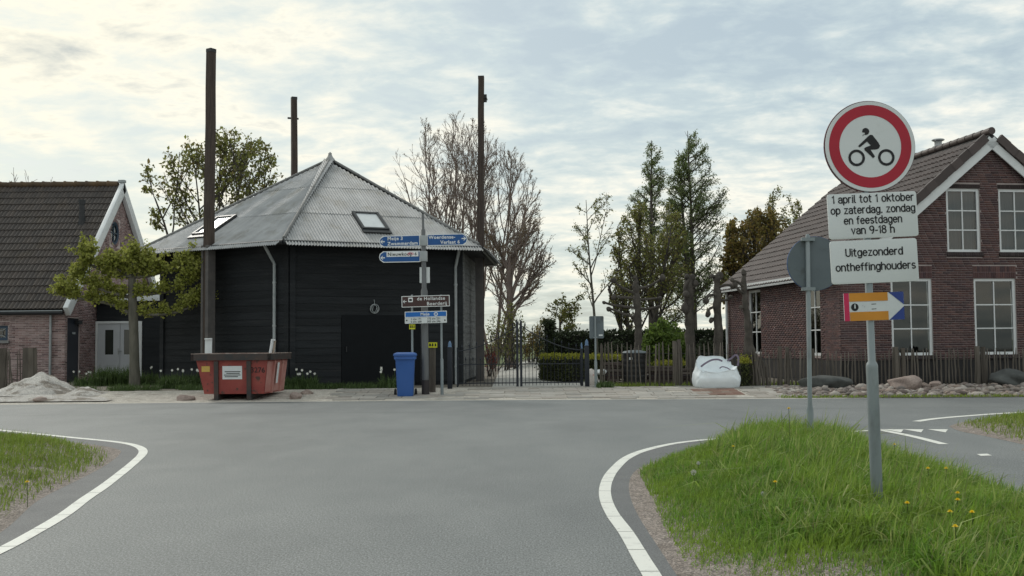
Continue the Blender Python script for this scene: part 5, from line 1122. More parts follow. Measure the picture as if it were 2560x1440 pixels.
# from the photo (zoom): rider outline
zx = lambda x, y: pm_(1940 + x / 2.4, 230 + y / 2.4)
poly2([zx(*p) for p in ((483, 328), (540, 276), (556, 263), (570, 264), (606, 312), (613, 330), (606, 345), (592, 350), (556, 352), (581, 391), (570, 402), (520, 352), (519, 342), (530, 335), (558, 326), (537, 303), (492, 337))][::-1], d0 - .0025).build('rider_mark', M['ink'], ts)
poly2([zx(531 + 21 * math.cos(t), 243 + 21 * math.sin(t)) for t in np.linspace(R(-175), R(120), 16)] + [zx(*p) for p in ((512, 272), (513, 262), (526, 258), (527, 250), (511, 248))], d0 - .0027).build('helmet_mark', M['ink'], ts)
for (pcx, pcy, w_, h_, lines) in ((2178, 539.5, 226, 113, (('1 april tot 1 oktober', 499, 25), ('op zaterdag, zondag', 526, 25), ('en feestdagen', 552, 25), ('van 9-18 h', 577, 25))),
                                  (2182, 654, 220, 108, (('Uitgezonderd', 632, 26), ('ontheffinghouders', 668, 26)))):
    a, b = loc(pcx, pcy); rt = R(1.3); p = shift(rplate(w_ * k_ / 2, h_ * k_ / 2, .018, d0 - .001, d0 + .012), (a, 0, b), rt).build('text_plate', M['plate_white'], ts, bevel=.002)
    for tx, ly, sz_ in lines:
        me = stroke_text(tx); wv = max(v.co.x for v in me.vertices) - min(v.co.x for v in me.vertices)
        tw_ = {'1 april tot 1 oktober': 208, 'op zaterdag, zondag': 215, 'en feestdagen': 148, 'van 9-18 h': 111, 'Uitgezonderd': 146, 'ontheffinghouders': 203}[tx] * k_
        sxy = (tw_ / wv, 18.2 * k_); off = {'ontheffinghouders': 3, 'Uitgezonderd': 0}.get(tx, 0)
        lx, lz = loc(pcx + off + (0 if 'Uit' not in tx else -1), ly); me.transform(FX((lx, d0 - .0035, lz), rt) @ Matrix.Diagonal((sxy[0], sxy[1], 1, 1))); obj('lettering', me, M['ink'], p)
# clamps behind
for py in (315, 430, 520, 565, 630, 690, 765):
    a, b = loc(2175, py); mb = MB(); mb.box(-.04, .04, d0 + .012, .03, b - .012, b + .012); mb.build('clamp', M['galv'], ts)
# route arrow plate
x0, x1 = loc(2105, 766)[0], loc(2256, 766)[0]; z0_, z1_ = loc(2180, 801)[1], loc(2180, 732)[1]; yA = d0 - .002; rt = .012; cA = ((x0 + x1) / 2, 0, (z0_ + z1_) / 2); hw, hh = (x1 - x0) / 2, (z1_ - z0_) / 2
ap = shift(rplate(hw, hh, .004, yA, yA + .006), cA, rt).build('route_plate', M['label_white'], ts)
fx = lambda px: (px - 2180.5) / 75.5 * hw
fz = lambda py: -(py - 766.5) / 34.5 * hh
def mk(pts, m, name, dy=.002): shift(poly2([(fx(x), fz(y)) for x, y in pts], yA - dy), cA, rt).build(name, m, ap)
mk([(2105, 732), (2118, 732), (2118, 801), (2105, 801)][::-1], M['pink'], 'pink_band')
mk([(2119, 732), (2216, 732), (2216, 753), (2119, 753)][::-1], M['orange'], 'orange_band'); mk([(2119, 779), (2216, 779), (2216, 801), (2119, 801)][::-1], M['orange'], 'orange_band')
mk([(2218, 732), (2256, 732), (2256, 764)][::-1], M['route_blue'], 'blue_corner'); mk([(2218, 801), (2256, 801), (2256, 768)], M['route_blue'], 'blue_corner')
mk([(2132 + 9.5 * math.cos(t), 767 + 9.5 * math.sin(t)) for t in np.linspace(0, 2 * math.pi, 20)[:-1]][::-1], M['ink'], 'round_emblem'); mk([(2131, 760), (2133.5, 760), (2134, 770), (2130.5, 770)][::-1], M['label_white'], 'emblem_mark', .003)
mk([(2174, 760), (2186, 759.6), (2186, 761), (2174, 761.6)][::-1], M['ink'], 'staple'); mk([(2174, 772), (2186, 771.6), (2186, 773), (2174, 773.6)][::-1], M['ink'], 'staple')
# ---- round sign seen from behind
RY = 11.7; ft = at(2026, 1150, RY); zf2 = float(vz(np.array([[ft.x, RY, 0]]), VR, .13, .9)[0])
rs = thing('traffic_sign', 'back of a round grey traffic sign on thin post behind the text plates', 'sign', (ft.x, RY, zf2 - .3), rot=(0, R(.55), R(-4)))
l2 = math.tan(R(.55))
def loc2(px, py): p = at(px, py, RY); z = p.z - (zf2 - .3); return (p.x - ft.x - l2 * z, z)
zt2 = loc2(2047, 590)[1]; zsh = loc2(2033, 1016)[1]
mb = MB(); mb.lathe([(.038, 0), (.038, zsh - .03), (.030, zsh), (.0245, zsh + .04), (.0245, zt2), (.016, zt2 + .02)], 18); mb.build('post', M['galv'], rs, smooth=True)
a, b = loc2(2038.5, 658); a = a; shift(disc(.293, -.045, -.030), (a, 0.075, b)).build('disc', M['sign_back'], rs)
shift(disc(.297, .026, .046, 48), (a, 0.015, b)).build('disc_rim', M['sign_blue'], rs)
for dz in (.26, -.28):
    mb = MB(); mb.box(-.07, .07, -.033, .035, b + dz - .018, b + dz + .018); mb.build('bracket', M['galv'], rs)
# ---- small sign seen from behind at the gate
CY = 27.6; ft = at(1490, 960, CY); cs_ = thing('traffic_sign', 'back of a small rectangular grey sign on a slim post beside the gate', 'sign', (ft.x, CY, .08)); 
p1 = at(1492, 792, CY); sh = at(1491, 905, CY)
mb = MB(); mb.lathe([(.038, 0), (.038, sh.z - .08), (.024, sh.z), (.024, p1.z - .06)], 12, (ft.x, CY, .08)); mb.build('post', M['galv'], cs_, smooth=True)
c = at(1491.5, 818, CY); shift(rplate(.185, .285, .03, -.04, -.028), (c.x, CY + .065, c.z)).build('plate', M['sign_back'], cs_)
mb = MB(); mb.box(ft.x - .05, ft.x + .05, CY - .03, CY + .03, c.z - .275, c.z - .245); mb.build('bracket', M['galv'], cs_)
mb = MB(); q = at(1502, 838, CY); mb.box(q.x - .05, q.x + .05, CY + .02, CY + .0245, q.z - .018, q.z + .018); mb.build('sticker', M['label_white'], cs_)

# ================================================================== signpost with blue fingers
PY = 26.0; base = at(1064, 990, PY); pz = float(gz(base.x, PY))
fp = thing('signpost', 'tall grey signpost with three blue direction arms at the road edge', 'signpost', (base.x, PY, pz))
X0 = base.x; zz = lambda py, px=1060: at(px, py, PY).z
bt = zz(950); sh = zz(722)
mb = MB(); tp_ = at(1057, 535, PY); lx = tp_.x - X0
mb.tube([(X0, PY, pz - .1), (X0, PY, bt)], [.095, .092], 14); mb.build('post_foot', mat('dark_foot', (0.035, 0.03, 0.032), rough=.7), fp, smooth=True)
mb = MB(); mb.tube([(X0, PY, bt), (X0 + lx * .45, PY, sh - .05), (X0 + lx * .47, PY, sh + .02), (X0 + lx * .8, PY, zz(575)), (X0 + lx * .85, PY, zz(572)), (X0 + lx, PY, tp_.z)], [.082, .082, .058, .052, .03, .028], 14); mb.build('post', M['galv_dark'], fp, smooth=True)
def finger(px0, py0, px1, py1, tip_left, lines, rot, arrow, patch=None):
    p0, p1 = at(px0, (py0 + py1) / 2, PY), at(px1, (py0 + py1) / 2, PY); c = (p0 + p1) / 2; hw = (p1.x - p0.x) / 2; hh = (zz(py0, px0) - zz(py1, px0)) / 2; yf = PY - .03
    sg = -1 if tip_left else 1
    def outline(e): w_, h_ = hw - e, hh - e; ch = .10; return [(sg * w_, 0), (sg * (w_ - .02), h_ * .55), (sg * (w_ - ch), h_), (-sg * w_, h_), (-sg * w_, -h_), (sg * (w_ - ch), -h_), (sg * (w_ - .02), -h_ * .55)]
    def pl(e, y, d, m, nm, par):
        P = outline(e); P = P[::-1] if sg > 0 else P; mb = MB(); mb.prism([(x, y, z) for x, z in P], (0, d, 0)); shift(mb, (c.x, 0, c.z), rot); me = fix_normals(mb.mesh(nm)); return obj(nm, me, m, par)
    arm = pl(0, yf, .035, M['letter_white'], 'direction_arm', fp); pl(.018, yf - .002, .002, M['sign_blue'], 'blue_face', arm)
    if patch: shift(poly2([(x, z) for x, z in patch], yf - .004), (c.x, 0, c.z), rot).build('white_patch', M['letter_white'], arm)
    for tx, x, z, s, al, m in lines:
        cs2, sn2 = math.cos(rot), math.sin(rot); text('lettering', tx, s, m, arm, FX((c.x + x * cs2 - z * sn2, yf - .006, c.z + x * sn2 + z * cs2), rot), bold=.022, align=al, space=1.1)
    ax, az = arrow; s = .055
    A = [(-1, 0), (-.1, .85), (.25, .85), (-.35, .22), (1.0, .22), (1.0, -.22), (-.35, -.22), (.25, -.85), (-.1, -.85)]; A = [(sg * -x * s + ax, z * s + az) for x, z in A]
    mb = poly2(A if sg > 0 else A[::-1], yf - .0055); shift(mb, (c.x, 0, c.z), rot).build('arrow', M['letter_white'], arm)
    return arm
LW_ = M['letter_white']
finger(948, 589, 1050, 617, True, (('Meije 3', -.29, .062, .115, 'LEFT', LW_), ('Zwammerdam 8', -.29, -.062, .115, 'LEFT', LW_)), R(1.2), (-.41, -.005))
finger(1068, 585, 1169, 614, False, (('Woerdense-', -.45, .062, .115, 'LEFT', LW_), ('Verlaat 6', .30, -.062, .115, 'RIGHT', LW_)), R(.8), (.40, .02))
finger(948, 628, 1051, 656, True, (('Nieuwkoop', -.29, .058, .115, 'LEFT', M['ink']), ('6', .36, .058, .10, 'LEFT', M['ink'])), R(.6), (-.41, -.02), patch=[(-.315, 0), (.455, 0), (.455, .115), (-.315, .115)])
yb = PY - .037; bx_ = at(1027, 640, PY)
for dx in (-.045, .045):
    shift(disc(.030, yb, 0, 16, .022), (bx_.x + dx, 0, at(1027, 635, PY).z)).build('bicycle_mark', M['pink'], fp)
mb = MB(); mb.tube([(bx_.x - .045, yb, at(1027, 635, PY).z), (bx_.x - .01, yb, at(1027, 635, PY).z + .045), (bx_.x + .045, yb, at(1027, 635, PY).z)], .006, 5); mb.build('bicycle_mark', M['pink'], fp)
for py in (602, 641):
    c = at(1059.5, py, PY); mb = MB(); mb.box(c.x - .085, c.x + .085, PY - .075, PY + .075, c.z - .125, c.z + .125); mb.build('arm_clamp', M['zinc'], fp, bevel=.012)
c = at(1061, 688, PY)
for dx, yaw in ((-.055, R(50)), (.07, R(-35))):
    mb = MB(); u_ = Vector((math.cos(yaw), math.sin(yaw), 0)); mb.obox((c.x + dx, PY - .02, c.z), u_ * .075, Vector((-u_.y, u_.x, 0)) * .006, (0, 0, .19)); mb.build('node_panel', M['plate_white'], fp)
# ---- low board on two thin posts: brown tourist sign and street name
TY = 25.9; tb = thing('name_board', 'brown tourist sign above blue street name plate on two slim posts', 'sign', (at(1064, 985, TY).x, TY, float(gz(-2, TY))))
for px, pyt, pyb in ((1030, 768, 975), (1103, 768, 985)):
    a = at(px, pyt, TY); mb = MB(); zb_ = float(gz(a.x, TY)); mb.tube([(a.x + .01, TY, zb_ - .05), (a.x + .01, TY, zb_ + .85), (a.x + .005, TY, zb_ + .89), (a.x, TY, a.z + .3)], [.038, .038, .026, .026], 10); mb.build('post', M['galv'], tb, smooth=True)
yf = TY - .12
def board(px0, py0, px1, py1, rot, m, name, rim=None, yo=0):
    p0, p1 = at(px0, (py0 + py1) / 2, TY - .12), at(px1, (py0 + py1) / 2, TY - .12); c = (p0 + p1) / 2; hw = (p1.x - p0.x) / 2; hh = (at(px0, py0, TY).z - at(px0, py1, TY).z) / 2
    o_ = shift(rplate(hw, hh, .01, yf + yo, yf + yo + .025), (c.x, 0, c.z), rot).build(name, rim or m, tb)
    if rim: shift(rplate(hw - .016, hh - .016, .006, yf - .002 + yo, yf + yo), (c.x, 0, c.z), rot).build('face', m, o_)
    return o_, c, hw, hh
o_, c, hw, hh = board(1004, 739, 1124, 767, R(1.1), M['sign_brown'], 'tourist_plate', LW_)
rt = R(1.1)
text('lettering', 'de Hollandse', .115, LW_, o_, FX((c.x + .13, yf - .004, c.z + .062), rt), bold=.012, space=1.1); text('lettering', 'Boerderij', .115, LW_, o_, FX((c.x + .27, yf - .004, c.z - .058), rt), bold=.012, space=1.1)
shift(rplate(.055, .055, .012, yf - .0045, yf - .003), (c.x - .36, 0, c.z + .035), rt).build('pictogram', LW_, o_); shift(rplate(.032, .026, .01, yf - .006, yf - .005), (c.x - .36, 0, c.z + .032), rt).build('pictogram_mark', M['ink'], o_)
A = [(-1, 0), (-.1, .85), (.25, .85), (-.35, .18), (1.0, .18), (1.0, -.18), (-.35, -.18), (.25, -.85), (-.1, -.85)]
shift(poly2([(x * .045, z * .045) for x, z in A][::-1], yf - .004), (c.x - .50, 0, c.z - .005), rt).build('arrow', LW_, o_)
o_, c, hw, hh = board(1012, 778, 1117, 793, R(1.0), M['street_blue'], 'street_plate', LW_)
text('lettering', 'Meije', .10, LW_, o_, FX((c.x - .02, yf - .004, c.z), rt), bold=.015); shift(disc(.048, yf - .004, 0, 20, .001), (c.x + .24, 0, c.z + .003)).build('emblem', LW_, o_); shift(disc(.03, yf - .005, 0, 16, .012), (c.x + .24, 0, c.z + .003)).build('emblem_mark', M['street_blue'], o_)
o_, c, hw, hh = board(1012, 793.6, 1117, 808, R(1.0), M['plate_white'], 'house_number_plate', None, .003)
for tx, x, z in (('1 t/m 171', -.23, .034), ('2 t/m 200', -.23, -.030), ('173 t/m 231', .19, .034), ('202 t/m 246', .19, -.030)): text('lettering', tx, .062, M['ink'], o_, FX((c.x + x, yf - .003, c.z + z + x * .017), rt), bold=.012, space=1.05)
for s in (-1, 1): shift(poly2([(s * .028, 0), (0, .024), (-s * .014, 0), (0, -.024)][::s * -1], yf - .002), (c.x + s * .45, 0, c.z)).build('arrow_mark', M['ink'], o_)
def yellow(px0, py0, px1, py1, Yd, par, name):
    a, b = at(px0, py0, Yd), at(px1, py1, Yd); mb = MB(); mb.box(a.x, b.x, Yd - .004, Yd + .004, b.z, a.z); o_ = mb.build(name, M['hi_yellow'], par)
    for k in range(3):
        mb = MB(); x0 = a.x + (b.x - a.x) * (.12 + k * .3); w_ = (b.x - a.x) * (.2 if k else .26); mb.add([(x0, Yd - .006, b.z + (a.z - b.z) * .25), (x0 + w_, Yd - .006, b.z + (a.z - b.z) * .3), (x0 + w_ * .8, Yd - .006, b.z + (a.z - b.z) * .75), (x0 + w_ * .3, Yd - .006, b.z + (a.z - b.z) * .85)], [(0, 1, 2, 3)]); mb.build('print_mark', M['ink'], o_)
yellow(1023, 811, 1038, 823, TY - .05, tb, 'yellow_notice')
M['stake_wood'] = mat('chestnut_stake', (0.085, 0.073, 0.062), (0.135, 0.118, 0.10), rough=.9, scale=7, rnd=.25, stretch=(1, 1, .2), bump=.5, bscale=30)
c = at(1081, 965, 26.6); st_ = thing('notice_stake', 'stout wooden stake with a small yellow notice by the barn door', 'stake', (c.x, 26.6, float(gz(c.x, 26.6))))
mb = MB(); t_ = at(1082, 866, 26.6); mb.tube([(c.x, 26.6, .02), (c.x + .01, 26.6, t_.z)], [.08, .075], 10); mb.build('stake', M['stake_wood'], st_, smooth=True); yellow(1069, 856, 1093, 869, 26.5, st_, 'yellow_notice')

# ================================================================== stake fences
def stake_mesh(seed, h, r):
    gg = random.Random(seed); mb = MB(); k = 5; dx = [0]; dy = [0]
    for i_ in range(k): dx.append(dx[-1] + gg.uniform(-.012, .012)); dy.append(dy[-1] + gg.uniform(-.008, .008))
    mb.tube([(dx[i_], dy[i_], h * i_ / k) for i_ in range(k + 1)], [r * gg.uniform(.85, 1.1) for _ in range(k)] + [r * .45], 6); me = mb.mesh('stake'); me.materials.append(M['stake_wood']); me.shade_smooth(); return me
stk = [stake_mesh(s, 1.0, .021) for s in range(8)]
def stake_fence(label, p0, p1, pyt0, pyt1, pxs, posts, spacing, gf, wires=(0.25, 0.75), jit=.05, tilt=.05):
    A, B = Vector(p0), Vector(p1); ln = (B - A).length; d = (B - A) / ln
    t = thing('stake_fence', label, 'fence', (A + B) / 2, group=None); n = int(ln / spacing)
    for i_ in range(n):
        f = (i_ + .5) / n; p = A + d * ln * f; h = (pyt0 + (pyt1 - pyt0) * f) * gf.uniform(1 - jit, 1 + jit)
        sc_ = gf.uniform(.75, 1.25); z = float(gz(p.x, p.y)) - .03
        piece('stake', stk[gf.randrange(8)], Matrix.Translation((p.x, p.y + gf.uniform(-.01, .01), z)) @ Matrix.Rotation(gf.uniform(-tilt, tilt), 4, 'Y') @ Matrix.Rotation(gf.uniform(0, 6.3), 4, 'Z') @ Matrix.Diagonal((sc_, sc_, h, 1)), t)
    for f, h, r in posts:
        p = A + d * ln * f + Vector((0, .04, 0)); z = float(gz(p.x, p.y)); mb = MB(); mb.tube([(p.x, p.y, z - .1), (p.x + .01, p.y, z + h * .5), (p.x, p.y, z + h)], [r * 1.1, r, r * .95], 9); mb.build('post', M['stake_wood'], t, smooth=True)
    for f in wires:
        mb = MB(); mb.tube([(A + d * ln * q).to_tuple()[:2] + (float(gz(*(A + d * ln * q).to_tuple()[:2])) + f * (pyt0 + (pyt1 - pyt0) * q) + .01 * math.sin(q * 40),) for q in np.linspace(0, 1, 14)], .006, 4); mb.build('wire', M['iron'], t)
    return t
gf = random.Random(17)
def fpx(px, Y, z=.12): p = at(px, 950, Y); return (p.x, Y, z)
stake_fence('open stake fence in front of the wood pile, left of the white bag', fpx(1494, 28.3), fpx(1862, 28.0), 1.17, 1.12, None, ((0.53, 1.18, .06), (0.56, 1.22, .05), (.03, 1.1, .04)), .118, gf)
stake_fence('dense dark stake fence along the brick house', fpx(1884, 27.75), fpx(2640, 27.55), .92, .90, None, ((.09, 1.02, .055), (.115, 1.0, .05), (.20, .95, .05), (.475, .98, .075), (.50, .95, .06), (.745, .98, .07), (.765, .96, .06)), .094, gf, jit=.09)
stake_fence('rough stake fence with thick posts at the far left', fpx(-120, 30.0), fpx(84, 30.0), 1.10, 1.12, None, ((.60, 1.14, .14), (.94, 1.15, .19), (.985, 1.12, .10), (.2, 1.12, .12)), .10, gf, tilt=.10)
# gnarled stakes and climbing stem cluster at the fence corner are built with the trees

# ================================================================== double iron gate
M['gate_blue'] = mat('gate_paint', (0.010, 0.014, 0.022), (0.016, 0.02, 0.03), rough=.4, scale=4); M['post_tip'] = mat('pale_blue_tip', (0.12, 0.2, 0.33), rough=.5)
def spear(mb, x, y, z): mb.tube([(x, y, z - .02), (x, y, z + .01), (x, y, z + .035), (x, y, z + .10)], [.009, .011, .024, .002], 6)
def gate_leaf(label, pxa, pxb, hi_at_b, Y):
    a, b = at(pxa, 950, Y), at(pxb, 950, Y); zg = float(gz(a.x, Y)); t = thing('iron_gate', label, 'gate', ((a.x + b.x) / 2, Y, zg)); n = 8
    zb_, zm_ = at(1298, 957, Y).z, at(1298, 910, Y).z; ztip = at(1298, 897, Y).z; zlow, zhigh = 1.08, at(1298, 812, Y).z
    mb = MB(); mb.box(a.x, b.x, Y - .012, Y + .012, zb_ - .015, zb_ + .015); mb.build('bottom_rail', M['gate_blue'], t); mb = MB(); mb.box(a.x, b.x, Y - .012, Y + .012, zm_ - .013, zm_ + .013); mb.build('middle_rail', M['gate_blue'], t)
    def ztop(f): q = f if hi_at_b else 1 - f; return zlow + (zhigh - zlow) * q ** 1.7
    mb = MB(); mb.tube([(a.x + (b.x - a.x) * f, Y, ztop(f)) for f in np.linspace(0, 1, 16)], .013, 6); mb.build('top_rail', M['gate_blue'], t)
    for i_ in range(2 * n + 1):
        f = (i_ + .5) / (2 * n + 1); x = a.x + (b.x - a.x) * f; mb = MB()
        if i_ % 2: mb.tube([(x, Y, zg + .03), (x, Y, ztop(f) + .07)], .0072, 6); spear(mb, x, Y, ztop(f) + .07)
        else: mb.tube([(x, Y, zg + .03), (x, Y, ztip - .03)], .0072, 6); spear(mb, x, Y, ztip - .03)
        mb.build('bar', M['gate_blue'], t)
    xs_ = b.x - .035 if hi_at_b else a.x + .035; mb = MB(); mb.box(xs_ - .032, xs_ + .032, Y - .03, Y + .03, zg, zhigh + .06); mb.add([(xs_ - .032, Y - .03, zhigh + .06), (xs_ + .032, Y - .03, zhigh + .06), (xs_ + .032, Y + .03, zhigh + .06), (xs_ - .032, Y + .03, zhigh + .06), (xs_, Y, zhigh + .16)], [(0, 1, 4), (1, 2, 4), (2, 3, 4), (3, 0, 4)]); mb.build('meeting_stile', M['gate_blue'], t)
    xs_ = a.x + .02 if hi_at_b else b.x - .02; mb = MB(); mb.box(xs_ - .02, xs_ + .02, Y - .02, Y + .02, zg, zlow + .1); mb.build('hinge_stile', M['gate_blue'], t)
gate_leaf('left leaf of the dark iron driveway gate next to the barn', 1142, 1297, True, GATE_Y); gate_leaf('right leaf of the dark iron driveway gate next to the hedge', 1300, 1455, False, GATE_Y)
def gpost(label, px, pyt, Y, hw):
    c = at(px, 960, Y); zt_ = at(px, pyt, Y).z; zg = float(gz(c.x, Y)); t = thing('gate_post', label, 'post', (c.x, Y, zg))
    mb = MB(); mb.box(c.x - hw, c.x + hw, Y - hw, Y + hw, zg - .05, zt_ - .14); mb.build('shaft', M['gate_blue'], t, bevel=.008); mb = MB(); mb.lathe([(hw * .9, 0), (hw * .7, .03), (hw * .75, .08), (hw * .4, .14), (.004, .16)], 12, (c.x, Y, zt_ - .14)); mb.build('finial', M['post_tip'], t, smooth=True)
gpost('dark blue gate post beside the barn downpipe', 1125, 854, 27.9, .062); gpost('dark blue gate post nearest the small sign back', 1468, 850, 28.2, .058); gpost('slim dark gate post just right of the gate leaf', 1455, 858, 28.9, .035)

# ================================================================== things behind the stake fence
M['barrel'] = mat('black_plastic', (0.012, 0.013, 0.014), (0.02, 0.02, 0.022), rough=.5, scale=3)
KY = 29.6; c = at(1587, 962, KY); kz = float(gz(c.x, KY)); kb = thing('compost_bin', 'black ribbed compost barrel with grey lid behind the stake fence', 'compost bin', (c.x, KY, kz))
rr_ = 28 * KY / F; zt_ = at(1587, 884, KY).z
mb = MB(); prof = [(rr_ * .98, 0)]; 
for q in range(6): z = (zt_ - kz) * (q + .5) / 6; prof += [(rr_ * 1.0, z - .06), (rr_ * 1.03, z - .03), (rr_ * 1.03, z + .03), (rr_ * 1.0, z + .06)]
mb.lathe(prof + [(rr_, zt_ - kz)], 28, (c.x, KY, kz)); mb.build('drum', M['barrel'], kb, smooth=True)
mb = MB(); mb.lathe([(rr_ * 1.1, 0), (rr_ * 1.12, .025), (rr_ * 1.0, .06), (rr_ * .5, .09), (.01, .095)], 28, (c.x, KY, zt_)); mb.build('lid', M['sign_back'], kb, smooth=True)
mb = MB(); q = at(1574, 896, KY); mb.box(q.x - .04, q.x + .04, KY - rr_ - .012, KY - rr_ + .05, q.z - .03, q.z + .03); mb.build('label', M['label_white'], kb)
M['dark_board'] = mat('dark_old_board', (0.045, 0.036, 0.033), rough=.9, rnd=.35, rcols=[(0.035, 0.03, 0.029), (0.07, 0.055, 0.05), (0.05, 0.035, 0.033), (0.16, 0.14, 0.125)], bump=.4, bscale=30)
def board_stack(label, px0, px1, py_top, Y, seed, n_row):
    gg = random.Random(seed); a, b = at(px0, 960, Y), at(px1, 960, Y); zg = float(gz(a.x, Y)); zt_ = at(px0, py_top, Y).z; t = thing('board_stack', label, 'wood pile', ((a.x + b.x) / 2, Y, zg)); h = (zt_ - zg) / n_row
    for r in range(n_row):
        for dy in (0, .16, .32):
            l0, l1 = a.x + gg.uniform(-.08, .12), b.x + gg.uniform(-.15, .06); mb = MB(); mb.obox(((l0 + l1) / 2, Y + dy + gg.uniform(-.03, .03), zg + (r + .5) * h + gg.uniform(-.008, .008)), ((l1 - l0) / 2, gg.uniform(-.03, .03), gg.uniform(-.012, .012)), (0, .07, 0), (0, 0, h * .40)); mb.build('board', M['dark_board'], t)
board_stack('stack of dark old boards left of the compost barrel', 1508, 1556, 906, 29.7, 1, 7); board_stack('stack of dark old boards right of the compost barrel', 1618, 1690, 915, 29.7, 2, 7); board_stack('low pile of dark boards behind the white bag', 1692, 1748, 922, 29.6, 3, 6)
def sack(label, px, py, Y, wpx, hpx, seed, m): 
    o = boulder(label, px, py, Y, wpx, hpx, .18, seed, m, 'sack'); o['category'] = 'sack'; return o
M['sack_white'] = mat('white_sack', (0.55, 0.50, 0.46), (0.66, 0.60, 0.57), rough=.8, scale=6, c3=(0.5, 0.25, 0.22), s3=7, lo3=.6, hi3=.66)
sack('cream plastic sack on the ground beside the gate post', 1479, 962, 29.2, 34, 38, 71, M['sack_white']); o = sack('white sheet bundle lying on the boards beside the small sign', 1500, 930, 29.5, 40, 10, 72, M['label_white']); o.location.z = at(1500, 930, 29.5).z

# ================================================================== white bulk bag
M['bag'] = mat('woven_bag', (0.78, 0.83, 0.86), (0.70, 0.75, 0.78), rough=.7, scale=5, bump=.35, bscale=26, c3=(0.62, 0.64, 0.64), s3=3, lo3=.6, hi3=.75); M['strap'] = mat('purple_strap', (0.17, 0.14, 0.19), rough=.8)
GY = 26.9; c = at(1799, 972, GY); bz = float(gz(c.x, GY)) - .01; ux = GY / F
bag = thing('bulk_bag', 'slumped white bulk bag with purple grey lifting straps on the pavement', 'bag', (c.x, GY + .45, bz))
n_a = 120
def fbm(p, sc, seed): 
    v = 0.0
    for o_ in range(4): k2 = sc * 2 ** o_; v += (1 - abs(math.sin(p[0] * k2 * 1.3 + 1.7 * math.sin(p[2] * k2 + seed + o_)) * math.cos(p[1] * k2 * .9 + p[2] * k2 * 1.1 + 2 * o_))) / 2 ** o_
    return v / 1.9 - .5
def bag_pt(th, lev):
    ca, sa = math.cos(th), math.sin(th); e = .36; sx = math.copysign(abs(ca) ** e, ca); sy = math.copysign(abs(sa) ** e, sa); back = .5 + .5 * sa
    rim = .46 + .24 * back ** 1.5 + .11 * math.exp(-((th - 2.0) / .55) ** 2) + .03 * math.exp(-((th - .9) / .4) ** 2) - .05 * math.exp(-((th - 4.3) / .4) ** 2) + .02 * math.sin(5 * th) + .015 * math.sin(13 * th + 1)
    if lev <= 1.0: f = lev; r_ = .84 + .17 * math.sin(math.pi * min(1, f * .85 + .08)) - .10 * back * f ** 2.5; z = rim * f
    else: f = lev - 1; r_ = (.95 - .12 * back) * (1 - .62 * f) - .025; z = rim - (rim - .30) * (f ** .8) + .04 * math.sin(4 * th + 6 * f) * f
    q = (sx * r_ * 1.2, sy * r_ * 1.2, z * 1.6); d = fbm(q, 2.2, 3) * (.12 if lev > .06 else .02) * (1.6 if lev > 1 else 1)
    return (c.x + sx * .57 * (r_ + d), GY + .45 + sy * .44 * (r_ + d), bz + max(z + d * .5 * (lev > .1), .0))
levs = [0, .015, .05, .1, .16, .22, .28, .34, .40, .46, .52, .58, .64, .70, .76, .82, .88, .93, .97, 1.0, 1.02, 1.05, 1.1, 1.16, 1.23, 1.31, 1.4, 1.5, 1.6, 1.72, 1.85, 1.95]; V = np.array([bag_pt(2 * math.pi * i_ / n_a, l) for l in levs for i_ in range(n_a)])
Fs = [(r * n_a + i_, r * n_a + (i_ + 1) % n_a, (r + 1) * n_a + (i_ + 1) % n_a, (r + 1) * n_a + i_) for r in range(len(levs) - 1) for i_ in range(n_a)]
mb = MB(); mb.add(V, Fs); mb.f.append(tuple((len(levs) - 1) * n_a + i_ for i_ in range(n_a))); mb.f.append(tuple(reversed(range(n_a)))); mb.build('sack_body', M['bag'], bag).data.shade_smooth()
def ribbon(pts, wd, m, name, par, nrm=(0, -1, .3)):
    P = spline(pts, 8); mb = MB(); vs = []; nv = Vector(nrm).normalized()
    for i_, p in enumerate(P):
        d = (P[min(i_ + 1, len(P) - 1)] - P[max(i_ - 1, 0)]).normalized(); s = d.cross(nv).normalized() * wd / 2; vs += [p + s, p - s, p - s + nv * .006, p + s + nv * .006]
    for i_ in range(len(P) - 1):
        for j_ in range(4): mb.f.append((i_ * 4 + j_, i_ * 4 + (j_ + 1) % 4, i_ * 4 + 4 + (j_ + 1) % 4, i_ * 4 + 4 + j_))
    mb.v = [tuple(v) for v in vs]; return mb.build(name, m, par)
bp = lambda px, py, dY: at(px, py, GY + dY)
ribbon([bp(1752, 917, .28), bp(1764, 908, .30), bp(1780, 900, .42), bp(1795, 899, .50), bp(1806, 903, .52)], .045, M['strap'], 'strap', bag)
ribbon([bp(1818, 902, .75), bp(1828, 896, .7), bp(1838, 888, .66), bp(1845, 892, .62), bp(1846, 905, .58), bp(1844, 914, .55)], .05, M['strap'], 'strap', bag)
ribbon([bp(1799, 921, .40), bp(1806, 917, .36), bp(1818, 920, .34), bp(1826, 925, .30)], .028, M['strap'], 'strap', bag)

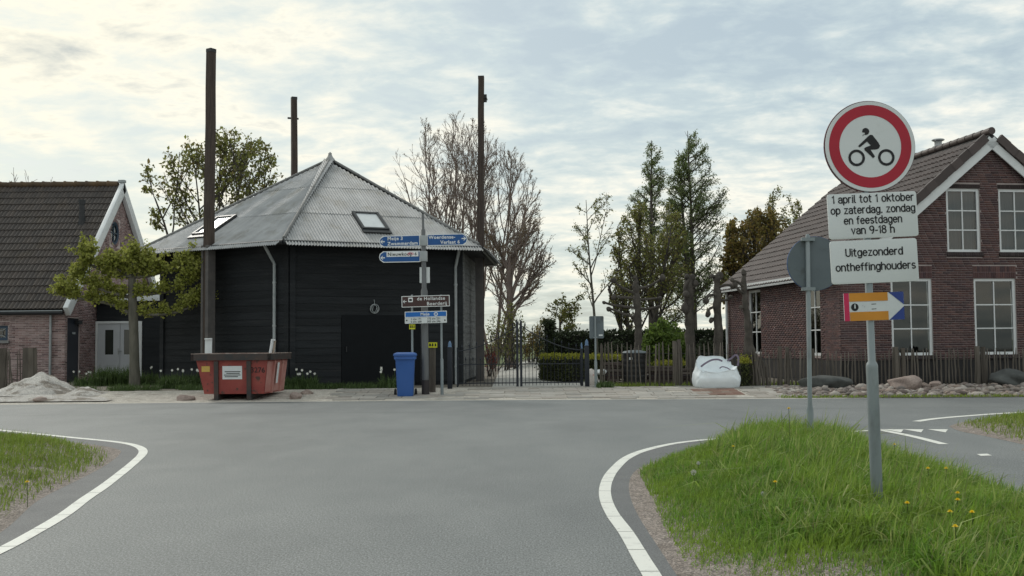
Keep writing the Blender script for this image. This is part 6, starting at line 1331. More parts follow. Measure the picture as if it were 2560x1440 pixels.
# ================================================================== trees and shrubs
M['bark'] = mat('bark_grey_brown', (0.06, 0.052, 0.045), (0.11, 0.096, 0.082), rough=.95, scale=6, stretch=(1, 1, .3), bump=.8, bscale=25)
M['bark_twig'] = mat('reddish_twig', (0.17, 0.135, 0.12), (0.26, 0.205, 0.18), rough=.9, scale=2)
M['bark_lime'] = mat('lime_bark', (0.085, 0.082, 0.066), (0.15, 0.14, 0.115), rough=.95, scale=6, stretch=(1, 1, .3), bump=.7, bscale=25)
def leafm(name, cols, tr=.5, rnd=.25): return mat(name, cols[0], rough=.6, spec=.3, trans=tr, rcols=cols, rnd=rnd)
M['leaf_lime'] = leafm('lime_leaf', [(0.28, 0.31, 0.06), (0.37, 0.39, 0.09), (0.21, 0.24, 0.045), (0.44, 0.44, 0.14)], .45)
M['leaf_olive'] = leafm('young_olive_leaf', [(0.18, 0.20, 0.05), (0.25, 0.26, 0.075), (0.13, 0.145, 0.04), (0.23, 0.18, 0.075)], .5)
M['leaf_bronze'] = leafm('bronze_leaf', [(0.21, 0.15, 0.055), (0.27, 0.19, 0.06), (0.18, 0.16, 0.045), (0.25, 0.21, 0.06)], .4)
M['leaf_fresh'] = leafm('fresh_green_leaf', [(0.11, 0.18, 0.035), (0.16, 0.23, 0.05), (0.09, 0.14, 0.03)], .5)
M['leaf_conifer'] = leafm('soft_needle', [(0.15, 0.20, 0.075), (0.21, 0.26, 0.10), (0.12, 0.16, 0.06)], .5)
M['leaf_dark'] = leafm('hedge_leaf', [(0.022, 0.035, 0.014), (0.035, 0.052, 0.02), (0.028, 0.04, 0.02), (0.05, 0.065, 0.03)], .25)
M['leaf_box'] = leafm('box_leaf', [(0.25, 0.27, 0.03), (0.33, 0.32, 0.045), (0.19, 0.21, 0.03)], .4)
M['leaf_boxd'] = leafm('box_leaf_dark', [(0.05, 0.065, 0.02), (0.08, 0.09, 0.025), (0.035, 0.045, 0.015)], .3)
M['leaf_red'] = leafm('red_leaf', [(0.16, 0.03, 0.03), (0.22, 0.05, 0.04), (0.10, 0.025, 0.025)], .4)
M['bud'] = leafm('opening_bud', [(0.16, 0.11, 0.06), (0.22, 0.17, 0.08), (0.12, 0.08, 0.05)], .4)
def zb(x, Y): return float(gz(x, Y))
def ell(c, rx, ry, rz):
    def f(P): return (((P[:, 0] - c[0]) / rx) ** 2 + ((P[:, 1] - c[1]) / ry) ** 2 + ((P[:, 2] - c[2]) / rz) ** 2) < 1
    f.zc = c[2] - rz * .25; return f
def crown_ell(px0, py0, px1, py1, Y, dy=None):
    c = at((px0 + px1) / 2, (py0 + py1) / 2, Y); rx = (px1 - px0) / 2 * Y / F; rz_ = (py1 - py0) / 2 * Y / F; return ell(c, rx, dy or rx, rz_)
def tree(name, label, px, Y, A, bark, leaves=None, lsize=.08, per=3, lev=2, seed=0, spread=.08, asp=.6, droop=.3, keep=None, group=None, rmin=0.0, extra_name='crown', cat='tree'):
    b = at(px, 900, Y); t = thing(name, label, cat, (b.x, Y, zb(b.x, Y)), group=group)
    if rmin is not None: wood(A, 'trunk', bark, t, rmin=rmin)
    if leaves is not None:
        gg = np.random.default_rng(seed); P = leaf_points(A, lev, per, gg, spread)
        if keep is not None: P = P[keep(P)]
        o = obj(extra_name, leaf_mesh(extra_name, P, lsize, gg, asp, droop), leaves, t)
    return t
def root(px, Y, dirv, top_py, r, frac=1.0):
    b = at(px, 900, Y); z = zb(b.x, Y); h = at(px, top_py, Y).z - z; return (np.array([b.x, Y, z - .1]), np.array(dirv), h * frac + .1, r)

# --- pollarded lime in front of the porch: flat, trained limbs with tufts of young leaves
LYt = 30.6; pb = at(337, 958, LYt); lime = thing('lime_tree', 'pollarded lime tree with flat yellow-green crown in front of the porch', 'tree', (pb.x, LYt, .1))
P_ = lambda px, py, dy=0: at(px, py, LYt + dy)
mb = MB(); mb.tube([Vector((pb.x, LYt, .02)), P_(336, 900), P_(335, 840), P_(333, 790), P_(331, 740), P_(330, 690), P_(331, 655)], [.165, .135, .128, .132, .12, .10, .06], 12); mb.build('trunk', M['bark_lime'], lime, smooth=True)
limbs = [[(333, 790), (290, 765), (240, 752), (190, 745), (160, 735)], [(332, 745), (290, 735), (250, 722), (205, 700), (195, 690)], [(331, 690), (290, 690), (250, 672), (215, 655), (212, 632)], [(331, 785), (380, 787), (430, 783), (470, 770), (495, 750)], [(331, 735), (370, 735), (420, 728), (470, 705), (492, 680)], [(331, 692), (370, 690), (420, 676), (470, 662), (490, 652)], [(330, 670), (326, 655), (328, 648)], [(331, 690), (355, 672), (372, 655)], [(331, 695), (300, 676), (270, 660)]]
roots_, gl = [], np.random.default_rng(77)
for L_ in limbs:
    pts = spline([P_(x, y, gl.normal(0, .05)) for x, y in L_], 4); rads = list(np.linspace(.055, .03, len(pts) - 1)) + [.045]; mb = MB(); mb.tube(pts, rads, 7); mb.build('limb', M['bark_lime'], lime, smooth=True)
    for i_, p in enumerate(pts):
        if i_ < 2: continue
        for q in range((3 if gl.uniform() < .9 else 0) if i_ < len(pts) - 2 else 9): roots_.append((np.array(p), np.array([gl.normal(0, .5), gl.normal(0, .5), gl.uniform(-.1, 1.2)]), gl.uniform(.15, .48) if i_ < len(pts) - 2 else gl.uniform(.2, .6), .010))
A = grow(78, roots_, [dict(steps=4, jit=.12, up=.12, nch=4, t0=.2, t1=1, ang=40, asd=12, lr=(.25, .5), rr=.6), dict(steps=2, jit=.15, up=.05)])
wood(A, 'shoots', M['bark_lime'], lime)
gg = np.random.default_rng(79); Pl = leaf_points(A, 0, 3, gg, .04); Pl = np.concatenate([Pl, leaf_points(A, 1, 2, gg, .04)])
obj('crown', leaf_mesh('crown', Pl, .085, gg, .85, .3), M['leaf_lime'], lime)

# --- leafy tree behind the barn on the left
Y = 47; k = crown_ell(350, 318, 745, 660, Y, 5)
A = grow(101, [root(560, Y, (.02, 0, 1), 330, .20, .55)] + [root(560 + d, Y, (s, .1, 1), 345, .11, .9) for d, s in ((-15, -.30), (15, .22), (-30, -.5), (25, .12), (5, -.12), (30, .36), (-35, -.65))],
         [dict(steps=8, jit=.05, up=.05, nch=15, t0=.3, t1=1, ang=42, asd=11, lr=(.4, .75), rr=.4, short=.4, taper=.2), dict(steps=5, jit=.09, up=.10, nch=8, t0=.25, t1=1, ang=38, asd=10, lr=(.3, .6), rr=.5), dict(steps=3, jit=.1, up=.08, nch=4, t0=.2, ang=35, lr=(.3, .6), rr=.6), dict(steps=2, jit=.1)], k)
tree('leafy_tree', 'broad leafy tree with olive green leaves rising behind the black barn', 560, Y, A, M['bark'], M['leaf_olive'], .19, 1, 2, 102, .10, keep=k)
# --- bare trees behind the barn, between it and the right pole
bare = [dict(steps=8, jit=.07, up=.06, nch=9, t0=.35, t1=1, ang=30, asd=9, lr=(.4, .75), rr=.42, short=.4, taper=.12), dict(steps=6, jit=.09, up=.07, nch=7, t0=.2, t1=1, ang=30, asd=9, lr=(.35, .65), rr=.5), dict(steps=4, jit=.09, up=.06, nch=5, t0=.2, ang=26, asd=8, lr=(.3, .6), rr=.6), dict(steps=3, jit=.08, up=.06)]
for i_, (px, tp, lab, sp, x0, x1, y0) in enumerate(((1062, 318, 'bare fan shaped tree behind the roof left of its taller neighbour', .26, 920, 1200, 290), (1158, 288, 'tallest bare tree, just left of the right barn pole', .17, 1040, 1280, 270), (1232, 385, 'bare reddish tree spreading right behind the right barn pole', .26, 1120, 1365, 340))):
    Y = 49 + i_; k = crown_ell(x0, y0, x1, 800, Y, 3.2)
    A = grow(200 + i_, [root(px, Y, (s * sp, g2 * .05, 1), tp, .085, f) for s, g2, f in ((0, 0, .98), (-1, 1, .9), (1, -1, .9), (-1.9, -1, .8), (1.9, 1, .8), (.4, 1, .95))], bare, k)
    tree('bare_tree', lab, px, Y, A, M['bark_twig'], M['bud'], .05, 1, 3, 210 + i_, .03, rmin=.0075, group='bare trees behind the barn', extra_name='buds')
# --- vase shaped bare tree with buds
Y = 46; k = crown_ell(1172, 470, 1408, 850, Y, 2.6)
A = grow(231, [root(1276, Y, (0.0, 0, 1), 640, .17)], [dict(steps=6, jit=.03, up=0, nch=20, t0=.4, t1=1, ang=38, asd=11, lr=(1.0, 1.7), rr=.36, short=.1, taper=.6), dict(steps=7, jit=.06, up=.09, nch=11, t0=.2, ang=28, asd=9, lr=(.3, .6), rr=.5), dict(steps=5, jit=.08, up=.08, nch=6, t0=.2, ang=28, asd=9, lr=(.3, .6), rr=.6), dict(steps=3, jit=.08, up=.04)], k)
tree('bare_tree', 'vase shaped budding tree right of the barn corner above the gate', 1276, Y, A, M['bark_twig'], M['bud'], .07, 1, 2, 232, .04, rmin=.0075, extra_name='buds')
# --- small umbrella tree behind the gate
Y = 43; k = crown_ell(1338, 706, 1475, 852, Y, 1.3)
A = grow(241, [root(1404, Y, (0, 0, 1), 790, .06)], [dict(steps=4, jit=.05, nch=16, t0=.3, ang=60, asd=12, lr=(.9, 1.7), rr=.5, short=.1, taper=.6), dict(steps=5, jit=.09, up=.04, nch=7, t0=.2, ang=40, lr=(.3, .6), rr=.5), dict(steps=3, jit=.1, nch=4, t0=.2, ang=40, lr=(.3, .6), rr=.6), dict(steps=2, jit=.1)], k)
tree('small_tree', 'small spreading tree with clustered leaves behind the right gate leaf', 1404, Y, A, M['bark'], M['leaf_olive'], .12, 2, 2, 242, .05, keep=k)
# --- slender birch
Y = 37; k = crown_ell(1412, 470, 1582, 850, Y, 1.2)
A = grow(251, [root(1493, Y, (.015, 0, 1), 500, .065)], [dict(steps=9, jit=.025, up=.02, nch=14, t0=.36, t1=.97, ang=40, asd=9, lr=(.4, .7), rr=.42, short=.5, taper=.15), dict(steps=6, jit=.08, up=.05, nch=7, t0=.3, ang=32, lr=(.25, .5), rr=.5), dict(steps=3, jit=.1, nch=3, t0=.2, ang=35, lr=(.3, .6), rr=.6), dict(steps=2, jit=.1, up=-.1)], k)
tree('birch_tree', 'slender young birch with sparse leaves behind the small sign back', 1493, Y, A, M['bark_lime'], M['leaf_olive'], .075, 2, 2, 252, .05, rmin=.006, keep=k)
# --- round leafy tree
Y = 42; k = crown_ell(1520, 480, 1738, 930, Y, 2.2)
A = grow(261, [root(1598 + d, Y, (s, g2, 1), 520, .11, f) for d, s, g2, f in ((0, 0, 0, .95), (-6, -.16, .1, .9), (8, .15, -.1, .9), (-12, -.3, -.1, .75), (14, .32, .1, .75))], [dict(steps=7, jit=.05, up=.03, nch=16, t0=.2, ang=40, asd=10, lr=(.4, .75), rr=.42, taper=.2), dict(steps=5, jit=.08, up=.06, nch=8, t0=.2, ang=34, lr=(.3, .55), rr=.5), dict(steps=3, jit=.1, nch=4, t0=.2, ang=35, lr=(.3, .6), rr=.6), dict(steps=2, jit=.1)], k)
tree('leafy_tree', 'dense round crowned leafy tree behind the trained plane trees', 1598, Y, A, M['bark'], M['leaf_olive'], .10, 2, 2, 262, .08, keep=k)
# --- two tall soft conifers
for i_, (px, tp, x0, x1, bpx, lab, sts) in enumerate(((1630, 352, 1572, 1690, 1630, 'left and shorter of the two tall feathery conifers', ((0, 0),)), (1737, 328, 1685, 1838, 1745, 'right and taller of the two tall feathery conifers, with twin stems', ((0, 0), (-1, -.035))))):
    Y = 50 + i_; c0 = at(px, tp, Y); zt0 = c0.z; hw = (x1 - x0) / 2 * Y / F
    def kc(P, c0=c0, zt0=zt0, hw=hw): f = np.clip((zt0 - P[:, 2]) / 3.6, 0, 1); return (np.hypot(P[:, 0] - c0.x - .03, P[:, 1] - Y) < .15 + hw * f ** .7 * 1.2) & (P[:, 2] > 1.0)
    A = grow(270 + i_, [root(px + d, Y, (s, 0, 1), tp + (0 if d == 0 else 45), .17, 1) for d, s in sts], [dict(steps=12, jit=.008, nch=62, t0=.2, t1=.99, ang=64, asd=10, lr=(.28, .5), rr=.22, short=.62, taper=.08), dict(steps=5, jit=.07, up=.12, nch=9, t0=.15, ang=38, asd=10, lr=(.25, .5), rr=.5), dict(steps=3, jit=.1, up=.03, nch=4, t0=.2, ang=40, lr=(.3, .6), rr=.6), dict(steps=2, jit=.1)], kc)
    tree('conifer_tree', lab, px, Y, A, M['bark'], M['leaf_conifer'], .12, 2, 2, 275 + i_, .06, asp=.35, keep=kc, group='tall conifers beyond the garden')
# --- bronze tree behind the brick house
Y = 52; k = crown_ell(1788, 512, 2000, 880, Y, 3)
A = grow(281, [root(1885 + d, Y, (s, g2, 1), 520, .14, .95) for d, s, g2 in ((0, 0, 0), (-10, -.2, .1), (12, .2, -.1), (-15, -.35, 0), (20, .36, 0))], [dict(steps=7, jit=.05, up=.04, nch=16, t0=.2, ang=38, lr=(.4, .75), rr=.45, taper=.2), dict(steps=5, jit=.08, up=.08, nch=9, t0=.2, ang=32, lr=(.3, .55), rr=.5), dict(steps=3, jit=.1, nch=4, t0=.2, ang=35, lr=(.3, .6), rr=.6), dict(steps=2, jit=.1)], k)
tree('bronze_tree', 'bushy tree with bronze brown leaves behind the left end of the brick house', 1885, Y, A, M['bark'], M['leaf_bronze'], .16, 2, 2, 282, .08, keep=k)
Y = 55; k = crown_ell(1895, 462, 2025, 760, Y, 2.4)
for i_, (px_, tp_2, sd_, lab) in enumerate(((1940, 470, -.02, 'thin topped birch rising above the bronze tree, left one of two'), (1990, 488, .03, 'thin topped birch nearest the brick house roof, right one of two'))):
    A = grow(291 + i_, [root(px_, Y, (sd_, 0, 1), tp_2, .12)], [dict(steps=9, jit=.02, up=.02, nch=28, t0=.35, t1=.99, ang=34, lr=(.2, .36), rr=.35, short=.6, taper=.1), dict(steps=5, jit=.08, up=.08, nch=7, t0=.2, ang=30, lr=(.3, .55), rr=.5), dict(steps=3, jit=.1, nch=4, t0=.2, ang=35, lr=(.3, .6), rr=.6), dict(steps=2, jit=.1)], k)
    tree('birch_tree', lab, px_, Y, A, M['bark'], M['leaf_olive'], .12, 1, 2, 292 + i_, .06, keep=k, group='birches behind the brick house')
# --- twigs over the farmhouse roof
for i_, (px, tp, x0, x1, lab) in enumerate(((108, 378, 25, 165, 'bare twiggy tree top showing over the farmhouse ridge at the left'), (195, 436, 160, 235, 'smaller bare tree top over the farmhouse ridge beside the white gable'))):
    Y = 58 + i_; k = crown_ell(x0, tp - 8, x1, 800, Y, 3)
    A = grow(301 + i_, [root(px, Y, (s, 0, 1), tp, .11, f) for s, f in ((0, 1), (-.12, .92), (.12, .92), (.2, .85))], [dict(steps=8, jit=.05, up=.05, nch=9, t0=.5, t1=1, ang=28, lr=(.18, .34), rr=.4, taper=.15), dict(steps=5, jit=.08, up=.08, nch=6, t0=.2, ang=28, lr=(.35, .6), rr=.5), dict(steps=4, jit=.1, up=.04)], k)
    tree('bare_tree', lab, px, Y, A, M['bark_twig'], None, rmin=.011, group='bare tops over the farmhouse')

# --- trained pollards along the garden (bare, knuckled)
M['bark_pollard'] = mat('pollard_bark', (0.05, 0.044, 0.038), (0.095, 0.083, 0.072), rough=.95, scale=5, bump=1.0, bscale=18, c3=(0.13, 0.12, 0.10), s3=4, lo3=.6, hi3=.72)
def pollard(label, Y, trunk, rads, limbs_, seed, knob=.07, name='pollard_tree', leafy=False):
    gg = random.Random(seed); b = at(trunk[0][0], trunk[0][1], Y); t = thing(name, label, 'tree', (b.x, Y, zb(b.x, Y)))
    pts = [at(x, y, Y) for x, y in trunk]; pts[0].z = zb(b.x, Y) - .03; P = spline(pts, 5); k = len(P); rs_ = np.interp(np.linspace(0, 1, k), np.linspace(0, 1, len(rads)), rads) * .84 * np.array([gg.uniform(.82, 1.2) for _ in range(k)])
    mb = MB(); mb.tube([p + Vector((gg.uniform(-.015, .015), gg.uniform(-.015, .015), 0)) for p in P], list(rs_), 12); mb.build('trunk', M['bark_pollard'], t, smooth=True)
    me = rock_mesh(seed + 900, 2, .35, 1.0); me.materials.append(M['bark_pollard'])
    for L_ in limbs_:
        L3 = [at(x, y, Y + dy) for x, y, dy in L_]
        if len(L3) > 1:
            S = spline(L3, 4); mb = MB(); mb.tube(S, list(np.linspace(.042, .030, len(S))), 7); lo_ = mb.build('limb', M['bark_pollard'], t, smooth=True)
        e = L3[-1]; s = knob * gg.uniform(.8, 1.25); piece('knuckle', me, Matrix.Translation(e) @ Matrix.Rotation(gg.uniform(0, 6), 4, 'Z') @ Matrix.Diagonal((s, s, s * gg.uniform(.9, 1.5), 1)), t)
    return t
pollard('bare trained pollard with level limbs behind the compost barrel', 30.3, [(1592, 955), (1594, 890), (1596, 820), (1592, 750), (1590, 715), (1588, 690)], [.15, .125, .115, .12, .10, .06],
        [[(1590, 735, 0), (1562, 722, -.1), (1545, 712, -.1), (1534, 700, -.1)], [(1590, 745, 0), (1560, 744, .1), (1535, 742, .1)], [(1592, 770, 0), (1555, 766, 0), (1530, 762, 0), (1510, 756, 0)], [(1592, 795, 0), (1560, 785, -.1), (1535, 775, -.1), (1522, 772, -.1)], [(1592, 722, 0), (1620, 716, .1), (1640, 705, .1), (1657, 693, .1)], [(1592, 750, 0), (1620, 748, 0), (1650, 745, 0)], [(1593, 772, 0), (1620, 772, -.1), (1648, 766, -.1)]], 401)
pollard('thick knotted pollard trunk behind the middle of the stake fence', 30.2, [(1728, 955), (1726, 880), (1724, 810), (1722, 750), (1722, 700), (1721, 690)], [.19, .165, .15, .155, .15, .12],
        [[(1716, 692, -.05)], [(1730, 694, .05)], [(1722, 700, -.1), (1712, 718, -.2), (1716, 735, -.25)], [(1722, 720, 0), (1738, 715, -.1), (1740, 708, -.1)], [(1722, 760, 0), (1712, 770, -.2)]], 402, .085)
pollard('knobbly pollard trunk left of the brick house corner', 30.0, [(1797, 955), (1797, 880), (1795, 810), (1793, 750), (1792, 700), (1790, 688)], [.16, .14, .125, .12, .11, .10],
        [[(1780, 690, -.05)], [(1800, 688, .05)], [(1792, 720, 0), (1815, 712, -.1), (1832, 716, -.1)], [(1793, 735, 0), (1772, 740, -.1), (1765, 752, -.1)], [(1793, 765, 0), (1774, 772, -.1), (1770, 785, -.1)], [(1794, 750, 0), (1816, 750, .1), (1826, 742, .1)], [(1794, 790, 0), (1778, 800, 0)]], 403, .075)
pollard('gnarled twisting trunk rising at the end of the dark fence', 27.9, [(1884, 965), (1880, 920), (1873, 860), (1868, 800), (1862, 750), (1860, 700), (1860, 676)], [.21, .19, .14, .11, .10, .085, .06],
        [[(1858, 680, 0)], [(1861, 720, 0), (1846, 706, -.1), (1830, 700, -.1)], [(1862, 735, 0), (1848, 726, -.1), (1838, 712, -.1)], [(1864, 770, 0), (1852, 768, -.1)]], 404, .055)
st2 = thing('stem_cluster', 'cluster of grey climbing stems against the gnarled trunk by the fence', 'plant', (at(1895, 960, 27.7).x, 27.7, .12))
for q in range(9):
    x = 1884 + q * 4.0 + go.uniform(-2, 2); top = go.uniform(868, 905) + max(0, q - 5) * 6; mb = MB(); mb.tube(spline([at(x + go.uniform(-2, 4), 965, 27.72), at(x, 935, 27.7), at(x - 3 + go.uniform(-2, 2), 910, 27.7), at(x - 5, top, 27.7)], 3), list(np.linspace(.030, .014, 10)), 6); mb.build('stem', M['stake_wood'], st2, smooth=True)

# --- clipped hedges and shrubs: leaves over a core
def leaf_box(name, label, pts, zt_, z0_, n, leaves, lsize, seed, cat='hedge', core=None, topleaf=None, wav=.05):
    """hedge along a ground polyline (x, y, half width)"""
    gg = np.random.default_rng(seed); mid = pts[len(pts) // 2]; t = thing(name, label, cat, (mid[0], mid[1], zb(mid[0], mid[1])))
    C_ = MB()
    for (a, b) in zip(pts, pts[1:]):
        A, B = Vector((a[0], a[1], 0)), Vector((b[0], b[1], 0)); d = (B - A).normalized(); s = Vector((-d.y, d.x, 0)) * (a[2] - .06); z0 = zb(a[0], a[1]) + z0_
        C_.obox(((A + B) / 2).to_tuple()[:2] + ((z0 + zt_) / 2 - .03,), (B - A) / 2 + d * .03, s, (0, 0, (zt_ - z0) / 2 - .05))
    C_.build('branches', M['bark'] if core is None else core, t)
    Ls = [math.hypot(b[0] - a[0], b[1] - a[1]) for a, b in zip(pts, pts[1:])]; tot = sum(Ls); P = []
    for (a, b), l in zip(zip(pts, pts[1:]), Ls):
        m = int(n * l / tot); f = gg.uniform(0, 1, m); A, B = np.array(a[:2]), np.array(b[:2]); d = (B - A) / (l + 1e-9); s = np.array([-d[1], d[0]]); w_ = a[2]; z0 = zb(*a[:2]) + z0_
        u = gg.uniform(-1, 1, m); z = gg.uniform(z0, zt_, m); fc = gg.integers(0, 3, m); u = np.where(fc == 0, -1, np.where(fc == 1, 1, u)); z = np.where(fc == 2, zt_, z)
        jit = gg.normal(0, wav, (m, 3)); xy = A + (B - A) * f[:, None] + s * (u * w_)[:, None]; P.append(np.column_stack([xy, z]) + jit)
    P = np.concatenate(P); e0, e1 = np.array(pts[0][:2]), np.array(pts[-1][:2]); m = n // 12
    for e in (e0, e1): P = np.concatenate([P, np.column_stack([e + gg.normal(0, pts[0][2] * .5, (m, 2)), gg.uniform(zb(*e) + z0_, zt_, m)])])
    if topleaf is not None:
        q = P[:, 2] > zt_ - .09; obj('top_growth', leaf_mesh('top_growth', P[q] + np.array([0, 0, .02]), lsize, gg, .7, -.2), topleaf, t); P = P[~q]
    obj('foliage', leaf_mesh('foliage', P, lsize, gg, .7, 0), leaves, t); return t
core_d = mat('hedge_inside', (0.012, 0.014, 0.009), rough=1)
hx = lambda px, Y: at(px, 900, Y).x
ztp = at(1500, 833, 41).z
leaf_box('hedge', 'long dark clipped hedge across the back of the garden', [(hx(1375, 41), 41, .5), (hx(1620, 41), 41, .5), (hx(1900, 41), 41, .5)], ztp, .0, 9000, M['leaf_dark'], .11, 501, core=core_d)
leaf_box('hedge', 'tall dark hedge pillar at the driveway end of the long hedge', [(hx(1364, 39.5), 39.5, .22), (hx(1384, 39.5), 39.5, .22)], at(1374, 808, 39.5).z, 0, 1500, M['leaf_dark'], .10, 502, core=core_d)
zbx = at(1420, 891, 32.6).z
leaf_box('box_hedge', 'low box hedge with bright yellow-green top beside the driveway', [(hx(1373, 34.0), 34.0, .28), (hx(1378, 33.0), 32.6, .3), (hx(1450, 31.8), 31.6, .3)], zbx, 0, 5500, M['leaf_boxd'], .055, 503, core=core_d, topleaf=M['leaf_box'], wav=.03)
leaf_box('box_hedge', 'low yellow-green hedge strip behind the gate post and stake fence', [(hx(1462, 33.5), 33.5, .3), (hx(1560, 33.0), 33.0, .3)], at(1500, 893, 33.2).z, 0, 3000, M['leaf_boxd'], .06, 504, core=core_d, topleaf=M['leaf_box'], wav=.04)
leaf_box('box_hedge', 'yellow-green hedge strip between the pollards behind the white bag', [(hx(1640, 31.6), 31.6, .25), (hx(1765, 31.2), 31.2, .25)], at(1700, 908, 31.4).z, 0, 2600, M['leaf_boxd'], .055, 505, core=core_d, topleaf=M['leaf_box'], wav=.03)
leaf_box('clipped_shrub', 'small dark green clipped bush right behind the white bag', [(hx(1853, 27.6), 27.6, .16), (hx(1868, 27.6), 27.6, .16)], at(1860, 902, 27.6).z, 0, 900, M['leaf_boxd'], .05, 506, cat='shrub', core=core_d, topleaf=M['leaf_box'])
def shrub(label, px, Y, x0, y0, x1, y1, leaves, lsize, n_root, seed, name='shrub', per=3, dy=1.0, sp=.5, bark='bark'):
    k = crown_ell(x0, y0, x1, 2 * 905 - y0 + 10, Y, dy); gg = np.random.default_rng(seed); b = at(px, 900, Y); z = zb(b.x, Y); h = at(px, y0, Y).z - z; w_ = (x1 - x0) / 2 * Y / F
    roots__ = [(np.array([b.x + gg.uniform(-.55, .55) * w_, Y + gg.uniform(-.5, .5) * dy, z]), np.array([gg.normal(0, sp * .5), gg.normal(0, sp * .5), 1]), h * gg.uniform(.6, 1.0), .02) for _ in range(n_root)]
    A = grow(seed, roots__, [dict(steps=5, jit=.08, up=.03, nch=8, t0=.15, ang=35, lr=(.25, .5), rr=.5), dict(steps=3, jit=.1, nch=5, t0=.2, ang=38, lr=(.3, .6), rr=.6), dict(steps=2, jit=.1)], k)
    return tree(name, label, px, Y, A, M[bark], M[leaves], lsize, per, 1, seed + 1, .06, keep=k, cat='shrub', extra_name='foliage')
shrub('tall brownish shrub right of the barn beyond the driveway', 1262, 44, 1205, 745, 1330, 900, 'leaf_olive', .10, 20, 601, dy=1.2, per=1)
shrub('low brown shrub mass behind the centre of the gate', 1335, 46, 1290, 800, 1395, 900, 'leaf_bronze', .10, 16, 602, dy=1.0, per=1)
shrub('small red leaved shrub against the barn corner behind the gate', 1226, 38, 1212, 825, 1244, 900, 'leaf_red', .07, 8, 603, dy=.4, per=1)
shrub('bright green bamboo-like bush behind the stake fence', 1662, 33, 1600, 785, 1724, 905, 'leaf_fresh', .13, 26, 604, dy=.8, per=4)
shrub('small leafy bush left of the round tree above the hedge', 1560, 43, 1540, 780, 1600, 860, 'leaf_olive', .12, 10, 605, dy=.7)
shrub('dark evergreen bush left of the compost barrel behind the fence', 1540, 35.5, 1500, 846, 1585, 905, 'leaf_dark', .09, 14, 606, dy=.6)
shrub('dark evergreen bush between the two right pollard trunks', 1762, 34.5, 1735, 838, 1795, 905, 'leaf_dark', .09, 14, 607, dy=.6)
# grass strip where the driveway ends
o = ground_patch('lawn_edge', -.6, 3.6, lambda x: 50.0, lambda x: 51.2, M['field'], .02, 6, 2, 'grass strip at the end of the driveway')

# ================================================================== plants at the foot of the barn and porch
M['daff'] = leafm('bulb_leaf', [(0.06, 0.10, 0.03), (0.09, 0.14, 0.045), (0.05, 0.08, 0.025)], .35); M['petal'] = mat('white_petal', (0.75, 0.75, 0.70), rough=.6)
def clump(label, px0, px1, Y, h, n, seed, flowers=0, name='bulb_clump'):
    gg = np.random.default_rng(seed); a, b = at(px0, 950, Y).x, at(px1, 950, Y).x; t = thing(name, label, 'plant', ((a + b) / 2, Y, zb(a, Y)), group='leafy clumps along the barn and porch')
    P = np.column_stack([gg.uniform(a, b, n), Y + gg.normal(0, .22, n), np.full(n, zb(a, Y) - .02)]); blades('leaves', P, h * gg.uniform(.5, 1.15, n), .011, .75, gg, M['daff'], t, (0.05, 0))
    if flowers:
        x = gg.uniform(a, b, flowers); 
        for q in range(flowers):
            p = Vector((x[q], Y - .1 + gg.normal(0, .12), zb(a, Y))); top = p + Vector((gg.normal(0, .05), 0, h * gg.uniform(1.0, 1.35))); mb = MB(); mb.tube([p, top], .005, 4); mb.build('flower_stem', M['daff'], t)
            mb = MB(); 
            for k_ in range(6):
                an = k_ * math.pi / 3; d = Vector((math.cos(an), -.3, math.sin(an))); e = Vector((-math.sin(an), 0, math.cos(an))); mb.add([top, top + d * .018 + e * .012, top + d * .042, top + d * .018 - e * .012], [(0, 1, 2, 3)])
            mb.build('flower', M['petal'], t)
clump('sparse green clump with white flowers beside the navy door', 188, 236, 33.0, .34, 260, 701, 5); clump('tall arching green clump in front of the white porch door', 240, 330, 33.0, .62, 1100, 702); clump('green clump at the foot of the pollarded lime', 326, 400, 33.2, .42, 700, 703, 3)
clump('flowering green clump left of the red skip', 402, 505, 30.5, .42, 1200, 704, 10); clump('flowering green clump right of the red skip', 700, 790, 29.3, .38, 900, 705, 7); clump('low green tuft beyond the flowering clump beside the barn door', 790, 850, 29.3, .18, 500, 706); clump('small spiky clump with buds left of the blue bin', 950, 990, 28.9, .40, 160, 707, 4); clump('bright grass tuft at the foot of the small sign post', 1490, 1530, 27.7, .22, 500, 708)
gg = np.random.default_rng(720); n = 9000
Pg = np.column_stack([gg.uniform(-13, -3.2, n), gg.uniform(28.3, 29.6, n), np.zeros(n)]); Pg[:, 2] = gz(Pg[:, 0], Pg[:, 1]) - .01
Pg = Pg[(Pg[:, 0] < -3.6) & (np.sin(Pg[:, 0] * 2.9) + np.sin(Pg[:, 0] * 7.3 + Pg[:, 1] * 4) + gg.normal(0, .5, n) - np.abs(Pg[:, 1] - 29.1) * 1.2 > -.5)]
tag(blades('foot_grass', Pg, .15 * gg.uniform(.3, 1.6, len(Pg)), .008, .8, gg, M['daff']), 'strip of low grass along the foot of the black barn', 'grass', kind='stuff')
n = 2600; Pg = np.column_stack([gg.uniform(2.2, 7.5, n), gg.normal(28.25, .10, n), np.zeros(n)]); Pg[:, 2] = gz(Pg[:, 0], Pg[:, 1]) - .01
tag(blades('fence_grass', Pg, .13 * gg.uniform(.3, 1.4, n), .007, .7, gg, M['grass_short']), 'thin grass at the foot of the stake fence', 'grass', kind='stuff')
n = 2600; Pg = np.column_stack([gg.uniform(6.0, 14.5, n), np.zeros(n), np.zeros(n)]); Pg[:, 1] = np.array([edge_y(x) for x in Pg[:, 0]]) + .12 + np.abs(gg.normal(0, .28, n)); Pg[:, 2] = gz(Pg[:, 0], Pg[:, 1]) - .005
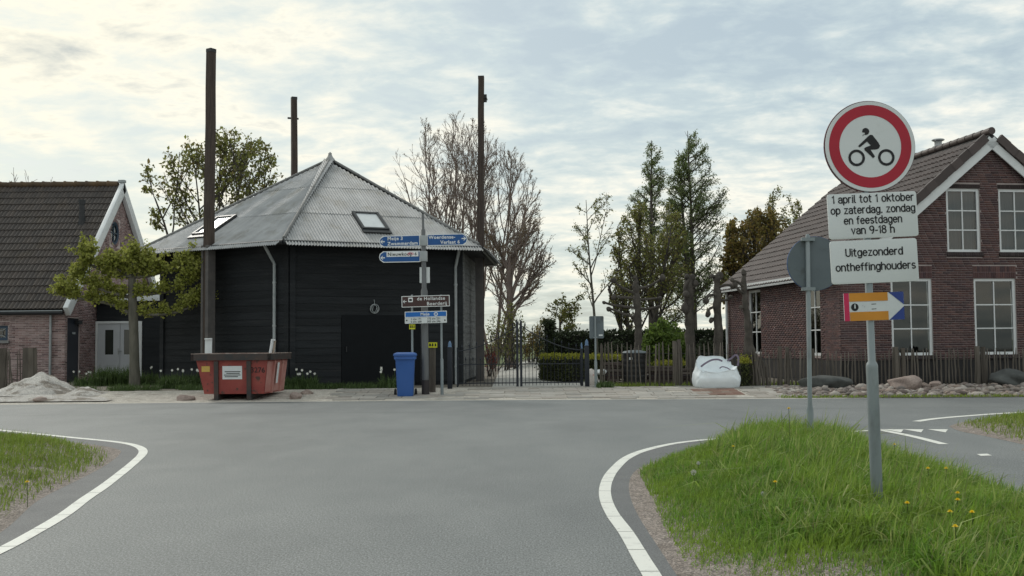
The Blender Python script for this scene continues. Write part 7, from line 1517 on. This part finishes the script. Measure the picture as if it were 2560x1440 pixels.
tag(blades('kerb_grass', Pg, .07 * gg.uniform(.3, 1.5, n), .008, .8, gg, M['grass_short']), 'thin grass between the pebbles and the road', 'grass', kind='stuff')

# ================================================================== dandelions in the verge
M['dandelion'] = mat('dandelion_yellow', (0.80, 0.60, 0.015), rough=.6); M['fluff'] = mat('seed_fluff', (0.55, 0.55, 0.52), rough=.9, trans=.4)
def dandelion(label, px, py, z_h, group, seed_head=False, s=1.0):
    p = gnd(px, py, z_h); base_z = float(vz(np.array([[p.x, p.y, 0]]), VR if p.x > 0 else VL, .13, .9)[0]); t = thing('dandelion', label, 'flower', (p.x, p.y, base_z), group=group)
    mb = MB(); mb.tube([(p.x, p.y + .01, base_z), (p.x + .004, p.y, (base_z + p.z) / 2), (p.x, p.y, p.z)], .0025, 5); mb.build('stem', M['daff'], t)
    mb = MB(); c = Vector((p.x, p.y, p.z))
    if seed_head:
        gg = random.Random(int(px))
        for q in range(70):
            d = Vector((gg.gauss(0, 1), gg.gauss(0, 1), gg.gauss(0, 1))).normalized(); e = d.orthogonal().normalized() * .004; f = d.cross(e).normalized() * .004; q_ = c + d * .021 * s; mb.add([q_ + e, q_ + f, q_ - e, q_ - f], [(0, 1, 2, 3)]); mb.add([c, q_ + e * .15, q_ - e * .15], [(0, 1, 2)])
        mb.build('seed_head', M['fluff'], t)
    else:
        for ring, (n_, r_, up_) in enumerate(((16, .021, .004), (12, .015, .010), (7, .008, .014))):
            for q in range(n_):
                a = 2 * math.pi * (q + .5 * ring) / n_; d = Vector((math.cos(a), math.sin(a), 0)); e = Vector((-d.y, d.x, 0)) * .0035 * s; mb.add([c - e * .6, c + e * .6, c + d * r_ * s + e + Vector((0, 0, up_)), c + d * r_ * s - e + Vector((0, 0, up_))], [(0, 1, 2, 3)])
        mb.build('petals', M['dandelion'], t)
for q, (px, py, lab) in enumerate(((2268, 1259, 'largest yellow dandelion in the long grass right of the sign post'), (2320, 1172, 'yellow dandelion at the back of the grass, left of a pair'), (2365, 1172, 'yellow dandelion at the back of the grass, right of a pair'), (2394, 1234, 'upper dandelion of the close pair on the right verge'), (2394, 1251, 'lower dandelion of the close pair on the right verge'), (2375, 1281, 'dandelion below the close pair, left one of the row'), (2430, 1282, 'rightmost dandelion of the row on the right verge'), (2388, 1318, 'lowest yellow dandelion on the right verge'), (2236, 1112, 'orange yellow dandelion just right of the sign post top of the grass'), (1938, 1206, 'single yellow dandelion in the middle of the grass left of the post'), (2050, 1134, 'small yellow dandelion below the rear sign post'), (1833, 1117, 'small yellow dandelion near the left tip of the grass'))):
    dandelion(lab, px, py, .33 if px > 2000 else .30, 'yellow dandelions in the verge', s=.8)
for px, py, lab, s in ((1734, 1181, 'largest white dandelion seed head near the white line', 1.1), (1746, 1158, 'small seed head just behind the largest one', .8), (1909, 1235, 'white seed head in the middle of the verge', .9)): dandelion(lab, px, py, .22, 'dandelion seed heads', True, s)
dandelion('tall thin yellow flower standing above the grass by the rear sign post', 1972, 1022, .62, 'yellow dandelions in the verge', s=1.0)
for px, py, lab in ((68, 1206, 'yellow dandelion in the mown grass on the left'),): dandelion(lab, px, py, .2, 'yellow dandelions in the verge')
